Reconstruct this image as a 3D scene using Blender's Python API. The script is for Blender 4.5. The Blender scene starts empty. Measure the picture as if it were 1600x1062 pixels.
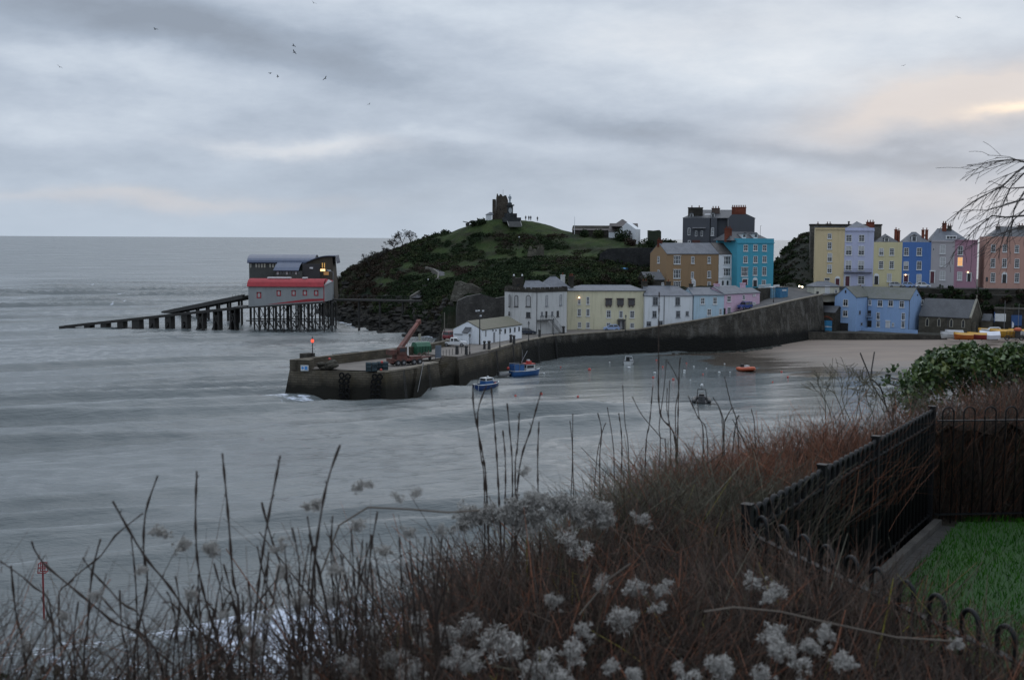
import bpy, math, random
import numpy as np
from mathutils import Vector, Matrix

R = math.radians
S = bpy.context.scene
COL = S.collection
rnd = random.Random(7)

# ---------------------------------------------------------------- camera
H, F, PX, PY = 28.0, 1900.0, 800.0, 531.0
PITCH, ROLL = math.atan(159.3 / F), 0.0055
cam_d = bpy.data.cameras.new('camera')
cam = bpy.data.objects.new('camera', cam_d)
COL.objects.link(cam)
cam_d.sensor_width = 36.0
cam_d.lens = 36.0 * F / 1600.0
cam_d.clip_start, cam_d.clip_end = 0.2, 60000.0
cam_d.dof.use_dof = True
cam_d.dof.focus_distance = 280.0
cam_d.dof.aperture_fstop = 4.4
CM = Matrix.Translation((0, 0, H)) @ Matrix.Rotation(R(90) - PITCH, 4, 'X') @ Matrix.Rotation(ROLL, 4, 'Z')
cam.matrix_world = CM
S.camera = cam
CR = CM.to_3x3()
CRi = CR.inverted()


def ray(px, py):
    return CR @ Vector(((px - PX) / F, -(py - PY) / F, -1.0))


def W(px, py, Y):
    """world point seen at picture position (px, py), Y metres in front of the camera"""
    d = ray(px, py)
    return Vector((0, 0, H)) + d * (Y / d.y)


def G(px, py, z=0.0):
    """where the line of sight meets the level z"""
    d = ray(px, py)
    return Vector((0, 0, H)) + d * ((z - H) / d.z)


def V(px, py, o, n):
    """where the line of sight meets the plane through o with normal n"""
    d = ray(px, py)
    c = Vector((0, 0, H))
    return c + d * ((o - c).dot(n) / d.dot(n))


def crop(x0, y0, k):
    return lambda x, y: (x0 + x / k, y0 + y / k)


c1 = crop(60, 370, 3.2)
c3 = crop(520, 280, 5.31)
c4 = crop(780, 310, 6.154)
c5 = crop(780, 420, 3.636)
c6 = crop(1000, 310, 5.5875)
c7 = crop(1230, 330, 4.3243)
c8 = crop(785, 430, 10.617)
c9 = crop(440, 490, 7.081)
c10 = crop(590, 480, 7.587)
c11 = crop(690, 480, 7.586)
c12 = crop(1420, 440, 8.85)
c13 = crop(740, 295, 13.333)
c14 = crop(370, 385, 7.588)
c15 = crop(940, 545, 5.333)
cF = crop(1100, 560, 2.116)
cL = crop(0, 680, 2.780)
cM = crop(500, 640, 2.5167)

# ---------------------------------------------------------------- materials
MATS = {}


def nodes_of(name):
    m = bpy.data.materials.new(name)
    m.use_nodes = True
    nt = m.node_tree
    for n in list(nt.nodes):
        nt.nodes.remove(n)
    out = nt.nodes.new('ShaderNodeOutputMaterial')
    b = nt.nodes.new('ShaderNodeBsdfPrincipled')
    nt.links.new(b.outputs[0], out.inputs[0])
    return m, nt, b


def nd(nt, typ, **kw):
    n = nt.nodes.new(typ)
    for k, v in kw.items():
        if k.startswith('_'):
            setattr(n, k[1:], v)
        else:
            n.inputs[k.replace('_', ' ')].default_value = v
    return n


def col4(c):
    return (c[0], c[1], c[2], 1.0)


def turned(nt, ang, scale):
    """coordinates turned by ang about the vertical, then scaled"""
    tc = nt.nodes.new('ShaderNodeTexCoord')
    mp = nt.nodes.new('ShaderNodeMapping')
    mp.vector_type = 'TEXTURE'
    mp.inputs['Rotation'].default_value = (0, 0, ang)
    mp.inputs['Scale'].default_value = tuple(1 / q for q in scale)
    nt.links.new(tc.outputs['Object'], mp.inputs['Vector'])
    return mp.outputs[0]


def mapped(nt, scale, coord='Object'):
    tc = nt.nodes.new('ShaderNodeTexCoord')
    mp = nt.nodes.new('ShaderNodeMapping')
    mp.inputs['Scale'].default_value = scale
    nt.links.new(tc.outputs[coord], mp.inputs['Vector'])
    return mp.outputs[0]


def mixc(nt, fac, a, b):
    m = nt.nodes.new('ShaderNodeMix')
    m.data_type = 'RGBA'
    for s, v in ((m.inputs[6], a), (m.inputs[7], b)):
        if hasattr(v, 'is_linked'):
            nt.links.new(v, s)
        else:
            s.default_value = col4(v)
    if hasattr(fac, 'is_linked'):
        nt.links.new(fac, m.inputs[0])
    else:
        m.inputs[0].default_value = fac
    return m.outputs[2]


def rng(nt, sock, a, b, c=0.0, d=1.0):
    m = nt.nodes.new('ShaderNodeMapRange')
    m.inputs[1].default_value, m.inputs[2].default_value = a, b
    m.inputs[3].default_value, m.inputs[4].default_value = c, d
    nt.links.new(sock, m.inputs[0])
    return m.outputs[0]


def noise(nt, vec, scale, detail=4.0, rough=0.55):
    n = nt.nodes.new('ShaderNodeTexNoise')
    n.inputs['Scale'].default_value = scale
    n.inputs['Detail'].default_value = detail
    n.inputs['Roughness'].default_value = rough
    nt.links.new(vec, n.inputs['Vector'])
    return n.outputs['Fac']


def bump(nt, b, sock, strength, dist=0.1):
    bp = nt.nodes.new('ShaderNodeBump')
    bp.inputs['Strength'].default_value = strength
    bp.inputs['Distance'].default_value = dist
    nt.links.new(sock, bp.inputs['Height'])
    nt.links.new(bp.outputs[0], b.inputs['Normal'])


def mat(name, c, c2=None, scale=1.0, rough=0.7, metal=0.0, bmp=0.0, stretch=(1, 1, 1), lo=0.35, hi=0.65, spec=None, detail=4.0):
    """plain surface whose colour wanders between c and c2"""
    if name in MATS:
        return MATS[name]
    m, nt, b = nodes_of(name)
    v = mapped(nt, stretch)
    f = noise(nt, v, scale, detail)
    c2 = c2 or tuple(x * 0.78 for x in c)
    nt.links.new(mixc(nt, rng(nt, f, lo, hi), c, c2), b.inputs['Base Color'])
    b.inputs['Roughness'].default_value = rough
    b.inputs['Metallic'].default_value = metal
    if spec is not None:
        b.inputs['Specular IOR Level'].default_value = spec
    if bmp:
        bump(nt, b, noise(nt, v, scale * 3.1, 5.0), bmp)
    MATS[name] = m
    return m


def paint(name, c, dirt=0.35):
    """painted render: faint patchiness and rain streaks running down the wall"""
    if name in MATS:
        return MATS[name]
    m, nt, b = nodes_of(name)
    f = noise(nt, mapped(nt, (1, 1, 1)), 0.55, 5.0)
    s = noise(nt, mapped(nt, (1.6, 1.6, 0.13)), 1.2, 4.0, 0.6)
    d = tuple(x * (1 - dirt) * k for x, k in zip(c, (0.95, 0.96, 0.9)))
    cc = mixc(nt, rng(nt, f, 0.35, 0.75, 0, 0.45), c, tuple(x * 0.86 for x in c))
    cc = mixc(nt, rng(nt, s, 0.52, 0.8, 0, 0.8), cc, d)
    nt.links.new(cc, b.inputs['Base Color'])
    b.inputs['Roughness'].default_value = 0.8
    bump(nt, b, noise(nt, mapped(nt, (1, 1, 1)), 6.0, 3.0), 0.15, 0.03)
    MATS[name] = m
    return m


def stone(name, c, c2, mortar, sx=1.6, sz=3.4, gap=0.06, wet=None, moss=None, bmp=0.6, course=None):
    """random coursed masonry from stretched cells; wet = (z from, z to, colour) darkens the tide band in world height"""
    if name in MATS:
        return MATS[name]
    m, nt, b = nodes_of(name)
    v = mapped(nt, (sx, sx, sz))
    vo = nt.nodes.new('ShaderNodeTexVoronoi')
    vo.feature = 'F1'
    vo.inputs['Randomness'].default_value = 0.8
    vo.inputs['Scale'].default_value = 1.0
    ve = nt.nodes.new('ShaderNodeTexVoronoi')
    ve.feature = 'DISTANCE_TO_EDGE'
    ve.inputs['Randomness'].default_value = 0.8
    ve.inputs['Scale'].default_value = 1.0
    nt.links.new(v, vo.inputs['Vector'])
    nt.links.new(v, ve.inputs['Vector'])
    sep = nt.nodes.new('ShaderNodeSeparateColor')
    nt.links.new(vo.outputs['Color'], sep.inputs[0])
    edge, tone = ve.outputs['Distance'], sep.outputs[0]
    if course:
        # level courses: the wall's run and its height drive a brick bond
        s3 = nt.nodes.new('ShaderNodeSeparateXYZ')
        nt.links.new(mapped(nt, (1, 1, 1)), s3.inputs[0])
        ru = nt.nodes.new('ShaderNodeMath')
        ru.operation = 'MULTIPLY_ADD'
        nt.links.new(s3.outputs[1], ru.inputs[0])
        ru.inputs[1].default_value = 0.5
        nt.links.new(s3.outputs[0], ru.inputs[2])
        cb = nt.nodes.new('ShaderNodeCombineXYZ')
        nt.links.new(ru.outputs[0], cb.inputs[0])
        nt.links.new(s3.outputs[2], cb.inputs[1])
        bk = nt.nodes.new('ShaderNodeTexBrick')
        bk.inputs['Scale'].default_value = 1.0
        bk.inputs['Brick Width'].default_value = course[0]
        bk.inputs['Row Height'].default_value = course[1]
        bk.inputs['Mortar Size'].default_value = 0.035
        bk.inputs['Mortar Smooth'].default_value = 0.4
        bk.inputs['Color1'].default_value = (0, 0, 0, 1)
        bk.inputs['Color2'].default_value = (1, 1, 1, 1)
        nt.links.new(cb.outputs[0], bk.inputs['Vector'])
        edge = rng(nt, bk.outputs['Fac'], 0, 1, gap * 2.2, 0.0)
        b2 = nt.nodes.new('ShaderNodeSeparateColor')
        nt.links.new(bk.outputs['Color'], b2.inputs[0])
        tone = b2.outputs[0]
    cc = mixc(nt, tone, c, c2)
    cc = mixc(nt, rng(nt, noise(nt, mapped(nt, (1, 1, 1)), 0.25, 6.0, 0.62), 0.42, 0.68), cc, tuple(x * 0.55 for x in c))
    cc = mixc(nt, rng(nt, edge, 0.0, gap, 1.0, 0.0), cc, mortar)
    if moss:
        cc = mixc(nt, rng(nt, noise(nt, mapped(nt, (1, 1, 0.4)), 0.5, 6.0, 0.65), 0.5, 0.66, 0, 0.85), cc, moss)
    if wet:
        g = nt.nodes.new('ShaderNodeNewGeometry')
        sx_ = nt.nodes.new('ShaderNodeSeparateXYZ')
        nt.links.new(g.outputs['Position'], sx_.inputs[0])
        ad = nt.nodes.new('ShaderNodeMath')
        ad.operation = 'MULTIPLY_ADD'
        nt.links.new(noise(nt, mapped(nt, (1, 1, 0.6)), 0.35, 5.0, 0.65), ad.inputs[0])
        ad.inputs[1].default_value = -3.2
        nt.links.new(sx_.outputs[2], ad.inputs[2])
        wf = rng(nt, ad.outputs[0], wet[0] - 1.6, wet[1] - 1.6, 1.0, 0.0)
        cc = mixc(nt, wf, cc, wet[2])
        nt.links.new(rng(nt, wf, 0, 1, 0.88, 0.7), b.inputs['Roughness'])
    else:
        b.inputs['Roughness'].default_value = 0.9
    b.inputs['Specular IOR Level'].default_value = 0.15
    nt.links.new(cc, b.inputs['Base Color'])
    if bmp:
        bump(nt, b, rng(nt, edge, 0.0, gap * 2.2), bmp, 0.12)
    MATS[name] = m
    return m


def slate(name, c, c2, moss=None):
    if name in MATS:
        return MATS[name]
    m, nt, b = nodes_of(name)
    v = mapped(nt, (3.2, 3.2, 6.5))
    vo = nt.nodes.new('ShaderNodeTexVoronoi')
    vo.inputs['Scale'].default_value = 1.0
    nt.links.new(v, vo.inputs['Vector'])
    sep = nt.nodes.new('ShaderNodeSeparateColor')
    nt.links.new(vo.outputs['Color'], sep.inputs[0])
    cc = mixc(nt, sep.outputs[0], c, c2)
    f = noise(nt, mapped(nt, (1, 1, 1)), 0.5, 6.0, 0.6)
    cc = mixc(nt, rng(nt, f, 0.45, 0.72, 0, 0.75), cc, moss or tuple(x * 0.6 for x in c))
    nt.links.new(cc, b.inputs['Base Color'])
    b.inputs['Roughness'].default_value = 0.6
    bump(nt, b, vo.outputs['Distance'], 0.35, 0.05)
    MATS[name] = m
    return m


def glow(name, c, strength):
    if name in MATS:
        return MATS[name]
    m, nt, b = nodes_of(name)
    b.inputs['Base Color'].default_value = col4(c)
    b.inputs['Emission Color'].default_value = col4(c)
    b.inputs['Emission Strength'].default_value = strength
    MATS[name] = m
    return m


# ---------------------------------------------------------------- mesh builder
OFF = {}


class Fr:
    """upright frame: s along u, n away, z up"""

    def __init__(self, A, B):
        self.o = Vector((A[0], A[1], 0))
        d = Vector((B[0] - A[0], B[1] - A[1], 0))
        self.L = d.length
        self.u = d.normalized()
        self.n = Vector((-self.u.y, self.u.x, 0))

    def p(self, s, n, z):
        return self.o + self.u * s + self.n * n + Vector((0, 0, z))

    def hit(self, px, py):
        q = V(px, py, self.o, self.n) - self.o
        return q.dot(self.u), q.z


class MB:
    def __init__(self, fr=None):
        self.v, self.f, self.mi, self.k, self.fr = [], [], [], 0, fr

    def add(self, vs, fs):
        b = len(self.v)
        if self.fr:
            vs = [self.fr.p(*q) for q in vs]
        self.v += [tuple(q) for q in vs]
        self.f += [tuple(b + i for i in q) for q in fs]
        self.mi += [self.k] * len(fs)
        return self

    def box(self, x0, x1, y0, y1, z0, z1):
        return self.add([(x0, y0, z0), (x1, y0, z0), (x1, y1, z0), (x0, y1, z0), (x0, y0, z1), (x1, y0, z1), (x1, y1, z1), (x0, y1, z1)],
                        [(3, 2, 1, 0), (4, 5, 6, 7), (0, 1, 5, 4), (1, 2, 6, 5), (2, 3, 7, 6), (3, 0, 4, 7)])

    def extr(self, poly, vec, caps=True):
        n = len(poly)
        vec = Vector(vec)
        vs = [Vector(q) for q in poly] + [Vector(q) + vec for q in poly]
        fs = [(i, (i + 1) % n, (i + 1) % n + n, i + n) for i in range(n)]
        if caps:
            fs += [tuple(range(n - 1, -1, -1)), tuple(range(n, 2 * n))]
        return self.add(vs, fs)

    def loft(self, rings, closed=True, caps=True):
        n = len(rings[0])
        vs = [q for r in rings for q in r]
        fs = []
        for j in range(len(rings) - 1):
            for i in range(n if closed else n - 1):
                k = (i + 1) % n
                fs.append((j * n + i, j * n + k, (j + 1) * n + k, (j + 1) * n + i))
        if caps:
            fs.append(tuple(range(n - 1, -1, -1)))
            fs.append(tuple((len(rings) - 1) * n + i for i in range(n)))
        return self.add(vs, fs)

    def tube(self, pts, rad, n=6, caps=True):
        pts = [Vector(q) for q in pts]
        if not hasattr(rad, '__len__'):
            rad = [rad] * len(pts)
        rings = []
        a = None
        for i, q in enumerate(pts):
            d = (pts[min(i + 1, len(pts) - 1)] - pts[max(i - 1, 0)])
            if d.length < 1e-9:
                d = Vector((0, 0, 1))
            d.normalize()
            if a is None:
                a = d.orthogonal().normalized()
            else:
                a = (a - d * a.dot(d))
                a = a.normalized() if a.length > 1e-6 else d.orthogonal().normalized()
            c = d.cross(a)
            rings.append([q + (a * math.cos(2 * math.pi * k / n) + c * math.sin(2 * math.pi * k / n)) * rad[i] for k in range(n)])
        return self.loft(rings, True, caps)

    def lathe(self, prof, n=12, o=(0, 0, 0)):
        o = Vector(o)
        return self.loft([[o + Vector((r * math.cos(2 * math.pi * k / n), r * math.sin(2 * math.pi * k / n), z)) for k in range(n)] for r, z in prof])

    def blob(self, c, rx, ry, rz, n=8, m=5, jit=0.0, rr=None):
        c = Vector(c)
        rr = rr or rnd
        rings = []
        for j in range(1, m):
            th = math.pi * j / m
            rings.append([c + Vector((rx * math.sin(th) * math.cos(2 * math.pi * k / n), ry * math.sin(th) * math.sin(2 * math.pi * k / n), -rz * math.cos(th))) * (1 + rr.uniform(-jit, jit)) if not jit else
                          c + Vector((rx * math.sin(th) * math.cos(2 * math.pi * k / n) * (1 + rr.uniform(-jit, jit)), ry * math.sin(th) * math.sin(2 * math.pi * k / n) * (1 + rr.uniform(-jit, jit)), -rz * math.cos(th) * (1 + rr.uniform(-jit, jit)))) for k in range(n)])
        return self.loft(rings)

    def build(self, name, mats, parent=None, smooth=False):
        me = bpy.data.meshes.new(name)
        off = OFF.get(parent.name, Vector((0, 0, 0))) if parent else Vector((0, 0, 0))
        a = np.array(self.v, dtype=float) - np.array(off)
        me.from_pydata(a.tolist(), [], self.f)
        if not isinstance(mats, (list, tuple)):
            mats = [mats]
        for m in mats:
            me.materials.append(m)
        if len(mats) > 1:
            me.polygons.foreach_set('material_index', self.mi)
        if smooth:
            me.polygons.foreach_set('use_smooth', [True] * len(me.polygons))
        me.update()
        o = bpy.data.objects.new(name, me)
        COL.objects.link(o)
        if parent:
            o.parent = parent
            OFF[o.name] = off
        return o


def tag(o, label, cat, group=None, kind=None):
    o['label'] = label
    o['category'] = cat
    if group:
        o['group'] = group
    if kind:
        o['kind'] = kind
    return o


def thing(name, label, cat, loc=(0, 0, 0), group=None, local=False):
    """an Empty at the thing's base; parts are given in world coordinates, or local ones when local is set"""
    o = bpy.data.objects.new(name, None)
    COL.objects.link(o)
    o.empty_display_size = 0.5
    o.location = loc
    OFF[o.name] = Vector((0, 0, 0)) if local else Vector(loc)
    return tag(o, label, cat, group)


def structure(o):
    o['kind'] = 'structure'
    return o


def dup(root, loc, rz=0.0, label=None, sc=1.0, group=None):
    r = root.copy()
    COL.objects.link(r)
    r.location = loc
    r.rotation_euler = (0, 0, rz)
    r.scale = (sc, sc, sc)
    if label:
        r['label'] = label
    if group:
        r['group'] = group
    for ch in list(root.children):
        c = ch.copy()
        COL.objects.link(c)
        c.parent = r
        for g in ch.children:
            d = g.copy()
            COL.objects.link(d)
            d.parent = c
    return r


def np_mesh(name, verts, quads, mats, smooth=True, mi=None):
    me = bpy.data.meshes.new(name)
    me.from_pydata(np.asarray(verts).tolist(), [], np.asarray(quads).tolist())
    if not isinstance(mats, (list, tuple)):
        mats = [mats]
    for m in mats:
        me.materials.append(m)
    if mi is not None:
        me.polygons.foreach_set('material_index', np.asarray(mi, dtype=np.int32))
    if smooth:
        me.polygons.foreach_set('use_smooth', np.ones(len(me.polygons), dtype=bool))
    me.update()
    o = bpy.data.objects.new(name, me)
    COL.objects.link(o)
    return o


def grid_quads(nx, ny):
    i, j = np.meshgrid(np.arange(nx - 1), np.arange(ny - 1))
    a = (j * nx + i).ravel()
    return np.stack([a, a + 1, a + 1 + nx, a + nx], 1)


def vnoise(x, y, seed=0):
    """smooth value noise in [-1, 1]"""
    xi, yi = np.floor(x).astype(np.int64), np.floor(y).astype(np.int64)
    fx, fy = x - xi, y - yi
    fx, fy = fx * fx * (3 - 2 * fx), fy * fy * (3 - 2 * fy)

    def h(a, b):
        n = (a * 374761393 + b * 668265263 + seed * 974634757) & 0xFFFFFFFF
        n = ((n ^ (n >> 13)) * 1274126177) & 0xFFFFFFFF
        return ((n ^ (n >> 16)) & 0xFFFF) / 32767.5 - 1.0
    a = h(xi, yi) * (1 - fx) + h(xi + 1, yi) * fx
    b = h(xi, yi + 1) * (1 - fx) + h(xi + 1, yi + 1) * fx
    return a * (1 - fy) + b * fy


def fbm(x, y, seed=0, o=4):
    t, a = 0, 1.0
    for k in range(o):
        t = t + a * vnoise(x * 2 ** k, y * 2 ** k, seed + k)
        a *= 0.5
    return t
# ---------------------------------------------------------------- sky, sun, exposure
wd = bpy.data.worlds.new('World')
S.world = wd
wd.use_nodes = True
nt = wd.node_tree
for n in list(nt.nodes):
    nt.nodes.remove(n)


def mth(op, a, b=None, c=None):
    n = nt.nodes.new('ShaderNodeMath')
    n.operation = op
    for i, q in enumerate((a, b, c)):
        if q is None:
            continue
        if hasattr(q, 'is_linked'):
            nt.links.new(q, n.inputs[i])
        else:
            n.inputs[i].default_value = q
    return n.outputs[0]


wo = nt.nodes.new('ShaderNodeOutputWorld')
bg = nt.nodes.new('ShaderNodeBackground')
bg.inputs[1].default_value = 0.1
nt.links.new(bg.outputs[0], wo.inputs[0])
tc = nt.nodes.new('ShaderNodeTexCoord')
sx = nt.nodes.new('ShaderNodeSeparateXYZ')
nt.links.new(tc.outputs['Generated'], sx.inputs[0])
az = mth('ARCTAN2', sx.outputs[0], sx.outputs[1])
el = mth('ARCSINE', sx.outputs[2])
cv = nt.nodes.new('ShaderNodeCombineXYZ')
nt.links.new(mth('MULTIPLY', az, 1.0), cv.inputs[0])
nt.links.new(mth('MULTIPLY', el, 2.0), cv.inputs[1])
n1 = noise(nt, cv.outputs[0], 4.5, 6.0, 0.55)
cv2 = nt.nodes.new('ShaderNodeCombineXYZ')
nt.links.new(az, cv2.inputs[0])
nt.links.new(mth('MULTIPLY', el, 2.9), cv2.inputs[1])
cv2.inputs[2].default_value = 3.7
n2 = noise(nt, cv2.outputs[0], 3.2, 7.0, 0.6)
n3 = noise(nt, cv2.outputs[0], 10.0, 8.0, 0.62)
waz = mth('ADD', az, mth('MULTIPLY', mth('SUBTRACT', n2, 0.5), 0.16))
wel = mth('ADD', el, mth('MULTIPLY', mth('SUBTRACT', n1, 0.5), 0.075))


def blobs(lst):
    tot = None
    for px, py, rx, ry, tilt, k in lst:
        a0, e0 = math.atan((px - 800) / F), (371.7 - py) / F
        da, de = mth('SUBTRACT', waz, a0), mth('SUBTRACT', wel, e0)
        ct, st = math.cos(R(tilt)), math.sin(R(tilt))
        # tilt > 0 falls to the right
        p = mth('ADD', mth('MULTIPLY', da, ct * F / rx), mth('MULTIPLY', de, -st * F / rx))
        q = mth('ADD', mth('MULTIPLY', da, st * F / ry), mth('MULTIPLY', de, ct * F / ry))
        d2 = mth('ADD', mth('MULTIPLY', p, p), mth('MULTIPLY', q, q))
        g = mth('MULTIPLY', mth('POWER', 2.718, mth('MULTIPLY', d2, -1.0)), k)
        tot = g if tot is None else mth('ADD', tot, g)
    return tot


dark = blobs([(120, 40, 260, 45, 8, 0.8), (330, 95, 190, 34, 8, 0.75), (545, 108, 95, 30, 14, 0.6), (960, 205, 120, 24, 8, 0.75),
              (880, 170, 80, 30, 10, 0.25), (1290, 245, 220, 18, 7, 0.55), (1440, 265, 150, 16, 4, 0.45), (80, 250, 340, 24, 0, 0.4),
              (700, 270, 380, 22, -2, 0.35), (560, 310, 300, 18, 0, 0.25), (1290, 180, 70, 30, -15, 0.3), (-420, 100, 300, 60, 6, 0.6), (2100, 120, 300, 50, 0, 0.6)])
light = blobs([(1050, 60, 330, 60, 6, 0.55), (480, 228, 100, 11, 2, 0.55), (680, 222, 120, 10, 2, 0.35), (160, 120, 200, 22, 4, 0.45), (1250, 130, 140, 40, 0, 0.3),
               (1500, 60, 160, 60, 0, 0.35), (700, 30, 200, 40, 6, 0.3), (1150, 260, 160, 14, 2, 0.2)])
warm = blobs([(1450, 180, 170, 32, -6, 1.0), (1600, 160, 180, 42, -6, 1.0), (240, 312, 220, 13, 0, 0.5), (480, 228, 110, 12, 2, 0.3), (1120, 60, 260, 40, 0, 0.15), (1430, 300, 200, 20, 0, 0.25)])
hot = blobs([(1560, 190, 60, 9, -6, 0.55), (1640, 178, 60, 9, -6, 0.6)])
fine = mth('ADD', mth('MULTIPLY', mth('SUBTRACT', n2, 0.5), 1.5), mth('MULTIPLY', mth('SUBTRACT', n3, 0.5), 1.15))
tone = mth('ADD', mth('SUBTRACT', light, mth('MULTIPLY', dark, 0.72)), mth('MULTIPLY', fine, 0.9))
tone = rng(nt, tone, -1.0, 1.0)
cr = nt.nodes.new('ShaderNodeValToRGB')
nt.links.new(tone, cr.inputs[0])
e = cr.color_ramp.elements
e[0].position, e[0].color = 0.05, (0.27, 0.315, 0.385, 1)
e[1].position, e[1].color = 0.95, (0.72, 0.765, 0.82, 1)
for p, c in ((0.3, (0.345, 0.405, 0.495, 1)), (0.52, (0.46, 0.525, 0.62, 1)), (0.72, (0.58, 0.645, 0.73, 1))):
    k = e.new(p)
    k.color = c
sky = cr.outputs[0]
# paler, flatter band of air low over the sea
sky = mixc(nt, rng(nt, el, 0.0, 0.075, 0.7, 0.0), sky, (0.455, 0.535, 0.63))
sky = mixc(nt, mth('MINIMUM', mth('MULTIPLY', warm, 0.8), 0.75), sky, (0.70, 0.64, 0.61))
sky = mixc(nt, mth('MINIMUM', hot, 1.0), sky, (1.15, 0.95, 0.74))
# overcast dome: the zenith is about three times as bright as the horizon
zen = rng(nt, el, 0.22, 1.35, 1.0, 2.65)
vm = nt.nodes.new('ShaderNodeVectorMath')
vm.operation = 'SCALE'
nt.links.new(sky, vm.inputs[0])
nt.links.new(mth('MULTIPLY', zen, 10.9), vm.inputs['Scale'])
st = nt.nodes.new('ShaderNodeTexSky')
st.sky_type = 'NISHITA'
st.sun_disc = False
SUN_EL, SUN_AZ = R(7.0), R(23.0)
st.sun_elevation, st.sun_rotation = SUN_EL, SUN_AZ
nt.links.new(mixc(nt, 0.985, st.outputs[0], vm.outputs[0]), bg.inputs[0])

sl = bpy.data.lights.new('sun', 'SUN')
sl.energy, sl.angle, sl.color = 0.5, R(70), (1.0, 0.92, 0.84)
so = bpy.data.objects.new('sun', sl)
COL.objects.link(so)
LE = R(38)  # the cloud cover spreads the low sun into a broad soft patch higher up
d = Vector((math.sin(SUN_AZ) * math.cos(LE), math.cos(SUN_AZ) * math.cos(LE), math.sin(LE)))
so.rotation_euler = d.to_track_quat('Z', 'Y').to_euler()
so.location = d * 500

S.view_settings.view_transform = 'Standard'
S.view_settings.look = 'None'
S.view_settings.exposure = 0.0
S.view_settings.gamma = 1.0
S.view_settings.use_curve_mapping = False
S.cycles.max_bounces = 5
S.cycles.diffuse_bounces = 2
S.cycles.glossy_bounces = 3
S.cycles.transmission_bounces = 3
S.cycles.caustics_reflective = False
S.cycles.caustics_refractive = False
S.cycles.sample_clamp_indirect = 3.0
# ---------------------------------------------------------------- the harbour's edge in plan (x, y, height of the top)
QUAY = [(-21.6, 207.5, 5.0), (-18.2, 214.0, 5.0), (-13.7, 225.0, 5.0), (-10.2, 230.6, 5.4), (-4.6, 245.0, 5.4), (2.1, 267.0, 5.4), (9.7, 283.0, 5.5), (15.0, 287.5, 5.5),
        (23.0, 294.0, 5.6), (31.0, 297.5, 5.9), (43.3, 299.0, 7.7), (55.0, 300.0, 9.7), (65.8, 309.0, 11.2), (76.5, 321.0, 12.4), (84.0, 329.0, 13.2)]


def seg_dist(x, y, pts):
    """distance to a polyline and the signed side (+ left of travel)"""
    best = np.full(x.shape, 1e9)
    side = np.zeros(x.shape)
    for (ax, ay), (bx, by) in zip(pts[:-1], pts[1:]):
        dx, dy = bx - ax, by - ay
        L2 = dx * dx + dy * dy
        t = np.clip(((x - ax) * dx + (y - ay) * dy) / L2, 0, 1)
        ex, ey = x - ax - t * dx, y - ay - t * dy
        d = np.sqrt(ex * ex + ey * ey)
        m = d < best
        best = np.where(m, d, best)
        side = np.where(m, dx * (y - ay) - dy * (x - ax), side)
    return best, np.sign(side)


def sstep(a, b, x):
    t = np.clip((x - a) / (b - a), 0, 1)
    return t * t * (3 - 2 * t)


# ---------------------------------------------------------------- sea
def sea_axis(a, b, step, far0, far1):
    m = list(np.arange(a, b + 0.01, step))
    k, s = a, step
    lo = []
    while k > far0:
        s *= 1.35
        k -= s
        lo.append(k)
    k, s = b, step
    hi = []
    while k < far1:
        s *= 1.35
        k += s
        hi.append(k)
    return np.array(lo[::-1] + m + hi)


xs = np.concatenate([sea_axis(-126, -125, 1.0, -30000, -124)[:-2], np.arange(-125, 125, 0.85), sea_axis(125, 126, 1.0, 124, 30000)[1:]])
xs = np.unique(np.round(np.concatenate([xs[xs < -330], np.arange(-330, -125, 1.7), xs[xs >= -125]]), 3))
ys = np.concatenate([np.arange(40, 62, 2.0), np.arange(62, 200, 0.55), np.arange(200, 440, 1.0), sea_axis(440.0, 900, 1.7, 439.9, 40000)[1:]])
ys = np.unique(np.round(ys, 4))
X, Y = np.meshgrid(xs, ys)
warp = 2.6 * vnoise(X * 0.02, Y * 0.03, 3) + 1.2 * vnoise(X * 0.07, Y * 0.07, 5)
qd, qs = seg_dist(X, Y, [(q[0], q[1]) for q in QUAY])
inside = sstep(-2, 16, np.where(qs < 0, qd, -qd)) * sstep(-26, 6, X) * sstep(196, 222, Y + X * 0.35)
ampl = (1 - 0.88 * inside)
Z = np.zeros_like(X)
u = -0.40 * X + 0.917 * Y + warp
v = 0.917 * X + 0.40 * Y
for lam, a, sd, sharp in ((11.5, 0.85, 11, 3.4), (17.3, 0.26, 12, 2.0), (6.4, 0.13, 13, 1.8)):
    ph = 2 * np.pi * u / lam + 1.5 * vnoise(v * 0.03, u * 0.05, sd)
    s = ((np.sin(ph) + 1) / 2) ** sharp * 2 - 0.8
    e = np.clip(0.5 + 1.0 * vnoise(v * 0.024, u * 0.085, sd + 20), 0.06, 1.5)
    Z += a * e * s
near = 1.0 - 0.35 * sstep(190, 330, Y) + 0.75 * sstep(380, 620, Y)
Z *= near
for lam, a, ang, sd in ((3.9, 0.060, 18, 1), (2.9, 0.05, -24, 2), (5.1, 0.065, 40, 4), (2.2, 0.035, 33, 6), (2.5, 0.035, 4, 7)):
    k = np.array([math.sin(R(-23 + ang)), math.cos(R(-23 + ang))])
    Z += a * np.sin(2 * np.pi * (k[0] * X + k[1] * Y + 0.7 * warp) / lam) * (0.6 + 0.5 * vnoise(X * 0.05, Y * 0.08, sd + 40))
Z *= ampl
Z *= 1 - sstep(520, 900, np.abs(Y))
Z *= 1 - sstep(250, 330, np.abs(X))
Z *= 1 - sstep(100, 125, X)
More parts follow.
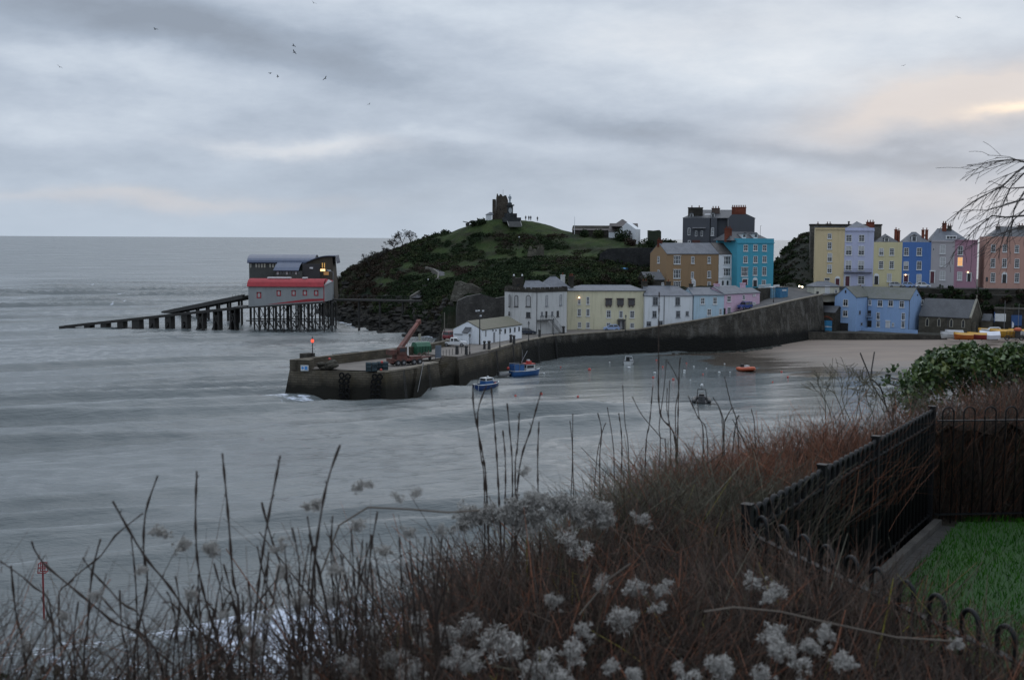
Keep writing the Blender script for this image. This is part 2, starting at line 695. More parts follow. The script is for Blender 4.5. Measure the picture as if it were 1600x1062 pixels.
# a wave about to break below the cliff and the broken water behind it
fo = np.zeros_like(X)
cx_, cy_ = -22 + 0 * X, 84 + 0 * X
line = Y - (86.5 + 0.16 * (X + 22) + 1.4 * vnoise(X * 0.11, Y * 0 + 1, 8))
fo = np.maximum(fo, sstep(2.5, -2.0, line) * sstep(-46, -20, X) * sstep(70, 60, X) * (0.50 + 0.28 * vnoise(X * 0.09, Y * 0.2, 44) + 0.2 * sstep(0, -12, line)))
back = Y - (97.5 + 0.35 * (X + 25))
Z += 0.30 * np.exp(-(back / 1.3) ** 2) * sstep(-46, -34, X) * sstep(0, -14, X)
# surf where the swell meets the pier head and the rocks
pd, _ = seg_dist(X, Y, [(-41.5, 209.5), (-33, 207.6)])
fo = np.maximum(fo, 1.25 * np.exp(-(pd / 2.2) ** 2) * (0.75 + 0.5 * vnoise(X * 0.5, Y * 0.7, 21)))
ROCKSHORE = [G(px, py) for px, py in ((522, 494), (545, 504), (565, 511), (590, 518), (620, 522), (655, 525), (690, 527))]
rd, _ = seg_dist(X, Y, [(q.x, q.y) for q in ROCKSHORE])
fo = np.maximum(fo, 0.8 * np.exp(-(rd / 4.5) ** 2) * np.clip(0.5 + vnoise(X * 0.12, Y * 0.12, 33), 0, 1))
# scattered white caps out at sea
capn = vnoise(X * 0.05, Y * 0.022, 55) * vnoise(X * 0.21, Y * 0.12, 56)
fo = np.maximum(fo, sstep(0.42, 0.6, capn) * 0.6 * sstep(330, 420, Y) * sstep(1500, 900, Y))

m, nt, b = nodes_of('sea_water')
MATS['sea'] = m
at = nt.nodes.new('ShaderNodeAttribute')
at.attribute_name = 'foam'
tcs = mapped(nt, (1, 1, 1))
f1 = noise(nt, mapped(nt, (0.35, 0.8, 1)), 1.5, 8.0, 0.68)
f2 = noise(nt, tcs, 0.32, 3.0)
sm = nt.nodes.new('ShaderNodeMath')
sm.operation = 'ADD'
nt.links.new(rng(nt, f1, 0.25, 0.75, -0.55, 0.35), sm.inputs[0])
nt.links.new(at.outputs['Fac'], sm.inputs[1])
fm = rng(nt, sm.outputs[0], 0.38, 0.72)
wcol = mixc(nt, rng(nt, noise(nt, mapped(nt, (0.3, 1, 1)), 0.035, 4.0), 0.35, 0.65), (0.090, 0.102, 0.104), (0.120, 0.133, 0.133))
nt.links.new(mixc(nt, fm, wcol, (0.58, 0.62, 0.70)), b.inputs['Base Color'])
gp = nt.nodes.new('ShaderNodeNewGeometry')
gs = nt.nodes.new('ShaderNodeSeparateXYZ')
nt.links.new(gp.outputs['Position'], gs.inputs[0])
# the open sea beyond the headland is wind roughened, in drifting patches
gm = nt.nodes.new('ShaderNodeMath')
gm.operation = 'MULTIPLY'
nt.links.new(rng(nt, gs.outputs[1], 330, 900, 0.0, 0.22), gm.inputs[0])
nt.links.new(rng(nt, noise(nt, mapped(nt, (0.5, 1, 1)), 0.02, 9.0, 0.75), 0.34, 0.66, 0.55, 1.35), gm.inputs[1])
opn = gm.outputs[0]
ra = nt.nodes.new('ShaderNodeMath')
ra.operation = 'ADD'
nt.links.new(rng(nt, fm, 0, 1, 0.10, 0.6), ra.inputs[0])
nt.links.new(opn, ra.inputs[1])
nt.links.new(ra.outputs[0], b.inputs['Roughness'])
b.inputs['IOR'].default_value = 1.333
r1 = noise(nt, mapped(nt, (0.55, 1.25, 1)), 0.8, 8.0, 0.68)
r2 = noise(nt, mapped(nt, (0.4, 1.0, 1)), 0.16, 4.0, 0.55)
ca = nt.nodes.new('ShaderNodeAttribute')
ca.attribute_name = 'calm'
m1 = nt.nodes.new('ShaderNodeMath')
m1.operation = 'MULTIPLY'
r3 = noise(nt, turned(nt, R(23.6), (0.16, 0.95, 1)), 0.75, 6.0, 0.6)
mr = nt.nodes.new('ShaderNodeMath')
mr.operation = 'MULTIPLY_ADD'
nt.links.new(r3, mr.inputs[0])
mr.inputs[1].default_value = 2.0
nt.links.new(r1, mr.inputs[2])
nt.links.new(mr.outputs[0], m1.inputs[0])
nt.links.new(rng(nt, ca.outputs['Fac'], 0, 1, 0.17, 0.05), m1.inputs[1])
m2 = nt.nodes.new('ShaderNodeMath')
m2.operation = 'MULTIPLY_ADD'
nt.links.new(r2, m2.inputs[0])
nt.links.new(rng(nt, ca.outputs['Fac'], 0, 1, 0.28, 0.04), m2.inputs[1])
nt.links.new(m1.outputs[0], m2.inputs[2])
bump(nt, b, m2.outputs[0], 1.0, 1.0)
sea = np_mesh('sea', np.stack([X.ravel(), Y.ravel(), Z.ravel()], 1), grid_quads(len(xs), len(ys)), m)
for nm, arr in (('foam', fo), ('calm', np.clip(inside, 0, 1))):
    a_ = sea.data.attributes.new(nm, 'FLOAT', 'POINT')
    a_.data.foreach_set('value', arr.ravel().astype(np.float32))
structure(sea)


# ---------------------------------------------------------------- thin plate terrain through surveyed points
def tps(pts, lam=0.02):
    P = np.array([[q[0], q[1]] for q in pts]) / 50.0
    z = np.array([q[2] for q in pts], dtype=float)
    n = len(P)
    D2 = ((P[:, None, :] - P[None, :, :]) ** 2).sum(2)
    K = 0.5 * D2 * np.log(D2 + 1e-12) + lam * np.eye(n)
    Q = np.hstack([np.ones((n, 1)), P])
    A = np.block([[K, Q], [Q.T, np.zeros((3, 3))]])
    s = np.linalg.solve(A, np.concatenate([z, np.zeros(3)]))

    def f(x, y):
        x, y = np.asarray(x) / 50.0, np.asarray(y) / 50.0
        r = s[n] + s[n + 1] * x + s[n + 2] * y
        for i in range(n):
            d2 = (x - P[i, 0]) ** 2 + (y - P[i, 1]) ** 2
            r = r + s[i] * 0.5 * d2 * np.log(d2 + 1e-12)
        return r
    return f


hp = []
for q in ROCKSHORE:
    hp += [(q.x, q.y, 0.0), (q.x, q.y - 10, -4.0)]
skyl = [(505, 447, 434), (530, 432, 432), (560, 421, 432), (585, 410, 434), (612, 395, 436), (640, 383, 438), (660, 376, 438), (690, 368, 436), (712, 362, 432), (735, 351, 428),
        (760, 346.5, 425), (800, 346, 425), (840, 346.5, 425), (862, 355, 428), (880, 363, 430), (900, 369, 430), (940, 375, 425), (985, 385, 420), (1010, 389, 415)]
for px, py, yy in skyl:
    q = W(px, py, yy)
    hp.append(tuple(q))
    hp.append((q.x, q.y + 40, q.z - 11))
    hp.append((q.x, q.y + 95, -3))
for px, py, yy in ((560, 455, 408), (545, 480, 408), (600, 445, 400), (600, 482, 374), (575, 485, 390), (640, 440, 388), (650, 497, 353), (625, 495, 362), (660, 410, 412), (700, 402, 410), (700, 440, 372), (690, 480, 345), (720, 470, 340),
                   (740, 380, 413), (760, 430, 376), (765, 462, 340), (800, 368, 414), (800, 398, 396), (800, 432, 356), (850, 367, 414), (850, 402, 392), (860, 432, 350),
                   (900, 387, 400), (900, 422, 362), (925, 400, 384), (950, 388, 396), (1000, 388, 392), (950, 390, 372), (950, 421, 364), (1010, 422, 360), (900, 445, 334), (960, 445, 334),
                   (1018, 452, 332), (1080, 450, 334), (1140, 450, 338), (1205, 451, 342)):
    hp.append(tuple(W(px, py, yy)))
for x_, y_, z_ in ((-16, 306, 10), (-6, 303, 12), (5, 306, 12), (18, 314, 12), (32, 316, 12), (46, 318, 13), (56, 326, 14), (66, 334, 14.5), (40, 356, 17), (55, 362, 18), (68, 372, 14), (80, 350, 14), (60, 400, 12), (75, 420, -3), (60, 440, -3), (-75, 440, -4), (-72, 400, -6), (95, 390, -4)):
    hp.append((x_, y_, z_))
hill_f = tps(hp)
FOOT = [(-80, 470)] + [(q.x, q.y) for q in ROCKSHORE] + [(-18.8, 322), (-17.5, 304), (-9, 300.5), (-3, 301), (4, 303), (16, 308), (30, 311), (52, 312.5), (62, 322), (70, 338)]


def hill_z(x, y, rough=True):
    z = hill_f(x, y)
    if rough:
        k = sstep(1, 8, z)
        flat = 0.35 + 0.65 * sstep(31.5, 27, z)
        z = z + k * flat * (0.9 * fbm(x * 0.11, y * 0.11, 4, 4) + 0.25 * fbm(x * 0.6, y * 0.6, 9, 2))
        rk = sstep(11, 2, z) * sstep(345, 352, y)
        z = z + rk * (1.9 * np.abs(fbm(x * 0.22, y * 0.2, 14, 4)) - 0.7)
    d, s = seg_dist(x, y, FOOT)
    z = np.where((s < 0), np.minimum(z, 3.5 - 1.4 * d), z)
    return z


hx = np.arange(-74, 92, 0.9)
hy = np.arange(296, 500, 0.9)
HX, HY = np.meshgrid(hx, hy)
HZ = hill_z(HX, HY)

m, nt, b = nodes_of('hill_ground')
ob = mapped(nt, (1, 1, 1))
g = nt.nodes.new('ShaderNodeNewGeometry')
sp = nt.nodes.new('ShaderNodeSeparateXYZ')
nt.links.new(g.outputs['Normal'], sp.inputs[0])
sq = nt.nodes.new('ShaderNodeSeparateXYZ')
nt.links.new(g.outputs['Position'], sq.inputs[0])
grass = mixc(nt, rng(nt, noise(nt, ob, 0.3, 8.0, 0.7), 0.35, 0.65), (0.018, 0.038, 0.008), (0.040, 0.052, 0.018))
scrub = mixc(nt, rng(nt, noise(nt, ob, 0.16, 7.0, 0.65), 0.4, 0.62), (0.010, 0.017, 0.008), (0.022, 0.020, 0.012))
at = nt.nodes.new('ShaderNodeAttribute')
at.attribute_name = 'lawn'
base = mixc(nt, at.outputs['Fac'], scrub, grass)
rock = mixc(nt, rng(nt, noise(nt, mapped(nt, (1, 1, 2.2)), 0.45, 8.0, 0.7), 0.4, 0.66), (0.022, 0.021, 0.018), (0.062, 0.056, 0.045))
steep = rng(nt, sp.outputs[2], 0.42, 0.62, 1.0, 0.0)
low = rng(nt, sq.outputs[2], 3.5, 8.5, 1.0, 0.0)
mx = nt.nodes.new('ShaderNodeMath')
mx.operation = 'MAXIMUM'
nt.links.new(steep, mx.inputs[0])
nt.links.new(low, mx.inputs[1])
base = mixc(nt, mx.outputs[0], base, rock)
base = mixc(nt, rng(nt, sq.outputs[2], 1.2, 3.2, 1.0, 0.0), base, (0.012, 0.012, 0.011))
nt.links.new(base, b.inputs['Base Color'])
b.inputs['Roughness'].default_value = 0.95
b.inputs['Specular IOR Level'].default_value = 0.15
bump(nt, b, noise(nt, ob, 0.9, 8.0, 0.7), 0.9, 0.8)
hill = np_mesh('hill', np.stack([HX.ravel(), HY.ravel(), HZ.ravel()], 1), grid_quads(len(hx), len(hy)), m)
structure(hill)


def proj(x, y, z):
    q = np.stack([x, y, z - H], -1) @ np.array(CRi).T
    return PX + F * q[..., 0] / -q[..., 2], PY - F * q[..., 1] / -q[..., 2]


# mown grass where it grows: the summit, the green by the museum and the banks between the scrub
LAWN = [(800, 352, 75, 9), (745, 357, 30, 6), (860, 360, 40, 8), (915, 378, 50, 9), (960, 381, 45, 7), (880, 396, 70, 7), (780, 402, 30, 7), (705, 372, 25, 8), (812, 396, 14, 12), (930, 398, 60, 6), (735, 412, 24, 5), (690, 430, 30, 8), (650, 432, 22, 8), (760, 385, 22, 10), (640, 415, 14, 6), (840, 428, 22, 5), (600, 440, 16, 7), (690, 392, 18, 6)]


def lawn_at(x, y, z):
    px, py = proj(x, y, z)
    w = np.zeros_like(px)
    for a, b_, c, d_ in LAWN:
        w = np.maximum(w, np.exp(-(((px - a) / c) ** 2 + ((py - b_) / d_) ** 2) ** 2))
    return w * sstep(-0.6, 0.1, 0.75 - np.abs(fbm(x * 0.09, y * 0.09, 61, 4))) * (z > 8) * (y > 330)


LW = lawn_at(HX, HY, HZ)
LW = np.where(HZ > 29.5, 1.0, LW) * np.clip(0.85 + 0.55 * fbm(HX * 0.35, HY * 0.35, 63, 4), 0.1, 1)
a_ = hill.data.attributes.new('lawn', 'FLOAT', 'POINT')
a_.data.foreach_set('value', LW.ravel().astype(np.float32))

# ---------------------------------------------------------------- harbour sand
SHORE = [(28, 301), (42, 297.0), (50, 280), (56, 261), (64, 251), (84, 245), (140, 234), (220, 226)]


def sand_z(x, y):
    d, s = seg_dist(x, y, SHORE)
    z = np.where(s > 0, d * 0.75 + 0.006 * d * d * (d < 20) + (d >= 20) * (d * 0.3 - 3.6), -d * 0.35) * 0.034 + 0.15 * fbm(x * 0.05, y * 0.15, 71, 4) * np.exp(-(d / 14) ** 2) + 0.03 * fbm(x * 0.2, y * 0.5, 72, 2)
    return np.minimum(z, 2.6)


ax = np.arange(18, 215, 0.9)
ay = np.arange(215, 336, 0.8)
AX, AY = np.meshgrid(ax, ay)
AZ = sand_z(AX, AY)
m, nt, b = nodes_of('beach_sand')
g = nt.nodes.new('ShaderNodeNewGeometry')
sq = nt.nodes.new('ShaderNodeSeparateXYZ')
nt.links.new(g.outputs['Position'], sq.inputs[0])
ad = nt.nodes.new('ShaderNodeMath')
ad.operation = 'MULTIPLY_ADD'
nt.links.new(noise(nt, mapped(nt, (0.25, 1.3, 1)), 0.16, 5.0, 0.6), ad.inputs[0])
ad.inputs[1].default_value = -1.0
nt.links.new(sq.outputs[2], ad.inputs[2])
wet = rng(nt, ad.outputs[0], -0.30, 0.45, 1.0, 0.0)
dry = mixc(nt, rng(nt, noise(nt, mapped(nt, (0.3, 1, 1)), 0.25, 6.0), 0.35, 0.65), (0.200, 0.158, 0.126), (0.155, 0.123, 0.100))
nt.links.new(mixc(nt, wet, dry, (0.075, 0.062, 0.05)), b.inputs['Base Color'])
nt.links.new(rng(nt, wet, 0, 1, 0.8, 0.16), b.inputs['Roughness'])
bump(nt, b, noise(nt, mapped(nt, (0.5, 1.4, 1)), 0.7, 5.0), 0.12, 0.3)
beach = structure(np_mesh('beach', np.stack([AX.ravel(), AY.ravel(), AZ.ravel()], 1), grid_quads(len(ax), len(ay)), m))

# ---------------------------------------------------------------- ground of the town on the right
def town_z(x, y):
    k = y + 1.5 + 0.25 * (x - 110)
    z = 3.4 + 11.4 * sstep(333.5, 343.5, k) + 0.0 * x
    z = np.where(x < 95, np.maximum(z, 0), z)
    return z + 0.25 * fbm(x * 0.2, y * 0.2, 81, 3) * sstep(330, 334, k) * sstep(345, 342, k)


tx = np.arange(84.5, 230, 1.2)
ty = np.arange(300, 420, 1.0)
TX, TY = np.meshgrid(tx, ty)
TZ = town_z(TX, TY)
# the yard ends at the low wall along the beach
yl = 319.5 - 0.055 * (TX - 100)
TZ = np.where(TY < yl, -1.0, TZ)
m = mat('town_earth', (0.020, 0.022, 0.014), (0.042, 0.036, 0.027), 0.22, 0.95, bmp=0.6, detail=7.0)
town = structure(np_mesh('ground', np.stack([TX.ravel(), TY.ravel(), TZ.ravel()], 1), grid_quads(len(tx), len(ty)), m))

# ---------------------------------------------------------------- wooded knoll between the two groups of houses
kn = []
for px, py, yy in ((1206, 425, 375), (1214, 405, 376), (1226, 393, 378), (1240, 379, 380), (1250, 367, 380), (1262, 362, 380), (1275, 366, 378), (1310, 380, 372), (1350, 400, 370)):
    q = W(px, py, yy)
    kn += [tuple(q), (q.x, q.y + 30, q.z - 9), (q.x, q.y + 70, -4)]
for px, py, yy in ((1208, 448, 352), (1230, 445, 353), (1255, 444, 353), (1275, 443, 354), (1330, 443, 354), (1222, 425, 364), (1245, 410, 366), (1265, 400, 366), (1250, 430, 358)):
    kn.append(tuple(W(px, py, yy)))
kn += [(74, 400, -4), (76, 372, 4), (78, 358, 11), (72, 345, 10), (115, 420, -3), (125, 360, 13)]
kf = tps(kn)
kx, ky = np.arange(74, 128, 0.9), np.arange(345, 440, 0.9)
KX, KY = np.meshgrid(kx, ky)
KZ = kf(KX, KY)
KZ = KZ + 0.7 * fbm(KX * 0.15, KY * 0.15, 91, 4)
knoll = structure(np_mesh('terrain', np.stack([KX.ravel(), KY.ravel(), KZ.ravel()], 1), grid_quads(len(kx), len(ky)),
                          mat('knoll_scrub', (0.010, 0.014, 0.008), (0.020, 0.019, 0.013), 0.18, 0.95, bmp=0.9, detail=8.0)))
# ---------------------------------------------------------------- materials of the town
GL = mat('window_glass', (0.016, 0.018, 0.022), (0.035, 0.037, 0.042), 0.6, 0.12, spec=0.6)
WF = mat('white_joinery', (0.62, 0.63, 0.64), (0.52, 0.53, 0.53), 2.0, 0.5)
DKF = mat('dark_joinery', (0.05, 0.045, 0.045), (0.03, 0.03, 0.03), 2.0, 0.5)
GRF = mat('grey_joinery', (0.24, 0.25, 0.27), (0.17, 0.18, 0.19), 2.0, 0.5)
BLIND = mat('white_blind', (0.36, 0.36, 0.36), (0.29, 0.29, 0.29), 1.0, 0.7)
LITW = glow('lit_curtain', (1.0, 0.48, 0.16), 0.55)
LAMP = glow('warm_lamp', (1.0, 0.62, 0.30), 5.0)
REDLAMP = glow('red_lamp', (1.0, 0.06, 0.03), 2.2)
SL = slate('slate', (0.075, 0.083, 0.10), (0.105, 0.112, 0.13))
SLD = slate('dark_slate', (0.042, 0.045, 0.052), (0.062, 0.064, 0.07))
SLG = slate('mossy_slate', (0.075, 0.08, 0.075), (0.10, 0.103, 0.092), (0.055, 0.062, 0.035))
SLM = slate('moss_covered_slate', (0.060, 0.055, 0.032), (0.075, 0.068, 0.04), (0.048, 0.055, 0.022))
ST = stone('grey_masonry', (0.10, 0.095, 0.085), (0.15, 0.14, 0.12), (0.11, 0.105, 0.095))
STD = stone('dark_masonry', (0.045, 0.042, 0.036), (0.075, 0.068, 0.056), (0.03, 0.028, 0.025))
BRICK = stone('red_brick', (0.16, 0.045, 0.028), (0.22, 0.065, 0.038), (0.14, 0.09, 0.07), 4.5, 12.0, 0.05)
LEAD = mat('lead_sheet', (0.13, 0.135, 0.145), (0.10, 0.105, 0.11), 1.0, 0.6)
PIPE = mat('downpipe_paint', (0.06, 0.06, 0.065), None, 1.0, 0.5)
DARK = mat('dark_opening', (0.008, 0.008, 0.009), (0.014, 0.014, 0.014), 1.0, 0.8)
MAROON = mat('maroon_door', (0.085, 0.015, 0.025), (0.06, 0.01, 0.02), 1.5, 0.4)
BLACKD = mat('black_door', (0.012, 0.012, 0.014), (0.02, 0.02, 0.022), 1.5, 0.35)
WHITED = mat('white_door', (0.55, 0.56, 0.57), (0.47, 0.48, 0.49), 1.5, 0.45)
IRON = mat('black_iron', (0.012, 0.012, 0.013), (0.022, 0.021, 0.02), 5.0, 0.45)


def hitn(fr, n, px, py):
    q = V(px, py, fr.o + fr.n * n, fr.n) - fr.o
    return q.dot(fr.u), q.z


def window(root, fr, s0, s1, z0, z1, style='s', frame=None, n=0.0, glass=None):
    """a sash: surround, sill, bars; the dark pane is its child"""
    frame = frame or WF
    w, h = s1 - s0, z1 - z0
    t = min(0.13, w * 0.16) if 'T' not in style else w * 0.24
    b = MB(fr)
    zt = z1
    arch = 'a' in style
    if not arch:
        b.box(s0, s1, n - 0.07, n + 0.02, z1 - t, z1)
    else:
        zt = z1 - w / 2
        k = 10
        for i in range(k):
            a0, a1 = math.pi * i / k, math.pi * (i + 1) / k
            q = [(s0 + w / 2 - r * math.cos(a), n - 0.07, zt + r * math.sin(a)) for r, a in ((w / 2, a0), (w / 2, a1), (w / 2 - t, a1), (w / 2 - t, a0))]
            b.add(q + [(x, n + 0.02, z) for x, _, z in q], [(0, 1, 2, 3), (7, 6, 5, 4), (0, 4, 5, 1), (2, 6, 7, 3)])
    b.box(s0, s0 + t, n - 0.07, n + 0.02, z0 + t, zt)
    b.box(s1 - t, s1, n - 0.07, n + 0.02, z0 + t, zt)
    b.box(s0, s1, n - 0.07, n + 0.02, z0, z0 + t)
    if 'n' not in style:
        b.box(s0 - 0.12, s1 + 0.12, n - 0.17, n + 0.02, z0 - 0.13, z0 - 0.002)
    if 's' in style:
        b.box(s0 + t, s1 - t, n - 0.058, n + 0.01, (z0 + z1) / 2 - 0.045, (z0 + z1) / 2 + 0.045)
        b.box((s0 + s1) / 2 - 0.03, (s0 + s1) / 2 + 0.03, n - 0.054, n + 0.01, z0 + t, z1 - t)
        for q in (0.25, 0.75):
            b.box(s0 + t, s1 - t, n - 0.05, n + 0.01, z0 + h * q - 0.025, z0 + h * q + 0.025)
    if 'c' in style:
        b.box(s0 + t, s1 - t, n - 0.058, n + 0.01, z0 + h * 0.66 - 0.04, z0 + h * 0.66 + 0.04)
        b.box((s0 + s1) / 2 - 0.04, (s0 + s1) / 2 + 0.04, n - 0.054, n + 0.01, z0 + t, z1 - t)
    if 'b' in style:
        for q in (0.27, 0.73):
            b.box(s0 + w * q - 0.06, s0 + w * q + 0.06, n - 0.06, n + 0.01, z0 + t, z1 - t)
        b.box(s0 + t, s1 - t, n - 0.056, n + 0.01, (z0 + z1) / 2 - 0.04, (z0 + z1) / 2 + 0.04)
        b.box((s0 + s1) / 2 - 0.03, (s0 + s1) / 2 + 0.03, n - 0.052, n + 0.01, z0 + t, z1 - t)
        b.box(s0 - 0.2, s1 + 0.2, n - 0.2, n + 0.02, z1 + 0.003, z1 + 0.12)
    fo_ = b.build('window', frame, root)
    p = MB(fr)
    if arch:
        pts = [(s0 + t * 0.5, z0 + t * 0.5), (s1 - t * 0.5, z0 + t * 0.5)] + [(s0 + w / 2 + (w / 2 - t * 0.5) * math.cos(a), zt + (w / 2 - t * 0.5) * math.sin(a)) for a in [math.pi * i / 8 for i in range(9)]]
        p.add([(x, n - 0.03, z) for x, z in pts], [tuple(range(len(pts)))])
    else:
        p.box(s0 + t * 0.6, s1 - t * 0.6, n - 0.03, n + 0.015, z0 + t * 0.6, z1 - t * 0.6)
    p.build('pane', glass or GL, fo_)
    if 'w' in style:
        q = MB(fr).box(s0 + t, s1 - t, n - 0.042, n - 0.033, z0 + h * 0.5, z1 - t)
        q.build('blind', BLIND, fo_)
    return fo_


def door(root, fr, s0, s1, z0, z1, m, surround=WF, n=0.0, arch=False):
    b = MB(fr).box(s0, s1, n - 0.04, n + 0.01, z0, z1)
    for k in (0.12, 0.56):
        for j in (0.1, 0.55):
            b.box(s0 + (s1 - s0) * j, s0 + (s1 - s0) * (j + 0.35), n - 0.055, n - 0.03, z0 + (z1 - z0) * k, z0 + (z1 - z0) * (k + 0.32))
    d = b.build('door', m, root)
    if surround:
        t = 0.2
        c = MB(fr).box(s0 - t, s0 - 0.002, n - 0.12, n + 0.01, z0, z1)
        c.box(s1 + 0.002, s1 + t, n - 0.12, n + 0.01, z0, z1)
        if arch:
            w = s1 - s0
            for i in range(8):
                a0, a1 = math.pi * i / 8, math.pi * (i + 1) / 8
                q = [((s0 + s1) / 2 - r * math.cos(a), n - 0.12, z1 + r * math.sin(a)) for r, a in ((w / 2 + t, a0), (w / 2 + t, a1), (0.02, a1), (0.02, a0))]
                c.add(q + [(x, n + 0.01, z) for x, _, z in q], [(0, 1, 2, 3), (7, 6, 5, 4), (0, 4, 5, 1)])
        else:
            c.box(s0 - t - 0.08, s1 + t + 0.08, n - 0.2, n + 0.01, z1 + 0.002, z1 + 0.3)
        c.build('door_frame', surround, d)
    return d


def openings(root, fr, zf, lst, n=0.0, frame=None):
    for q in lst:
        cx, cy, w, h, st = q[:5]
        x0, y0 = zf(cx - w / 2, cy - h / 2)
        x1, y1 = zf(cx + w / 2, cy + h / 2)
        s0, za = hitn(fr, n, x0, (y0 + y1) / 2)
        s1, zb = hitn(fr, n, x1, (y0 + y1) / 2)
        z1 = hitn(fr, n, (x0 + x1) / 2, y0)[1]
        z0 = hitn(fr, n, (x0 + x1) / 2, y1)[1]
        if st.startswith('d:') or st.startswith('D:'):
            mm = {'maroon': MAROON, 'black': BLACKD, 'white': WHITED, 'dark': DARK}[st[2:].rstrip('*')]
            door(root, fr, s0, s1, z0, z1, mm, WF if not st.endswith('*') else None, n, st[0] == 'D')
        else:
            window(root, fr, s0, s1, z0, z1, st, q[5] if len(q) > 5 else frame, n, q[6] if len(q) > 6 else None)


def chimney(root, fr, zf, x0, x1, ytop, zbase, n, m, pots=0, dn=0.9, potm=None):
    s0, z1 = hitn(fr, n, *zf(x0, ytop))
    s1, _ = hitn(fr, n, *zf(x1, ytop))
    b = MB(fr).box(s0, s1, n, n + dn, zbase, z1 - 0.22)
    b.box(s0 - 0.1, s1 + 0.1, n - 0.1, n + dn + 0.1, z1 - 0.22, z1)
    c = b.build('chimney', m, root)
    for i in range(pots):
        q = fr.p(s0 + (s1 - s0) * (i + 0.5) / pots, n + dn / 2, z1)
        MB().lathe([(0.16, -0.02), (0.13, 0.3), (0.16, 0.55), (0.10, 0.56)], 8, q).build('chimney_pot', potm or BRICK, c)
    return c


def gable_roof(root, fr, s0, s1, n0, n1, ze, zr, m, ov=0.3, oe=0.12, name='roof', nr=None):
    nr = nr if nr is not None else (n0 + n1) / 2
    k0 = ov * (zr - ze) / (nr - n0)
    k1 = ov * (zr - ze) / (n1 - nr)
    t = 0.16
    p = [(n0 - ov, ze - k0), (nr, zr), (n1 + ov, ze - k1), (n1 + ov, ze - k1 + t), (nr, zr + t), (n0 - ov, ze - k0 + t)]
    b = MB(fr).extr([(s0 - oe, a, z) for a, z in p], (0, 0, 0)) if False else MB(fr)
    va = [(s0 - oe, a, z) for a, z in p] + [(s1 + oe, a, z) for a, z in p]
    fs = [(i, (i + 1) % 6, (i + 1) % 6 + 6, i + 6) for i in range(6)] + [(0, 5, 4, 1), (1, 4, 3, 2), (6, 7, 10, 11), (7, 8, 9, 10)]
    b.add(va, fs)
    return b.build(name, m, root)


def gable_front_roof(root, fr, s0, s1, n0, n1, ze, zr, m, ov=0.25, name='roof'):
    """ridge runs away from the viewer"""
    sc = (s0 + s1) / 2
    k = ov * (zr - ze) / (sc - s0)
    t = 0.16
    p = [(s0 - ov, ze - k), (sc, zr), (s1 + ov, ze - k), (s1 + ov, ze - k + t), (sc, zr + t), (s0 - ov, ze - k + t)]
    va = [(a, n0 - 0.12, z) for a, z in p] + [(a, n1 + 0.12, z) for a, z in p]
    fs = [(i, (i + 1) % 6, (i + 1) % 6 + 6, i + 6) for i in range(6)] + [(0, 1, 4, 5), (1, 2, 3, 4), (6, 11, 10, 7), (7, 10, 9, 8)]
    return MB(fr).add(va, fs).build(name, m, root)


def hip_roof(root, fr, s0, s1, n0, n1, ze, zr, i0, i1, m, ov=0.25, name='roof'):
    nr = (n0 + n1) / 2
    va = [(s0 - ov, n0 - ov, ze), (s1 + ov, n0 - ov, ze), (s1 + ov, n1 + ov, ze), (s0 - ov, n1 + ov, ze), (s0 + i0, nr, zr), (s1 - i1, nr, zr)]
    b = MB(fr).add(va, [(3, 2, 1, 0), (0, 1, 5, 4), (1, 2, 5), (2, 3, 4, 5), (3, 0, 4)])
    b.box(s0 - ov, s1 + ov, n0 - ov, n1 + ov, ze - 0.14, ze - 0.003)
    if i0 < i1 + 50:
        b.tube([fr_l(s0 + i0, nr, zr), fr_l(s1 - i1, nr, zr)], 0.09, 5)
    return b.build(name, m, root)


def fr_l(a, b_, c):
    return (a, b_, c)


def gable_wall(root, fr, s0, s1, n0, n1, zb, ze, zr, m, name='wall', nr=None):
    nr = nr if nr is not None else (n0 + n1) / 2
    p = [(n0, zb), (n1, zb), (n1, ze - 0.02), (nr, zr - 0.03), (n0, ze - 0.02)]
    va = [(s0, a, z) for a, z in p] + [(s1, a, z) for a, z in p]
    fs = [(i, (i + 1) % 5, (i + 1) % 5 + 5, i + 5) for i in range(5)] + [(4, 3, 2, 1, 0), (5, 6, 7, 8, 9)]
    return MB(fr).add(va, fs).build(name, m, root)


def box_wall(root, fr, s0, s1, n0, n1, zb, zt, m, name='wall'):
    return MB(fr).box(s0, s1, n0, n1, zb, zt).build(name, m, root)


def pipe(root, fr, s, z0, z1, n=-0.1, m=None):
    return MB(fr).tube([(s, n, z0), (s, n, z1)], 0.07, 6).build('downpipe', m or PIPE, root)


def xy(q):
    return (q[0], q[1])


def frame_px(pa, pb):
    """upright frame through two picture positions given with their distances"""
    return Fr(xy(W(*pa)), xy(W(*pb)))


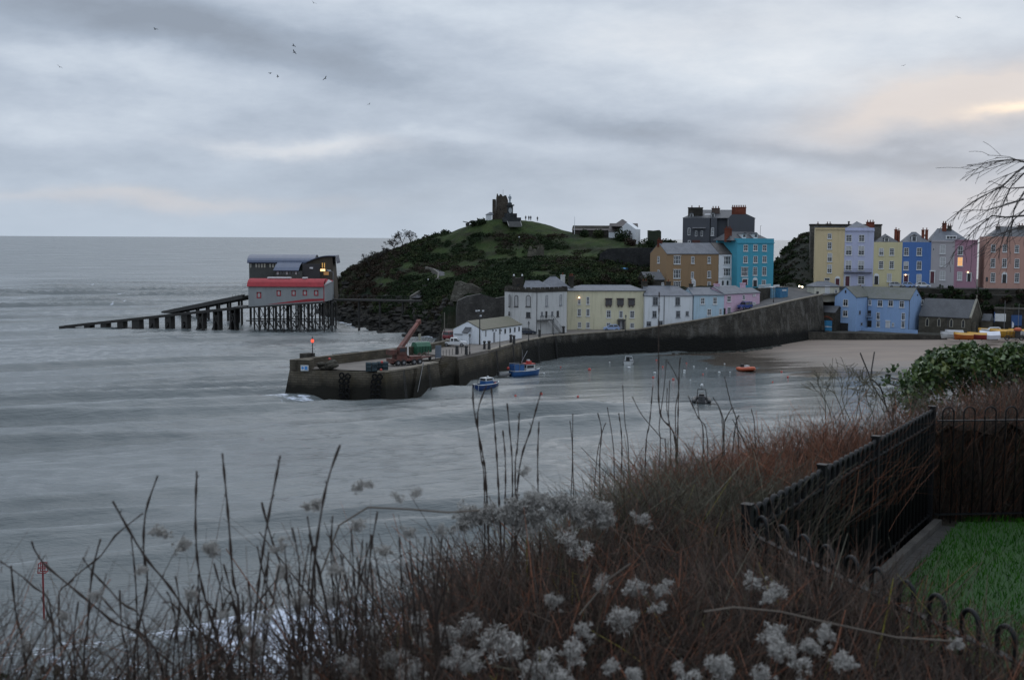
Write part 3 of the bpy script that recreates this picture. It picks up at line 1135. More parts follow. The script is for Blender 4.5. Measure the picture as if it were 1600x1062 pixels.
def dormer(root, fr, zf, cx, cy, w, h, n, m=None, roofm=None):
    x0, y0 = zf(cx - w / 2, cy - h / 2)
    x1, y1 = zf(cx + w / 2, cy + h / 2)
    s0, z1 = hitn(fr, n, x0, y0)
    s1, z0 = hitn(fr, n, x1, y1)
    d = MB(fr).box(s0, s1, n, n + 2.2, z0 - 0.3, z1).build('dormer', m or WF, root)
    b = MB(fr)
    p = [(s0 - 0.2, z1 + 0.003), (s1 + 0.2, z1 + 0.003), ((s0 + s1) / 2, z1 + (s1 - s0) * 0.38)]
    b.add([(a, n - 0.2, z) for a, z in p] + [(a, n + 2.3, z) for a, z in p], [(0, 1, 2), (5, 4, 3), (0, 3, 4, 1), (1, 4, 5, 2), (2, 5, 3, 0)])
    b.build('dormer_roof', roofm or SLD, d)
    t = (s1 - s0) * 0.14
    MB(fr).box(s0 + t, s1 - t, n - 0.02, n + 0.02, z0 + t, z1 - t).build('pane', GL, d)


# ================================================================ cottages along the quay
ROW = 'painted houses along the harbour quay'
# white house with the castellated parapet
wc = paint('weathered_white_render', (0.46, 0.46, 0.45), 0.45)
A_, B_, C_ = G(794.2, 518.5, 5.6), G(837.8, 521.4, 5.6), W(885.5, 500, 292)
A_ = W(794.2, 500, 288.5)
B_ = W(837.8, 500, 285.0)
h1 = thing('castellated_house', 'weathered white house with a dark battlemented parapet, arched windows and an outside stair', 'house', (A_.x, A_.y, 5.4), ROW)
fa, fb = Fr(xy(A_), xy(B_)), Fr(xy(B_), xy(C_))
zt = fb.hit(837.8, 456.6)[1]
D_ = Vector((C_.x - 3.5, C_.y + 9, 0))
E_ = Vector((A_.x + 1.0, A_.y + 9, 0))
A2 = Vector((A_.x - 0.9, A_.y + 2.2, 0))
foot = [A2, A_, B_, C_, D_, E_]
MB().loft([[Vector((q.x, q.y, z)) for q in foot] for z in (4.6, zt)]).build('wall', wc, h1)
cen = sum(foot, Vector((0, 0, 0))) / 6
b = MB()
ztop = fb.hit(837.8, 449.2)[1]
out = [cen + (q - cen) * 1.02 for q in foot]
b.loft([[Vector((q.x, q.y, z)) for q in out] for z in (zt - 0.05, ztop - 0.45)])
for i in range(6):
    p, q = out[i], out[(i + 1) % 6]
    L = (q - p).length
    nn_ = max(2, int(L / 1.35))
    for j in range(nn_):
        f = Fr(xy(p), xy(q))
        b.fr = f
        b.box(L * (j + 0.18) / nn_, L * (j + 0.82) / nn_, 0.0, 0.4, ztop - 0.452, ztop)
b.fr = None
b.build('parapet', STD, h1)
openings(h1, fa, c8, [(232, 425, 62, 190, 'a', DKF, BLIND), (430, 425, 78, 190, 'a', DKF, BLIND), (430, 655, 70, 90, 'c', DKF)])
openings(h1, Fr(xy(A2), xy(A_)), c8, [(118, 420, 20, 200, 'a', DKF, BLIND), (112, 630, 16, 60, 'c', DKF)])
openings(h1, fb, c8, [(735, 420, 40, 185, 'a', GRF, BLIND), (968, 405, 40, 180, 'a', GRF, BLIND), (655, 640, 28, 70, 's', GRF), (728, 650, 30, 110, 'd:black*'), (825, 635, 30, 75, 's', GRF), (917, 637, 36, 95, 's', DKF)])
s_, z_ = hitn(fb, 0, *c8(565, 400))
pipe(h1, fb, 0.1, 5.6, zt)
# turret
q0 = W(c8(165, 0)[0], 440, 290.5)
q1 = W(c8(352, 0)[0], 440, 290.5)
ft = Fr(xy(q0), xy(q1))
za, zb_ = ft.hit(810, c8(0, 200)[1])[1], ft.hit(810, c8(0, 45)[1])[1]
t_ = MB(ft).box(0, ft.L, 0, 2.6, za - 1.2, zb_)
for s in (0.0, ft.L - 0.7):
    t_.box(s, s + 0.7, -0.05, 0.6, zb_ + 0.002, zb_ + 0.45)
tw = t_.build('turret', STD, h1)
for s in (0.35, ft.L - 0.35):
    MB().lathe([(0.16, 0), (0.22, 0.18), (0.08, 0.4), (0.02, 0.55)], 8, ft.p(s, 0.25, zb_ + 0.45)).build('finial', WF, tw)
MB(ft).add([(1.15, -0.02, za + 0.1), (1.95, -0.02, za + 0.75), (1.0, -0.02, za + 0.8)], [(0, 1, 2)]).build('niche', DARK, tw)
# roofs behind the parapet
fr_ = Fr(xy(W(819, 440, 289)), xy(W(863, 440, 289)))
z0 = ztop - 0.4
hip_roof(h1, fr_, 0, fr_.L, 0, 5, z0, hitn(fr_, 2.5, 840, 438.4)[1], 0.3, 3.0, SL)
fr_ = Fr(xy(W(853, 440, 293)), xy(W(890, 440, 295)))
hip_roof(h1, fr_, 0, fr_.L, 0, 6, z0, hitn(fr_, 3, 868, 432)[1], 2.2, 2.4, SL)
chimney(h1, fr_, c8, 985, 1040, -5, z0, 4.0, wc, 1)
chimney(h1, fr_, c8, 1118, 1180, 15, z0, 1.0, STD, 2)
# outside stair with landing
sa = hitn(fb, -1.4, *c8(630, 745))
sb = hitn(fb, -1.4, *c8(835, 745))
se = hitn(fb, -1.4, *c8(1000, 940))
st_ = MB(fb).box(sa[0], sb[0], -1.5, -0.01, sa[1] - 0.18, sa[1])
for i in range(11):
    t = i / 11
    x_ = sb[0] + (se[0] - sb[0]) * t
    z_ = sa[1] + (5.6 - sa[1]) * (i + 1) / 11
    st_.box(x_ + 0.002, x_ + (se[0] - sb[0]) / 11, -1.45, -0.3, z_ - 0.12, z_)
st_.tube([(sa[0] + 0.1, -1.4, 5.2), (sa[0] + 0.1, -1.4, sa[1])], 0.09)
st_.tube([(sb[0] - 0.1, -1.4, 5.2), (sb[0] - 0.1, -1.4, sa[1])], 0.09)
stair = st_.build('stair', mat('stair_concrete', (0.07, 0.07, 0.068), None, 2.0, 0.9), h1)
rl = MB(fb)
for k in range(9):
    x_ = sa[0] + (sb[0] - sa[0]) * k / 8
    rl.tube([(x_, -1.45, sa[1]), (x_, -1.45, sa[1] + 1.0)], 0.03, 4)
rl.tube([(sa[0], -1.45, sa[1] + 1.0), (sb[0], -1.45, sa[1] + 1.0), (se[0], -1.45, 6.6)], 0.04, 5)
for k in range(1, 8):
    t = k / 8
    rl.tube([(sb[0] + (se[0] - sb[0]) * t, -1.45, sa[1] + (5.6 - sa[1]) * t), (sb[0] + (se[0] - sb[0]) * t, -1.45, sa[1] + 1 + (5.6 - sa[1]) * t)], 0.03, 4)
rl.build('stair_railing', IRON, stair)
hr = MB(fb).tube([(sb[0] + 1.8, -1.55, 8.0), (se[0] + 0.3, -1.55, 5.9)], 0.07, 5)
hr.build('handrail', WF, stair)

# yellow house
cy = paint('cream_yellow_render', (0.57, 0.53, 0.375), 0.3)
h2 = thing('quay_house', 'long cream yellow house with three dark bracketed upper windows above the quay', 'house', xy(W(886.5, 512, 301)) + (5.5,), ROW)
f2 = frame_px((886.5, 512, 301), (1006.5, 512, 303))
ze = f2.hit(945, 453.6)[1]
box_wall(h2, f2, 0, f2.L, 0, 8.5, 4.6, ze, cy)
hip_roof(h2, f2, 0, f2.L, 0, 8.5, ze, hitn(f2, 4.25, 950, 445.2)[1], 4.0, 2.8, SL, 0.35)
openings(h2, f2, c5, [(455, 180, 17, 44, 's'), (504, 180, 18, 44, 's'), (455, 248, 21, 42, 's'), (504, 248, 21, 42, 's'), (622, 256, 26, 42, 's'), (692, 258, 22, 40, 's'), (755, 258, 26, 42, 's'),
                      (456, 318, 20, 32, 's'), (504, 320, 22, 34, 's'), (621, 320, 24, 30, 's'), (755, 322, 24, 30, 's')])
for x in (621, 687, 750):
    x0, y0 = c5(x - 17, 170)
    x1, y1 = c5(x + 17, 208)
    s0, z1 = f2.hit(x0, y0)
    s1, z0 = f2.hit(x1, y1)
    wn = MB(f2).box(s0, s1, -0.5, -0.003, z0, z0 + 0.25).box(s0, s1, -0.5, -0.003, z1 - 0.3, z1)
    for k in range(5):
        a = s0 + (s1 - s0) * k / 4
        wn.box(a - 0.06, a + 0.06, -0.5, -0.4, z0 + 0.252, z1 - 0.302)
    wn.box(s0 - 0.15, s1 + 0.15, -0.65, -0.002, z1 + 0.002, z1 + 0.16)
    for a in (s0 + 0.3, s1 - 0.3):
        wn.box(a - 0.1, a + 0.1, -0.4, -0.004, z0 - 0.4, z0 - 0.002)
    wn = wn.build('oriel_window', mat('brown_joinery', (0.06, 0.045, 0.045), None, 2, 0.6), h2)
    MB(f2).box(s0 + 0.05, s1 - 0.05, -0.39, -0.005, z0 + 0.255, z1 - 0.305).build('pane', mat('leaded_glass', (0.10, 0.105, 0.11), (0.06, 0.062, 0.066), 5, 0.25), wn)
x0, y0 = c5(673, 294)
x1, y1 = c5(710, 340)
s0, z1 = f2.hit(x0, y0)
s1, z0 = f2.hit(x1, y1)
pr = MB(f2).box(s0, s0 + 0.45, -0.9, -0.002, 5.4, z1).box(s1 - 0.45, s1, -0.9, -0.002, 5.4, z1).box(s0 - 0.1, s1 + 0.1, -1.0, -0.002, z1 + 0.002, z1 + 0.35)
pr = pr.build('porch', DKF, h2)
MB(f2).box(s0 + 0.47, s1 - 0.47, -0.12, -0.004, 5.5, z1 - 0.05).build('door', WHITED, pr)
q = f2.p(*((f2.hit(*c5(453, 163))[0]), -0.35, f2.hit(*c5(453, 163))[1]))
lm = MB(f2)
s, z = f2.hit(*c5(453, 163))
lm.tube([(s, 0, z + 0.3), (s, -0.35, z + 0.35), (s, -0.35, z + 0.15)], 0.04, 5)
lb = lm.build('wall_lamp', IRON, h2)
MB().blob(f2.p(s, -0.35, z), 0.2, 0.2, 0.2).build('bulb', LAMP, lb)
chimney(h2, f2, c5, 812, 843, 70, ze - 0.5, 2.5, STD, 2)
chimney(h2, f2, c5, 398, 424, 40, ze - 0.5, 2.5, STD, 2)

# white cottage
ww = paint('white_render', (0.58, 0.60, 0.62), 0.25)
h3 = thing('quay_cottage', 'plain white cottage with a slate roof between the yellow house and the pale blue cottage', 'house', xy(W(1007, 512, 301.6)) + (5.5,), ROW)
f3 = frame_px((1007, 512, 301.6), (1081.5, 505, 303))
ze = f3.hit(1045, 461.6)[1]
zr = hitn(f3, 4.2, 1045, 446.5)[1]
box_wall(h3, f3, 0.003, f3.L, 0, 8.4, 4.6, ze, ww)
hip_roof(h3, f3, 0, f3.L, 0, 8.4, ze, zr, 0.4, 2.9, SL, 0.2)
openings(h3, f3, c5, [(887, 183, 30, 48, 's', GRF), (1014, 184, 28, 48, 's', GRF), (882, 257, 24, 38, 'c', GRF), (1016, 257, 24, 38, 'c', GRF), (1068, 253, 18, 26, 'c', GRF), (850, 312, 26, 28, 'c', GRF), (915, 308, 28, 28, 'c', GRF)])
pipe(h3, f3, f3.hit(*c5(937, 200))[0], 5.6, ze)
chimney(h3, f3, c5, 952, 975, 72, ze, 4.2, STD, 1)

# pale blue cottage
pb = paint('pale_blue_render', (0.37, 0.49, 0.57), 0.22)
h4 = thing('quay_cottage', 'small pale blue cottage between the white cottage and the pink house', 'house', xy(W(1082, 505, 303)) + (6.0,), ROW)
f4 = frame_px((1082, 505, 303), (1130.8, 495, 304.5))
ze = f4.hit(1105, 460.8)[1]
gable_wall(h4, f4, 0.003, f4.L, 0, 8, 4.6, ze, hitn(f4, 4, 1105, 449.6)[1], pb)
gable_roof(h4, f4, 0, f4.L, 0, 8, ze, hitn(f4, 4, 1105, 449.6)[1], SL, 0.25)
openings(h4, f4, c5, [(1156, 182, 24, 38, 's'), (1226, 181, 24, 40, 's'), (1193, 246, 24, 38, 's'), (1257, 243, 16, 36, 's')])
chimney(h4, f4, c5, 1085, 1102, 85, ze, 4, STD, 1)
pipe(h4, f4, 0.08, 6.8, ze)

# pink house running up the ramp
pk = paint('pink_render', (0.52, 0.36, 0.46), 0.22)
h5 = thing('quay_house', 'pink house with slate roofs stepping down beside the ramp road', 'house', xy(W(1131.2, 495, 304.6)) + (7.0,), ROW)
f5 = frame_px((1131.2, 495, 304.6), (1187, 480, 317))
ze = f5.hit(1160, 458.3)[1]
sm = f5.hit(1166.5, 470)[0]
zr1 = hitn(f5, 3.5, 1150, 446.8)[1]
zr2 = hitn(f5, 2.6, 1180, 449.6)[1]
gable_wall(h5, f5, 0.003, sm, 0, 7, 5.0, ze, zr1, pk)
gable_roof(h5, f5, 0, sm, 0, 7, ze, zr1, SL, 0.2)
gable_wall(h5, f5, sm + 0.003, f5.L, 0.05, 5.2, 7.0, ze - 0.05, zr2, pk)
gable_roof(h5, f5, sm + 0.13, f5.L, 0.05, 5.2, ze - 0.05, zr2, SL, 0.2)
openings(h5, f5, c5, [(1305, 170, 22, 34, 's'), (1389, 162, 14, 30, 's'), (1305, 235, 20, 36, 's'), (1448, 150, 16, 14, 'n', WF, BLIND), (1448, 197, 16, 16, 'n', WF, BLIND), (1280, 248, 10, 50, 'd:black*')])
chimney(h5, f5, c5, 1236, 1254, 85, ze, 3.4, pk, 2)
chimney(h5, f5, c5, 1385, 1400, 80, ze, 3.4, pk, 1)

# ================================================================ terrace on the castle hill road
UP = 'tall houses on the road above the quay'
oc = paint('ochre_render', (0.25, 0.16, 0.085), 0.22)
h6 = thing('ochre_house', 'big ochre brown house with a slate gable roof above the quay cottages', 'house', xy(W(1041, 448, 330)) + (13.5,), UP)
f6 = frame_px((1041, 448, 330), (1122, 448, 337))
ze = f6.hit(1080, 396.5)[1]
zr = hitn(f6, 4.3, 1075, 380.3)[1]
gable_wall(h6, f6, 0, f6.L, 0, 8.6, 12.5, ze, zr, oc)
gable_roof(h6, f6, 0, f6.L, 0, 8.6, ze, zr, SL, 0.2, 0.02)
openings(h6, f6, c6, [(323, 537, 58, 72, 'b'), (460, 537, 28, 62, 's'), (603, 537, 28, 60, 's'), (321, 660, 60, 76, 'b'), (457, 670, 24, 60, 's'), (603, 663, 32, 62, 's'),
                      (323, 748, 60, 46, 'b'), (603, 748, 30, 46, 's'), (465, 752, 28, 52, 'D:white')])
g6 = Fr(xy(f6.p(0, 8.6, 0)), xy(f6.p(0, 0, 0)))
openings(g6, None, None, []) if False else None
openings(h6, g6, c6, [(163, 535, 20, 60, 's'), (163, 640, 18, 36, 's')])
chimney(h6, f6, c6, 165, 196, 360, zr - 1.0, 4.0, BRICK, 2)

wn_ = paint('white_stucco', (0.60, 0.62, 0.64), 0.2)
h7 = thing('narrow_house', 'narrow white house with three storeys squeezed between the ochre and turquoise houses', 'house', xy(W(1122.4, 448, 337)) + (13.5,), UP)
f7 = frame_px((1122.4, 448, 337.05), (1151, 448, 339.5))
ze = f7.hit(1136, 397)[1]
zr = hitn(f7, 4.3, 1130, 380.3)[1]
gable_wall(h7, f7, 0.003, f7.L, 0, 8.6, 12.5, ze, zr, wn_)
gable_roof(h7, f7, 0.05, f7.L, 0, 8.6, ze, zr, slate('brown_slate', (0.05, 0.045, 0.042), (0.07, 0.06, 0.055)), 0.15, 0.0)
openings(h7, f7, c6, [(760, 540, 58, 72, 'b'), (758, 643, 58, 68, 'b'), (722, 737, 24, 50, 'a'), (764, 737, 24, 50, 'a'), (808, 735, 24, 54, 'd:maroon')])
MB(f7).box(0.1, f7.L - 0.1, -0.25, -0.003, f7.hit(1136, 434.4)[1], f7.hit(1136, 433)[1]).build('string_course', WF, h7)

tq = paint('turquoise_render', (0.05, 0.28, 0.38), 0.18)
h8 = thing('turquoise_house', 'tall turquoise house with white sash windows and a slate mansard with two dormers', 'house', xy(W(1151, 449, 336.5)) + (13.5,), UP)
f8 = frame_px((1151, 449, 336.5), (1207.7, 449, 342))
zt = f8.hit(1180, 372.6)[1]
box_wall(h8, f8, 0, f8.L, 0, 10, 12.5, zt, tq)
MB(f8).box(-0.12, f8.L + 0.12, -0.2, -0.003, f8.hit(1180, 378.6)[1] - 0.25, f8.hit(1180, 378.6)[1]).build('cornice', tq, h8)
hip_roof(h8, f8, -1.6, f8.L - 0.3, 0.9, 9.5, zt - 0.5, hitn(f8, 5, 1170, 362.0)[1], 2.2, 3.2, SLD, 0.0)
dormer(h8, f8, c6, 911, 327, 30, 34, 1.6)
dormer(h8, f8, c6, 1011, 327, 30, 34, 1.6)
chimney(h8, f8, c6, 755, 803, 262, zt - 1, 3.0, BRICK, 3)
openings(h8, f8, c6, [(922, 432, 38, 58, 's'), (1007, 430, 38, 56, 's'), (1087, 432, 38, 58, 's'), (920, 533, 38, 60, 's'), (1007, 533, 38, 60, 's'), (1087, 531, 38, 58, 's'),
                      (912, 640, 58, 78, 'b'), (1004, 635, 38, 74, 's'), (1084, 635, 38, 76, 's'), (915, 730, 40, 50, 'd:maroon'), (1003, 742, 32, 56, 'D:black'), (1080, 732, 36, 44, 's')])
MB(f8).tube([(f8.L - 2.5, 3, zt), (f8.L - 2.5, 3, zt + 3.6), (f8.L - 2.0, 3, zt + 3.65)], 0.05, 5).build('aerial', IRON, h8)

# dark hotel
dk = paint('charcoal_render', (0.058, 0.062, 0.072), 0.25)
h9 = thing('hotel', 'dark charcoal hotel towering over the coloured houses with a long red chimney', 'hotel', xy(W(1065, 440, 352)) + (13,), None)
f9 = frame_px((1065.3, 440, 350), (1135.5, 440, 347.6))
zt = f9.hit(1090, 341)[1]
sL = f9.hit(1109, 360)[0]
box_wall(h9, f9, 0, sL, 0, 13, 12, zt, dk)
MB(f9).box(sL + 0.003, f9.L + 2, 1.2, 13, 12, zt + 0.1).build('recessed_wall', dk, h9)
MB(f9).box(sL + 0.25, sL + 2.0, -0.2, 1.198, 12, zt - 0.02).build('bay', dk, h9)
zr = hitn(f9, 6, 1110, 328.3)[1]
hip_roof(h9, f9, 0, f9.L + 4, 0.2, 13, zt + 0.12, zr, 4.6, 0.4, SLD, 0.1)
fG = frame_px((1134.5, 440, 346.8), (1177.3, 440, 345.6))
zg = fG.hit(1170, 341.5)[1]
zk = fG.hit(1160, 335)[1]
L9 = fG.L
s8 = fG.hit(1165.5, 335)[0]
s9 = fG.hit(1143.5, 335)[0]
p = [(0, 12), (L9, 12), (L9, zg), (s8, zk), (s9, zk), (0, zg - 0.2)]
MB(fG).add([(a, 0, z) for a, z in p] + [(a, 13, z) for a, z in p], [(i, (i + 1) % 6, (i + 1) % 6 + 6, i + 6) for i in range(6)] + [(5, 4, 3, 2, 1, 0), (6, 7, 8, 9, 10, 11)]).build('gable', dk, h9)
b = MB(fG)
b.add([(s8, 0.1, zk), (L9 + 0.15, 0.1, zg - 0.05), (L9 + 0.15, 13, zg - 0.05), (s8, 13, zk), (s8, 0.1, zk + 0.2), (L9 + 0.15, 0.1, zg + 0.15), (L9 + 0.15, 13, zg + 0.15), (s8, 13, zk + 0.2)],
      [(3, 2, 1, 0), (4, 5, 6, 7), (0, 1, 5, 4), (1, 2, 6, 5), (2, 3, 7, 6), (3, 0, 4, 7)]).build('gable_roof', SLD, h9)
chimney(h9, fG, c6, 802, 927, 75, zk - 0.3, 0.4, BRICK, 8, 1.2)
chimney(h9, f9, c6, 420, 548, 78, zt, 1.6, STD, 2, 1.6)
chimney(h9, f9, c6, 626, 697, 84, zt, 3.5, mat('brown_brick', (0.085, 0.06, 0.05), None, 3, 0.9), 3, 1.2)
chimney(h9, fG, c6, 975, 992, 178, zg - 0.3, 0.6, WF, 0, 0.5)
dormer(h9, f9, c6, 450, 150, 30, 34, 0.9)
dormer(h9, f9, c6, 636, 150, 30, 38, 0.9)
for x, y in ((578, 147), (612, 147)):
    s, z = hitn(f9, 2.6, *c6(x, y))
    k = (zr - zt) / 6.5
    MB(f9).add([(s - 0.7, 2.2, z - 0.1), (s + 0.6, 2.2, z - 0.1), (s + 0.9, 3.2, z + k * 1.0), (s - 0.4, 3.2, z + k * 1.0), (s - 0.7, 2.2, z - 0.4), (s + 0.6, 2.2, z - 0.4), (s + 0.9, 3.2, z + k - 0.4), (s - 0.4, 3.2, z + k - 0.4)],
               [(0, 1, 2, 3), (7, 6, 5, 4), (0, 4, 5, 1), (1, 5, 6, 2), (2, 6, 7, 3), (3, 7, 4, 0)]).build('skylight', mat('skylight_glass', (0.45, 0.47, 0.5), None, 1, 0.2), h9)
openings(h9, f9, c6, [(428, 290, 22, 64, 'n', WF), (490, 306, 18, 50, 'n', WF), (540, 306, 18, 50, 'n', WF), (430, 378, 24, 24, 'n', WF)])
openings(h9, f9, c6, [(633, 290, 26, 68, 's', WF)], -0.2)
s0, z0 = f9.hit(*c6(458, 262))
s1, _ = f9.hit(*c6(572, 262))
MB(f9).box(s0, s1, -0.9, -0.003, z0, z0 + 0.3).build('canopy', mat('canopy_grey', (0.2, 0.2, 0.21), None, 1, 0.7), h9)
s0, z0 = f9.hit(*c6(455, 388))
s1, z1 = f9.hit(*c6(525, 364))
MB(f9).box(s0, s1, -0.2, -0.003, z0, z1).build('entrance', mat('oxblood', (0.07, 0.025, 0.02), None, 1, 0.7), h9)
pipe(h9, fG, 0.25, 20, zg - 0.3, -0.1, mat('pale_pipe', (0.25, 0.25, 0.25), None, 1, 0.6))

# small slate-roofed outhouse and wall below the ochre house
o1 = thing('outhouse', 'low stone outhouse with a grey slate roof against the ochre gable', 'outhouse', xy(W(1013, 452, 326)) + (12,), None)
fo1 = frame_px((1009, 452, 325), (1038, 452, 327))
zA = fo1.hit(1025, 437)[1]
gable_wall(o1, fo1, 0, fo1.L, 0, 5, 10, zA, zA + 1.9, STD)
gable_roof(o1, fo1, 0, fo1.L, 0, 5, zA, zA + 1.9, SLD, 0.15)
openings(o1, fo1, c6, [(198, 745, 20, 24, 'c')])

# ================================================================ the tall terrace on the right
TER = 'painted Georgian houses in the upper terrace'
YT = 347.0
cols = {'yellow': paint('terrace_yellow', (0.52, 0.42, 0.25), 0.2), 'lavender': paint('terrace_lavender', (0.40, 0.42, 0.56), 0.2), 'pale_yellow': paint('terrace_pale_yellow', (0.50, 0.45, 0.27), 0.2),
        'blue': paint('terrace_blue', (0.060, 0.14, 0.35), 0.18), 'grey': paint('terrace_grey', (0.33, 0.31, 0.32), 0.2), 'mauve': paint('terrace_mauve', (0.31, 0.17, 0.22), 0.2),
        'salmon': paint('terrace_salmon', (0.40, 0.235, 0.19), 0.25)}


def terrace(name, label, m, x0, x1, ytop, ybase, Y0, Y1, depth=10.0):
    fr = frame_px((x0, ybase, Y0), (x1, ybase, Y1))
    h = thing(name, label, 'house', (fr.o.x, fr.o.y, 14.0), TER)
    zt = fr.hit((x0 + x1) / 2, ytop)[1]
    box_wall(h, fr, 0.004, fr.L - 0.004, 0, depth, 12.8, zt, m)
    return h, fr, zt


tA, fA, zA = terrace('terrace_house', 'tall narrow yellow house at the seaward end of the upper terrace', cols['yellow'], 1271.5, 1318, 355.6, 446, 347.5, 345.7)
MB(fA).box(-0.1, fA.L, -0.25, -0.003, zA - 0.55, zA - 0.25).build('cornice', cols['yellow'], tA)
MB(fA).box(-0.15, fA.L - 0.01, -0.12, 10, zA + 0.002, zA + 0.2).build('coping', LEAD, tA)
openings(tA, fA, c7, [(287, 168, 28, 36, 's'), (287, 233, 30, 48, 's'), (288, 312, 32, 58, 'sw'), (286, 388, 32, 58, 'sw'), (270, 460, 38, 20, 'n'), (340, 477, 26, 44, 'D:maroon')])
tB, fB, zB = terrace('terrace_house', 'lavender house with a long black balcony and a slate pediment roof', cols['lavender'], 1318, 1363.5, 355.8, 446, 345.7, 344.1)
MB(fB).box(0.01, fB.L + 0.1, -0.3, -0.003, zB - 0.9, zB - 0.55).build('cornice', cols['lavender'], tB)
hip_roof(tB, fB, 0.3, fB.L - 0.3, 0.6, 9.4, zB - 0.3, hitn(fB, 5, 1337.5, 346.4)[1], fB.L * 0.38, fB.L * 0.5, SL, 0.0)
openings(tB, fB, c7, [(417, 182, 40, 48, 's'), (503, 182, 40, 48, 's'), (416, 265, 42, 64, 'sw'), (501, 266, 42, 64, 'sw'), (414, 365, 42, 66, 'sw'), (499, 366, 42, 66, 'sw'), (407, 472, 28, 66, 'd:maroon'), (500, 465, 46, 56, 's')])
s0, z0 = fB.hit(*c7(382, 411))
s1, z1 = fB.hit(*c7(572, 391))
bl = MB(fB).box(s0, s1, -1.1, -0.003, z0 - 0.12, z0)
for k in range(24):
    a = s0 + (s1 - s0) * (k + 0.5) / 24
    bl.box(a - 0.02, a + 0.02, -1.08, -1.04, z0 + 0.002, z1)
bl.box(s0, s1, -1.1, -1.02, z1 + 0.002, z1 + 0.06)
bl.box(s0, s0 + 0.05, -1.0, -0.01, z1, z1 + 0.05)
bl.box(s1 - 0.05, s1, -1.0, -0.01, z1, z1 + 0.05)
bl.build('balcony', IRON, tB)
chimney(tB, fB, c7, 535, 590, 72, zB - 0.5, 5.0, BRICK, 3)
tC, fC, zC = terrace('terrace_house', 'pale yellow three storey house between the lavender and royal blue houses', cols['pale_yellow'], 1363.5, 1408.2, 378.3, 446, 344.1, 342.5)
hip_roof(tC, fC, 0.1, fC.L - 0.6, 0.5, 9.5, zC - 0.2, hitn(fC, 5, 1383, 365.6)[1], 3.2, 3.6, SLD, 0.0)
dormer(tC, fC, c7, 672, 193, 30, 28, 1.2)
chimney(tC, fC, c7, 728, 746, 122, zC - 0.4, 3.5, BRICK, 1, 1.6)
chimney(tC, fC, c7, 749, 764, 130, zC - 0.4, 3.5, BRICK, 1, 1.6)
openings(tC, fC, c7, [(636, 274, 32, 50, 'sw'), (707, 274, 32, 50, 's'), (634, 362, 32, 54, 's'), (706, 362, 32, 54, 's'), (602, 466, 26, 58, 'D:black'), (690, 448, 32, 56, 's', WF, BLIND)])
tD, fD, zD = terrace('terrace_house', 'royal blue three storey house with a slate roof and tall red chimneys', cols['blue'], 1408.2, 1453.3, 378.3, 446, 342.5, 340.9)
hip_roof(tD, fD, -0.2, fD.L - 0.2, 0.5, 9.5, zD - 0.2, hitn(fD, 5, 1425, 362.8)[1], 3.0, 3.4, SL, 0.0)
dormer(tD, fD, c7, 858, 187, 32, 40, 1.0)
chimney(tD, fD, c7, 912, 928, 125, zD - 0.4, 2.5, BRICK, 1, 1.4)
chimney(tD, fD, c7, 937, 953, 125, zD - 0.4, 2.5, BRICK, 1, 1.4)
MB(fD).box(fD.hit(1443.5, 367)[0], fD.hit(1449, 367)[0], 2.7, 3.4, fD.hit(1446, 369)[1], fD.hit(1446, 366.5)[1]).build('chimney_link', BRICK, tD)
openings(tD, fD, c7, [(805, 273, 34, 54, 's'), (892, 273, 36, 54, 's'), (803, 368, 34, 58, 'sw'), (891, 366, 34, 58, 's'), (802, 462, 28, 60, 'd:maroon'), (890, 455, 34, 60, 's', WF, BLIND)])
tE, fE, zE = terrace('terrace_house', 'pale grey three storey house sharing a big slate hipped roof with the mauve house', cols['grey'], 1453.3, 1489.8, 375.4, 446, 340.9, 339.6)
openings(tE, fE, c7, [(1050, 257, 38, 60, 's', WF, BLIND), (1051, 342, 40, 62, 's', WF, BLIND), (1049, 435, 38, 62, 's', WF, BLIND), (980, 446, 26, 78, 'd:maroon'), (990, 257, 10, 20, 'n')])
MB(fE).box(0.01, fE.L, -0.2, -0.003, zE - 0.5, zE - 0.2).build('cornice', cols['grey'], tE)
zr = hitn(fE, 5, 1485, 357.4)[1]
fEF = frame_px((1452, 446, 341.0), (1513, 446, 338.8))
hip_roof(tE, fEF, 0, fEF.L, 0.5, 10, zE - 0.2, zr, 2.2, 4.4, SL, 0.0)
chimney(tE, fEF, c7, 1050, 1078, 80, zr - 1.2, 4.2, BRICK, 2)
chimney(tE, fEF, c7, 1085, 1112, 98, zr - 1.2, 4.4, STD, 2)
s0, z0 = hitn(fEF, 1.2, *c7(1072, 190))
s1, z1 = hitn(fEF, 1.2, *c7(1145, 165))
dm = MB(fEF).box(s0, s1, 1.2, 3.5, z0, z1).build('dormer', WF, tE)
for k in range(3):
    MB(fEF).box(s0 + 0.25 + (s1 - s0 - 0.3) * k / 3, s0 + (s1 - s0 - 0.3) * (k + 1) / 3 + 0.1, 1.17, 1.22, z0 + 0.2, z1 - 0.2).build('pane', GL, dm)
tF, fF, zF = terrace('terrace_house', 'mauve pink house with one orange lit window and a lamp over its black door', cols['mauve'], 1489.8, 1525.2, 374.6, 446, 339.6, 338.4)
openings(tF, fF, c7, [(1170, 265, 36, 60, 's'), (1168, 340, 38, 62, 's', WF, LITW), (1165, 437, 34, 58, 's', WF, BLIND), (1228, 448, 22, 54, 'd:black')])
MB(fF).box(0, fF.L + 0.1, -0.2, -0.003, zF - 0.3, zF - 0.002).build('cornice', cols['mauve'], tF)
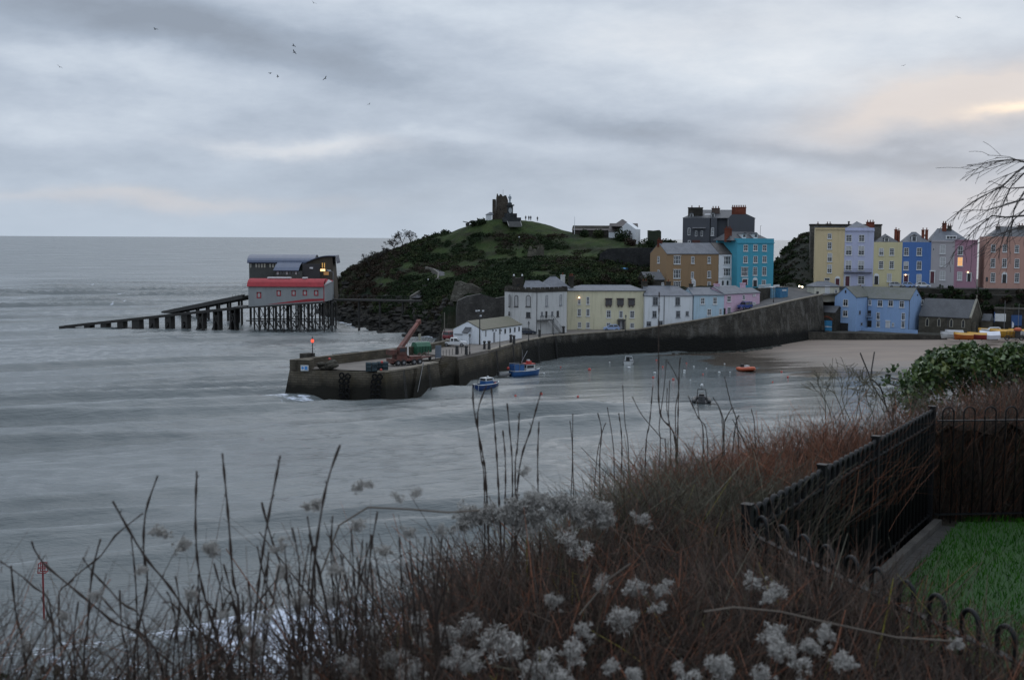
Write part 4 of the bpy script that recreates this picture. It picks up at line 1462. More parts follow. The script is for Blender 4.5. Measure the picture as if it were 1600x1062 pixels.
for h_, f_, x, y in ((tF, fF, 1220, 411), (tD, fD, 799, 430)):
    s, z = f_.hit(*c7(x, y))
    lp = MB(f_).box(s - 0.1, s + 0.1, -0.35, -0.003, z + 0.2, z + 0.3).build('porch_lamp', IRON, h_)
    MB().blob(f_.p(s, -0.25, z), 0.18, 0.18, 0.18).build('bulb', LAMP, lp)
tG, fG2, zG = terrace('terrace_house', 'salmon pink house at the right edge behind the bare branches', cols['salmon'], 1537, 1640, 369.8, 446, 337.6, 334.0)
openings(tG, fG2, c7, [(1392, 250, 30, 52, 's'), (1470, 250, 30, 52, 's'), (1552, 255, 30, 52, 's'), (1390, 350, 32, 62, 's'), (1468, 350, 32, 62, 's'), (1552, 352, 32, 62, 's'), (1390, 447, 32, 64, 's'), (1552, 449, 32, 64, 's'), (1467, 456, 26, 58, 'D:black'), (1349, 460, 14, 30, 'n', DKF)])
hip_roof(tG, fG2, 1.2, fG2.L - 0.3, 0.6, 10, zG - 0.2, hitn(fG2, 5, 1570, 354.5)[1], 3.0, 3.0, SLD, 0.0)
chimney(tG, fG2, c7, 1412, 1440, 102, zG, 4.0, ST, 2)
chimney(tG, fG2, c7, 1560, 1600, 95, zG, 4.0, ST, 2)

gb = thing('rear_block', 'grey stone rear block rising just behind the yellow and lavender houses', 'building', xy(W(1264.6, 446, 358)) + (13,), None)
fg = frame_px((1264.6, 446, 359), (1374.8, 446, 355))
zt = fg.hit(1300, 352.4)[1]
box_wall(gb, fg, 0, fg.L, 0, 10, 11, zt, ST)
b = MB(fg).box(-0.2, fg.L + 0.2, -0.2, 10.2, zt + 0.003, zt + 0.45)
b.build('parapet', STD, gb)
chimney(gb, fg, c7, 412, 422, 68, zt, 2, STD, 0, 0.6)
chimney(gb, fg, c7, 202, 214, 84, zt, 2, STD, 1, 0.6)
chimney(gb, fg, c7, 262, 300, 84, zt, 2, STD, 2, 0.6)

# cream lodge at the head of the ramp
lg = paint('cream_lodge_render', (0.52, 0.50, 0.42), 0.3)
hl = thing('lodge', 'little cream lodge with a slate hipped roof at the top of the ramp', 'lodge', xy(W(1272, 463, 333)) + (12,), None)
fl = frame_px((1272.3, 463, 333), (1311, 463, 334))
ze = fl.hit(1290, 447.2)[1]
box_wall(hl, fl, 0, fl.L, 0, 5.5, 11, ze, lg)
hip_roof(hl, fl, 0, fl.L, 0, 5.5, ze, hitn(fl, 2.75, 1291, 439.6)[1], 1.7, 2.0, SL, 0.3)
openings(hl, fl, c7, [(270, 536, 22, 50, 'd:white'), (205, 552, 16, 22, 'c', DKF), (330, 540, 18, 26, 'c')])

# ================================================================ blue house on the beach and the chapel
U0 = Vector((0.766, -0.643, 0))
N0 = Vector((0.643, 0.766, 0))
bb = paint('harbour_blue_render', (0.225, 0.34, 0.54), 0.2)
hb = thing('harbour_house', 'sky blue gabled house with a grey green slate roof behind the beach', 'house', (97.2, 332.7, 3.4), None)
Bp = Vector((106.4, 325.0, 0))
Ap = Bp - U0 * 12.0
fm_ = Fr(xy(Ap), xy(Bp))
ze = fm_.hit(1390, 466.9)[1]
zr = hitn(fm_, 4.0, 1390, 449.3)[1]
gable_wall(hb, fm_, -6.1, fm_.L, 0, 8, 2.0, ze, zr, bb)
gable_roof(hb, fm_, -6.1, fm_.L, 0, 8, ze, zr, SLG, 0.2, 0.1)
fw = Fr(xy(Ap - U0 * 6.1 - N0 * 7.2), xy(Ap - N0 * 7.2))
zew = fw.hit(1305, 463.2)[1]
zrw = fw.hit(1321.5, 448.2)[1]
p = [(0, 2.0), (fw.L, 2.0), (fw.L, zew), (fw.L / 2, zrw), (0, zew)]
MB(fw).add([(a, 0, z) for a, z in p] + [(a, 7.4, z) for a, z in p], [(i, (i + 1) % 5, (i + 1) % 5 + 5, i + 5) for i in range(5)] + [(4, 3, 2, 1, 0), (5, 6, 7, 8, 9)]).build('wing', bb, hb)
gable_front_roof(hb, fw, 0, fw.L, 0, 9, zew, zrw, SLG, 0.15)
openings(hb, fw, c7, [(395, 618, 34, 46, 'c'), (393, 690, 34, 42, 'c'), (395, 543, 10, 20, 'n', DKF)])
s0, z1 = fw.hit(*c7(337, 752))
s1, z0 = fw.hit(*c7(411, 806))
MB(fw).box(s0, s1, -0.05, 0.02, 2.5, z1).build('garage_opening_shade', DARK, hb)  # dark panel painted as the shade inside the open garage
fs_ = Fr(xy(Ap - N0 * 7.2), xy(Ap))
openings(hb, fs_, c7, [(490, 685, 12, 28, 'n', GRF), (502, 762, 12, 20, 'n', GRF)])
openings(hb, fm_, c7, [(560, 615, 20, 38, 'c'), (628, 622, 34, 44, 'c'), (700, 622, 34, 42, 'c'), (775, 627, 32, 46, 'c'), (615, 707, 24, 48, 'c'), (785, 710, 24, 48, 'c'), (615, 762, 24, 40, 'c'), (783, 765, 24, 44, 'c'),
                       (680, 766, 20, 44, 'd:white'), (555, 688, 24, 36, 'd:dark*'), (557, 760, 26, 44, 'd:dark*'), (715, 765, 14, 24, 'c')])
s0, z0 = fm_.hit(*c7(540, 712))
s1, _ = fm_.hit(*c7(575, 712))
b = MB(fm_).box(s0, s1, -0.9, -0.003, z0 - 0.1, z0)
for k in range(7):
    a = s0 + (s1 - s0) * k / 6
    b.box(a - 0.03, a + 0.03, -0.9, -0.85, z0 + 0.002, z0 + 0.9)
b.box(s0, s1, -0.92, -0.84, z0 + 0.9, z0 + 0.96)
b.build('balcony', mat('balcony_grey', (0.25, 0.3, 0.38), None, 1, 0.6), hb)
fe = Fr(xy(Bp), xy(Bp + N0 * 8))
openings(hb, fe, c7, [(912, 615, 14, 34, 'c'), (880, 566, 7, 9, 'n', DKF)])
pipe(hb, fm_, 0.25, 3.6, ze)
pipe(hb, fm_, fm_.L - 0.1, 3.6, ze, -0.1)
chimney(hb, fm_, c7, 478, 502, 510, ze, 2.2, STD, 1)
gw = MB(fm_).box(-1.0, fm_.L + 3.6, -3.4, -3.05, 2.0, fm_.hit(1380, 511.5)[1])
wl = tag(gw.build('garden_wall', bb, None), 'low sky blue garden wall in front of the harbour house', 'wall')

sh = thing('stone_shed', 'small stone shed with a bright blue double door beneath the sea wall', 'shed', (87.5, 331.5, 2.8), None)
fsd = frame_px((1279.5, 517, 330.5), (1304, 517, 327.5))
zA = fsd.hit(1292, 488)[1]
gable_wall(sh, fsd, 0, fsd.L, 0, 5, 1.8, zA, zA + 1.6, STD)
gable_roof(sh, fsd, 0, fsd.L, 0, 5, zA, zA + 1.6, SLD, 0.15)
s0, z1 = fsd.hit(*c7(224, 735))
s1, z0 = fsd.hit(*c7(302, 806))
dd = MB(fsd).box(s0, s1, -0.06, -0.003, 2.6, z1)
for k in range(2):
    dd.box(s0 + 0.05 + (s1 - s0) / 2 * k, s0 - 0.05 + (s1 - s0) / 2 * (k + 1), -0.09, -0.05, 2.75, z1 - 0.15)
dd = dd.build('door', mat('sky_blue_door', (0.05, 0.23, 0.42), (0.04, 0.19, 0.36), 1, 0.45), sh)
MB(fsd).box(s0, s1, -0.1, -0.091, (z1 + 2.6) / 2, (z1 + 2.6) / 2 + 0.25).build('door_panel', WF, dd)
ar = MB(fsd)
for i in range(10):
    a0, a1 = math.pi * (0.2 + 0.6 * i / 10), math.pi * (0.2 + 0.6 * (i + 1) / 10)
    mid, rr_ = (s0 + s1) / 2, (s1 - s0) / 2 / math.cos(math.pi * 0.2)
    zc = z1 - rr_ * math.sin(math.pi * 0.2)
    q = [(mid - r * math.cos(a), -0.08, zc + r * math.sin(a)) for r, a in ((rr_ + 0.35, a0), (rr_ + 0.35, a1), (rr_, a1), (rr_, a0))]
    ar.add(q + [(x, 0.01, z) for x, _, z in q], [(0, 1, 2, 3), (7, 6, 5, 4), (0, 4, 5, 1), (2, 6, 7, 3)])
ar.build('brick_arch', BRICK, sh)

cst = stone('chapel_stone', (0.085, 0.078, 0.062), (0.125, 0.112, 0.088), (0.10, 0.092, 0.076), 2.2, 4.2)
pale = mat('dressed_stone', (0.24, 0.225, 0.18), (0.19, 0.18, 0.15), 2, 0.9)
ch = thing('chapel', 'stone chapel with four narrow lancet windows beside the blue harbour house', 'chapel', (109.6, 327, 3.4), None)
Bc = Vector((120.3, 318.0, 0))
fc = Fr(xy(Bc - U0 * 14.0), xy(Bc))
ze = fc.hit(1475, 494.6)[1]
zr = hitn(fc, 3.9, 1475, 467.6)[1]
gable_wall(ch, fc, 0, fc.L, 0, 7.8, 2.0, ze, zr, cst)
gable_roof(ch, fc, 0, fc.L - 0.55, 0, 7.8, ze, zr, SLD, 0.2, 0.02)
for x, y in ((256, 557), (418, 560), (588, 570), (753, 577)):
    x0, y0 = c12(x - 24, y - 68)
    x1, y1 = c12(x + 24, y + 62)
    s0, z1 = fc.hit(x0, y0)
    s1, z0 = fc.hit(x1, y1)
    w_ = s1 - s0
    lw = MB(fc).add([(s0, -0.06, z0), (s1, -0.06, z0), (s1, -0.06, z1 - w_ * 0.7), ((s0 + s1) / 2, -0.06, z1), (s0, -0.06, z1 - w_ * 0.7), (s0, 0.01, z0), (s1, 0.01, z0), (s1, 0.01, z1 - w_ * 0.7), ((s0 + s1) / 2, 0.01, z1), (s0, 0.01, z1 - w_ * 0.7)],
                    [(0, 1, 2, 3, 4), (0, 5, 6, 1), (1, 6, 7, 2), (2, 7, 8, 3), (3, 8, 9, 4), (4, 9, 5, 0)]).build('lancet_window', pale, ch)
    t = w_ * 0.24
    MB(fc).add([(s0 + t, -0.07, z0 + t * 0.6), (s1 - t, -0.07, z0 + t * 0.6), (s1 - t, -0.07, z1 - w_ * 0.75), ((s0 + s1) / 2, -0.07, z1 - t * 1.2), (s0 + t, -0.07, z1 - w_ * 0.75)], [(0, 1, 2, 3, 4)]).build('pane', GL, lw)
pipe(ch, fc, fc.hit(*c12(543, 560))[0], 3.5, ze)
fce = Fr(xy(Bc), xy(Bc + N0 * 7.8))
for n_ in (0.3, 6.6):
    MB(fce).box(n_, n_ + 0.9, -0.9, -0.003, 2.0, ze - 1.2).build('buttress', cst, ch)
b = MB(fce)
k = (zr - ze) / 3.9
for a in (0, 1):
    n0, n1 = (0 - 0.2, 3.9) if a == 0 else (3.9, 8.0)
    z0_, z1_ = (ze - 0.2 * k, zr) if a == 0 else (zr, ze - 0.2 * k)
    b.add([(n0, -0.12, z0_ + 0.1), (n1, -0.12, z1_ + 0.1), (n1, 0.45, z1_ + 0.1), (n0, 0.45, z0_ + 0.1), (n0, -0.12, z0_ + 0.45), (n1, -0.12, z1_ + 0.45), (n1, 0.45, z1_ + 0.45), (n0, 0.45, z0_ + 0.45)],
          [(3, 2, 1, 0), (4, 5, 6, 7), (0, 1, 5, 4), (1, 2, 6, 5), (2, 3, 7, 6), (3, 0, 4, 7)])
cp = b.build('gable_coping', pale, ch)
MB(fce).box(3.8, 4.0, 0.05, 0.2, zr + 0.4, zr + 1.5).box(3.5, 4.3, 0.06, 0.19, zr + 1.0, zr + 1.18).build('cross', pale, cp)
MB(fce).box(3.4, 4.6, -0.05, 0.01, 3.4, 5.6).build('door', DARK, ch)
pc = MB(fce).box(5.2, 7.8, -3.0, -0.91, 2.0, ze - 0.8)
pc = pc.build('porch', cst, ch)
MB(fce).add([(5.0, -3.2, ze - 0.9), (8.0, -3.2, ze - 0.9), (6.5, -3.2, ze + 0.9), (5.0, -0.9, ze - 0.9), (8.0, -0.9, ze - 0.9), (6.5, -0.9, ze + 0.9)], [(0, 1, 2), (5, 4, 3), (0, 3, 4, 1), (1, 4, 5, 2), (2, 5, 3, 0)]).build('porch_roof', SLD, pc)
# ================================================================ pier, quay, sea wall
PIER = stone('pier_masonry', (0.085, 0.074, 0.057), (0.125, 0.108, 0.082), (0.045, 0.04, 0.032), 0.8, 2.1, 0.055, (1.9, 4.0, (0.014, 0.013, 0.010)), (0.070, 0.058, 0.036), 0.8, (1.15, 0.42))
SEAW = stone('sea_wall_masonry', (0.050, 0.046, 0.039), (0.082, 0.074, 0.062), (0.035, 0.032, 0.028), 1.1, 2.2, 0.07, (3.5, 4.9, (0.009, 0.009, 0.008)), (0.125, 0.12, 0.108), 0.8)
COPE = mat('coping_stone', (0.22, 0.19, 0.15), (0.15, 0.13, 0.10), 0.8, 0.9, bmp=0.2)
DECK = mat('quay_paving', (0.14, 0.122, 0.105), (0.095, 0.083, 0.072), 0.35, 0.9, bmp=0.2, detail=7.0)
ROAD = mat('tarmac', (0.075, 0.072, 0.072), (0.055, 0.053, 0.053), 0.4, 0.9, bmp=0.15, detail=6.0)
WEED = mat('seaweed', (0.010, 0.012, 0.009), (0.016, 0.018, 0.010), 1.5, 0.6, bmp=0.8)

pier = thing('stone_pier', 'long stone pier with a battered head, seaward parapet and steps down to the harbour', 'pier', (-25, 220, 0))
FOOTP = [(-39.0, 212.2), (-23.2, 208.4), (-21.9, 208.6), (-21.0, 209.8), (-18.0, 214.6), (-13.7, 225.0), (-16.4, 226.6), (-13.2, 232.3), (-10.2, 230.6), (-4.6, 245.0), (2.1, 267.0), (1.0, 268), (-13.5, 257.0), (-19.0, 242.0)]


def inset(poly, d):
    n = len(poly)
    out = []
    for i in range(n):
        p0, p1, p2 = Vector(poly[i - 1]), Vector(poly[i]), Vector(poly[(i + 1) % n])
        a, b_ = (p1 - p0).normalized(), (p2 - p1).normalized()
        na, nb = Vector((a.y, -a.x)), Vector((b_.y, -b_.x))
        k = (na + nb)
        k = k / max(0.35, 1 + na.dot(nb))
        out.append(p1 + k * d)
    return out


low_ = inset(FOOTP, 0.9)
rings = []
for t in (0.0, 0.35, 0.7, 1.0):
    rings.append([Vector((q.x * (1 - t) + p[0] * t, q.y * (1 - t) + p[1] * t, -3 + 7.75 * t)) for p, q in zip(FOOTP, low_)])
b = MB().loft(rings)
b.build('pier_wall', PIER, pier)
# coping along the harbour side, parapet along the sea
cpt = inset(FOOTP, 0.06)
cpi = inset(FOOTP, -0.75)
b = MB()
for i in list(range(1, 5)):
    p, q, r, s = cpt[i], cpt[i + 1], cpi[i + 1], cpi[i]
    b.loft([[Vector((v_.x, v_.y, z)) for v_ in (p, q, r, s)] for z in (4.753, 5.06)])
b.build('coping', COPE, pier)
out_ = [Vector((-38.95, 212.3)), Vector((-18.95, 242.0)), Vector((-13.45, 257.0)), Vector((-12.6, 262))]
b = MB()
for i in range(3):
    d_ = (out_[i + 1] - out_[i]).normalized()
    nn_ = Vector((d_.y, -d_.x))
    z1 = (6.55, 6.5, 6.4)[i]
    poly = [out_[i], out_[i] + nn_ * 1.3, out_[i + 1] + nn_ * 1.3, out_[i + 1]]
    b.loft([[Vector((v_.x, v_.y, z)) for v_ in poly] for z in (4.75, z1)])
b.loft([[Vector((x, y, z)) for x, y in ((-38.98, 212.22), (-35.4, 211.36), (-34.9, 213.6), (-36.6, 215.8))] for z in (4.752, 6.553)])
b.build('parapet', PIER, pier)
# flight of steps in its recess
b = MB()
p0, p1 = Vector((-14.6, 226.2)), Vector((-11.4, 231.3))
d_ = (p1 - p0).normalized()
nn_ = Vector((-d_.y, d_.x))
L = (p1 - p0).length
for i in range(14):
    a, c = p0 + d_ * (L * i / 14), p0 + d_ * (L * (i + 1) / 14 - 0.002)
    poly = [a - nn_ * 0.9, c - nn_ * 0.9, c + nn_ * 1.6, a + nn_ * 1.6]
    b.loft([[Vector((v_.x, v_.y, z)) for v_ in poly] for z in (-2.5, 1.6 + 3.8 * (i + 1) / 14)])
b.build('steps', PIER, pier)
# second flight cut along the face near the crane, with its rail
fp = Fr((-18.0, 214.6), (-13.7, 225.0))
b = MB(fp)
s0_, s1_ = fp.hit(646, 574)[0], fp.hit(655, 574)[0]
for i in range(16):
    b.box(s0_ - 2.0 + i * 0.16, s0_ - 1.842 + i * 0.16 + 1.2, -1.0 + i * 0.02, -0.2, -2.0, 0.2 + i * 0.3)
b.build('landing_steps', PIER, pier)
b = MB(fp)
b.tube([(s1_ - 2.6, -1.0, 0.6), (s1_ + 0.2, -0.75, 5.6), (s1_ + 0.2, -0.75, 5.0)], 0.06, 5)
b.build('handrail', mat('galvanised_steel', (0.22, 0.22, 0.22), None, 2, 0.5, 0.5), pier)
# hanging tyre fenders, chains and ladders on the faces
ff = Fr((-39.0, 212.2), (-23.2, 208.4))
for k, (px, w_) in enumerate(((541, 18), (591, 17))):
    s, z = ff.hit(px, 600)
    b = MB(ff)
    for j in range(5):
        for i in range(2):
            cx_, cz_ = s - 0.45 + i * 0.95 + rnd.uniform(-0.15, 0.15), 4.1 - j * 0.85 + rnd.uniform(-0.1, 0.1)
            ring = [(cx_ + 0.42 * math.cos(a), -0.75 + (cz_ - 4.5) * 0.11, cz_ + 0.42 * math.sin(a)) for a in [2 * math.pi * q / 10 for q in range(11)]]
            b.tube(ring, 0.15, 5, False)
    b.tube([(s - 0.4, -0.35, 4.7), (s - 0.4, -1.0, 0.4)], 0.05, 4)
    b.tube([(s + 0.5, -0.35, 4.7), (s + 0.5, -1.0, 0.4)], 0.05, 4)
    b.build('fender_tyres', mat('tyre_rubber', (0.007, 0.007, 0.007), (0.012, 0.012, 0.012), 3, 0.9, spec=0.1), pier)
for f_, pxs in ((fp, (627, 666)), (Fr((-4.6, 245.0), (2.1, 267.0)), (772, 798, 812)), (Fr((2.1, 267.0), (9.7, 283.0)), (837, 865))):
    for px in pxs:
        s, z = f_.hit(px, 570)
        b = MB(f_)
        top = 5.0
        for a in (-0.25, 0.25):
            b.tube([(s + a, -0.45, top), (s + a, -1.05, -0.5)], 0.07, 5)
        for j in range(16):
            z_ = top - 0.3 * (j + 1)
            b.tube([(s - 0.25, -0.45 - (top - z_) * 0.11, z_), (s + 0.25, -0.45 - (top - z_) * 0.11, z_)], 0.03, 4)
        b.build('ladder', IRON, pier)
# blue and white notice on the head
sg = thing('notice_board', 'white notice board with two blue symbols fixed to the end of the pier', 'sign', (ff.p(ff.hit(476, 575)[0], -0.3, 4.6)))
s0, z1 = hitn(ff, -0.35, *c9(212, 567))
s1, z0 = hitn(ff, -0.35, *c9(298, 633))
MB(ff).box(s0, s1, -0.42, -0.34, z0, z1).build('board', mat('white_board', (0.48, 0.52, 0.55), None, 2, 0.5), sg)
bl_ = mat('sign_blue', (0.05, 0.20, 0.48), (0.06, 0.22, 0.5), 2, 0.5)
w_ = s1 - s0
b = MB(ff).box(s0 + w_ * 0.52, s0 + w_ * 0.88, -0.45, -0.421, z0 + (z1 - z0) * 0.2, z0 + (z1 - z0) * 0.8)
b.build('panel', bl_, sg)
cxx = s0 + w_ * 0.26
MB(ff).add([(cxx + r * math.cos(a), -0.43, (z0 + z1) / 2 + r * math.sin(a)) for r, a in [(w_ * 0.16, 2 * math.pi * i / 14) for i in range(14)]], [tuple(range(14))]).build('symbol', bl_, sg)

# deck and road surfaces
dk_ = [(p.x, p.y) for p in inset(FOOTP, -0.6)]
b = MB().add([(x, y, 4.95) for x, y in dk_[:9] + [(-10.5, 231)] + [(-17.5, 246), (-18.6, 242)]], [tuple(range(12))])
structure(b.build('quay_paving', DECK))
qd_ = [(-16.0, 236.0), (-13.0, 232.6), (-10.3, 230.9), (-4.7, 245.2), (2.0, 267.2), (9.6, 283.2), (14.9, 287.8), (22.9, 294.3), (30.9, 297.8), (31, 310), (14, 308), (-2, 301.5), (-9, 301), (-17, 303.5), (-16.5, 285), (-14.2, 262), (-12.7, 256.5), (-18.0, 241.2)]
b = MB().loft([[Vector((x, y, z)) for x, y in qd_] for z in (-3, 5.404)])
structure(b.build('quay_road', [DECK]))
STRIP = [((30.9, 297.9, 5.45), (30.9, 309, 5.45)), ((37, 298.6, 6.5), (36, 309, 6.6)), ((43.3, 299.4, 7.35), (43.3, 309.5, 7.2)), ((49, 299.9, 8.3), (49, 311, 8.2)), ((54.8, 300.5, 9.35), (53, 314, 9.3)),
         ((60, 304.8, 10.1), (59, 319, 10.3)), ((65.5, 309.3, 10.85), (63, 334, 12.4)), ((71, 315.5, 11.6), (68, 344, 14.0)), ((76.2, 321.4, 12.1), (78, 349, 14.3)), ((83.6, 329.6, 12.9), (90, 347, 14.5)), ((92, 334.2, 13.6), (96, 346.5, 14.6))]
b = MB().loft([[Vector(p) for p in (a, c)] for a, c in STRIP], False, False)
ro = b.build('road', ROAD)
structure(ro)
# road in front of the terrace
UR = [(88, 340.5), (100, 340.0), (115, 337.2), (129, 334.2), (145, 331.2), (175, 326), (175, 346), (150, 350), (88, 348)]
structure(MB().loft([[Vector((x, y, z)) for x, y in UR] for z in (10.0, 14.85)]).build('upper_road', ROAD))

wall = thing('sea_wall', 'high dark stone sea wall with a weedy foot curving up from the quay to the beach', 'wall', (40, 298, 0))
Qw = [(-4.6, 245, 5.42), (2.1, 267.0, 5.42), (9.7, 283.0, 5.5), (15.0, 287.5, 5.5), (23.0, 294.0, 5.6), (31.0, 297.5, 5.95), (37.2, 298.3, 6.9), (43.3, 299.0, 7.8), (49.2, 299.5, 8.8), (55.0, 300.0, 9.8), (60.4, 304.4, 10.6), (65.8, 309.0, 11.3), (71.2, 315.2, 12.0), (76.5, 321.0, 12.6), (84.0, 329.0, 13.4)]
rings = []
for i, (x, y, z) in enumerate(Qw):
    a = Vector(Qw[max(i - 1, 0)][:2])
    c = Vector(Qw[min(i + 1, len(Qw) - 1)][:2])
    d_ = (c - a).normalized()
    o_ = Vector((d_.y, -d_.x))
    p = Vector((x, y))
    i_ = p - o_ * 0.7
    k = p + o_ * (0.09 * (z + 3))
    k2 = p + o_ * (0.06 * z)
    rings.append([(k.x, k.y, -3), (k2.x, k2.y, z * 0.4), (p.x, p.y, z - 0.25), (i_.x, i_.y, z - 0.25), (i_.x, i_.y, -3)])
MB().loft([[Vector(q) for q in r] for r in rings[1:]], True).build('masonry', SEAW, wall)
b = MB()
for i in range(len(Qw) - 1):
    a, c = Vector(Qw[i]), Vector(Qw[i + 1])
    d_ = (c - a)
    d2 = Vector((d_.x, d_.y)).normalized()
    o_ = Vector((d2.y, -d2.x, 0))
    r_ = []
    for q in (a, c):
        up = Vector((0, 0, 1))
        r_.append([q + o_ * 0.1 - up * 0.247, q + o_ * 0.1, q - o_ * 0.75, q - o_ * 0.75 - up * 0.247])
    b.loft(r_)
b.build('coping', COPE, wall)
# weedy boulders at the foot
b = MB()
rr = random.Random(5)
for i in range(260):
    t = rr.uniform(4.2, 11.2)
    k = int(t)
    a, c = Vector(Qw[k]), Vector(Qw[k + 1])
    q = a.lerp(c, t - k)
    d2 = Vector((c.x - a.x, c.y - a.y)).normalized()
    o_ = Vector((d2.y, -d2.x, 0))
    e = rr.uniform(0.2, 2.0) * (1.4 if 9 < t < 10.6 else 0.7)
    s_ = rr.uniform(0.25, 0.6)
    q = q + o_ * (0.8 + e)
    b.blob((q.x, q.y, max(0.0, float(sand_z(np.array([q.x]), np.array([q.y]))[0])) + 0.05), s_, s_ * 0.8, s_ * 0.5, 7, 4, 0.2, rr)
b.build('boulders', WEED, wall)['kind'] = 'stuff'
# white staining where water seeps out of the wall

# low wall at the back of the beach
lw_ = thing('beach_wall', 'low rough stone wall along the back of the sand', 'wall', (100, 319, 1))
b = MB(frame_px((1262, 530, 322), (1480, 530, 313.5)))
b.box(0, b.fr.L, 0, 1.0, 0, b.fr.hit(1350, 520.6)[1])
b.build('masonry', stone('beach_wall_stone', (0.06, 0.055, 0.048), (0.095, 0.086, 0.07), (0.04, 0.037, 0.03), 1.6, 3.0), lw_)

# terraced retaining walls under the upper road
rw = thing('retaining_wall', 'dark terraced stone retaining wall with a pale ledge below the upper road', 'wall', (125, 338, 4))
for (xa, ya), (xb, yb), z0, z1 in (((113, 334.0), (170, 322.8), 3.0, 9.3), ((112, 336.2), (175, 323.9), 3.0, 13.0), ((97, 339.9), (150, 329.8), 8.0, 14.6)):
    f_ = Fr((xa, ya), (xb, yb))
    MB(f_).box(0, f_.L, 0, 0.8, z0, z1).build('masonry', STD, rw)
    MB(f_).box(-0.05, f_.L + 0.05, -0.12, 0.85, z1 + 0.002, z1 + 0.22).build('coping', mat('dull_coping', (0.07, 0.066, 0.058), (0.05, 0.047, 0.04), 1.5, 0.9), rw)
# arched boat stores with blue doors
f_ = Fr((139.5, 329.2), (158, 325.8))
for x0, x1, m_ in ((1478, 1506, None), (1508, 1600, 1)):
    pass
bs = thing('boat_store', 'arched stone boat store with blue doors set under the road on the far right', 'store', (120, 326, 3.4))
fbs = frame_px((1553, 510, 323), (1606, 510, 320))
zt = fbs.hit(1575, 481.5)[1]
box_wall(bs, fbs, 0, fbs.L, 0, 6, 2.5, zt, STD)
for cx_, w_, m_ in ((1264, 0, 0),):
    pass
blue_d = mat('navy_door', (0.02, 0.07, 0.20), (0.015, 0.055, 0.16), 1, 0.5)
for x0, x1, y0, y1, m_ in ((1190, 1340, 440, 550, WF), (1420, 1560, 460, 610, blue_d), (1180, 1190, 420, 560, blue_d)):
    s0, z1 = fbs.hit(*c12(x0, y0))
    s1, z0 = fbs.hit(*c12(x1, y1))
    MB(fbs).box(s0, s1, -0.1, -0.003, max(z0, 3.2), z1).build('door', m_, bs)
MB(fbs).box(-0.1, fbs.L, -0.2, -0.003, zt - 0.25, zt + 0.1).build('cornice', ST, bs)
s0, z1 = fbs.hit(*c12(1500, 385))
dd_ = [(fbs.hit(*c12(1500 + 65 * math.cos(a), 462 - 75 * math.sin(a)))) for a in [math.pi * i / 10 for i in range(11)]]
MB(fbs).add([(s, -0.05, z) for s, z in dd_], [tuple(range(10, -1, -1))]).build('arch', DARK, bs)

# stone wall and buttress behind the boathouse
rb = thing('cliff_wall', 'tall grey stone wall under the castle hill behind the white boathouse', 'wall', (-6, 300, 5))
fr_ = frame_px((714, 510, 298), (797, 510, 300.5))
pts = [(0, 4), (fr_.L, 4)] + [fr_.hit(px, py) for px, py in ((797, 462), (775, 466), (752, 459), (730, 463), (716, 470))] + [(0, fr_.hit(714, 485)[1])]
MB(fr_).add([(s, 0, z) for s, z in pts] + [(s, 2.0, z) for s, z in pts], [tuple(range(len(pts)))] + [tuple(range(2 * len(pts) - 1, len(pts) - 1, -1))] + [(i, i + len(pts), (i + 1) % len(pts) + len(pts), (i + 1) % len(pts)) for i in range(len(pts))]).build('masonry', stone('cliff_wall_stone', (0.06, 0.058, 0.055), (0.09, 0.086, 0.08), (0.05, 0.047, 0.044), 1.3, 2.0), rb)

# ================================================================ boathouse shed
sd = thing('boathouse', 'long low white boathouse with a moss covered roof on the quay', 'shed', (-6.4, 258, 5.4))
fA_ = Fr((-6.4, 258.0), (2.2, 275.0))           # side to the harbour
fB_ = Fr((-6.4 - 0.892 * 7, 258 + 0.451 * 7), (-6.4, 258.0))   # gable
ze = fA_.hit(752.6, 515.6)[1]
zr = V(731, 502.3, fB_.o, fB_.n).z
L = fA_.L
gable_wall(sd, fA_, 0, L, 0, 7, 4.9, ze, zr, paint('boathouse_white', (0.66, 0.69, 0.73), 0.12))
gable_roof(sd, fA_, 0, L, 0, 7, ze, zr, SLM, 0.15, 0.08)
openings(sd, fA_, c11, [(522, 310, 14, 70, 'n', GRF, BLIND), (752, 283, 18, 60, 'n', GRF), (812, 275, 17, 60, 'n', GRF), (866, 265, 17, 58, 'n', GRF), (917, 257, 16, 56, 'n', GRF), (690, 292, 14, 50, 'n', GRF)])
s0, z1 = fA_.hit(*c11(612, 295))
s1, z0 = fA_.hit(*c11(632, 415))
door(sd, fA_, s0, s1, 5.41, z1, GRF, None)
for x in (605, 640, 700):
    s, z = fA_.hit(*c11(x, 272))
    MB(fA_).box(s - 0.12, s + 0.12, -0.25, -0.003, z - 0.15, z + 0.1).build('lamp', IRON, sd)
s0, z1 = hitn(fB_, 0, *c11(150, 308))
s1, z0 = hitn(fB_, 0, *c11(248, 332))
MB(fB_).box(s0, s1, -0.06, -0.003, z0, z1).build('sign_board', mat('grey_board', (0.30, 0.32, 0.34), None, 2, 0.6), sd)
s0, z1 = hitn(fB_, -1.2, *c11(252, 300))
s1, z0 = hitn(fB_, -1.2, *c11(315, 430))
pc = MB(fB_).box(s0, s1, -1.2, -0.003, 4.9, z1).build('porch', MATS['boathouse_white'], sd)
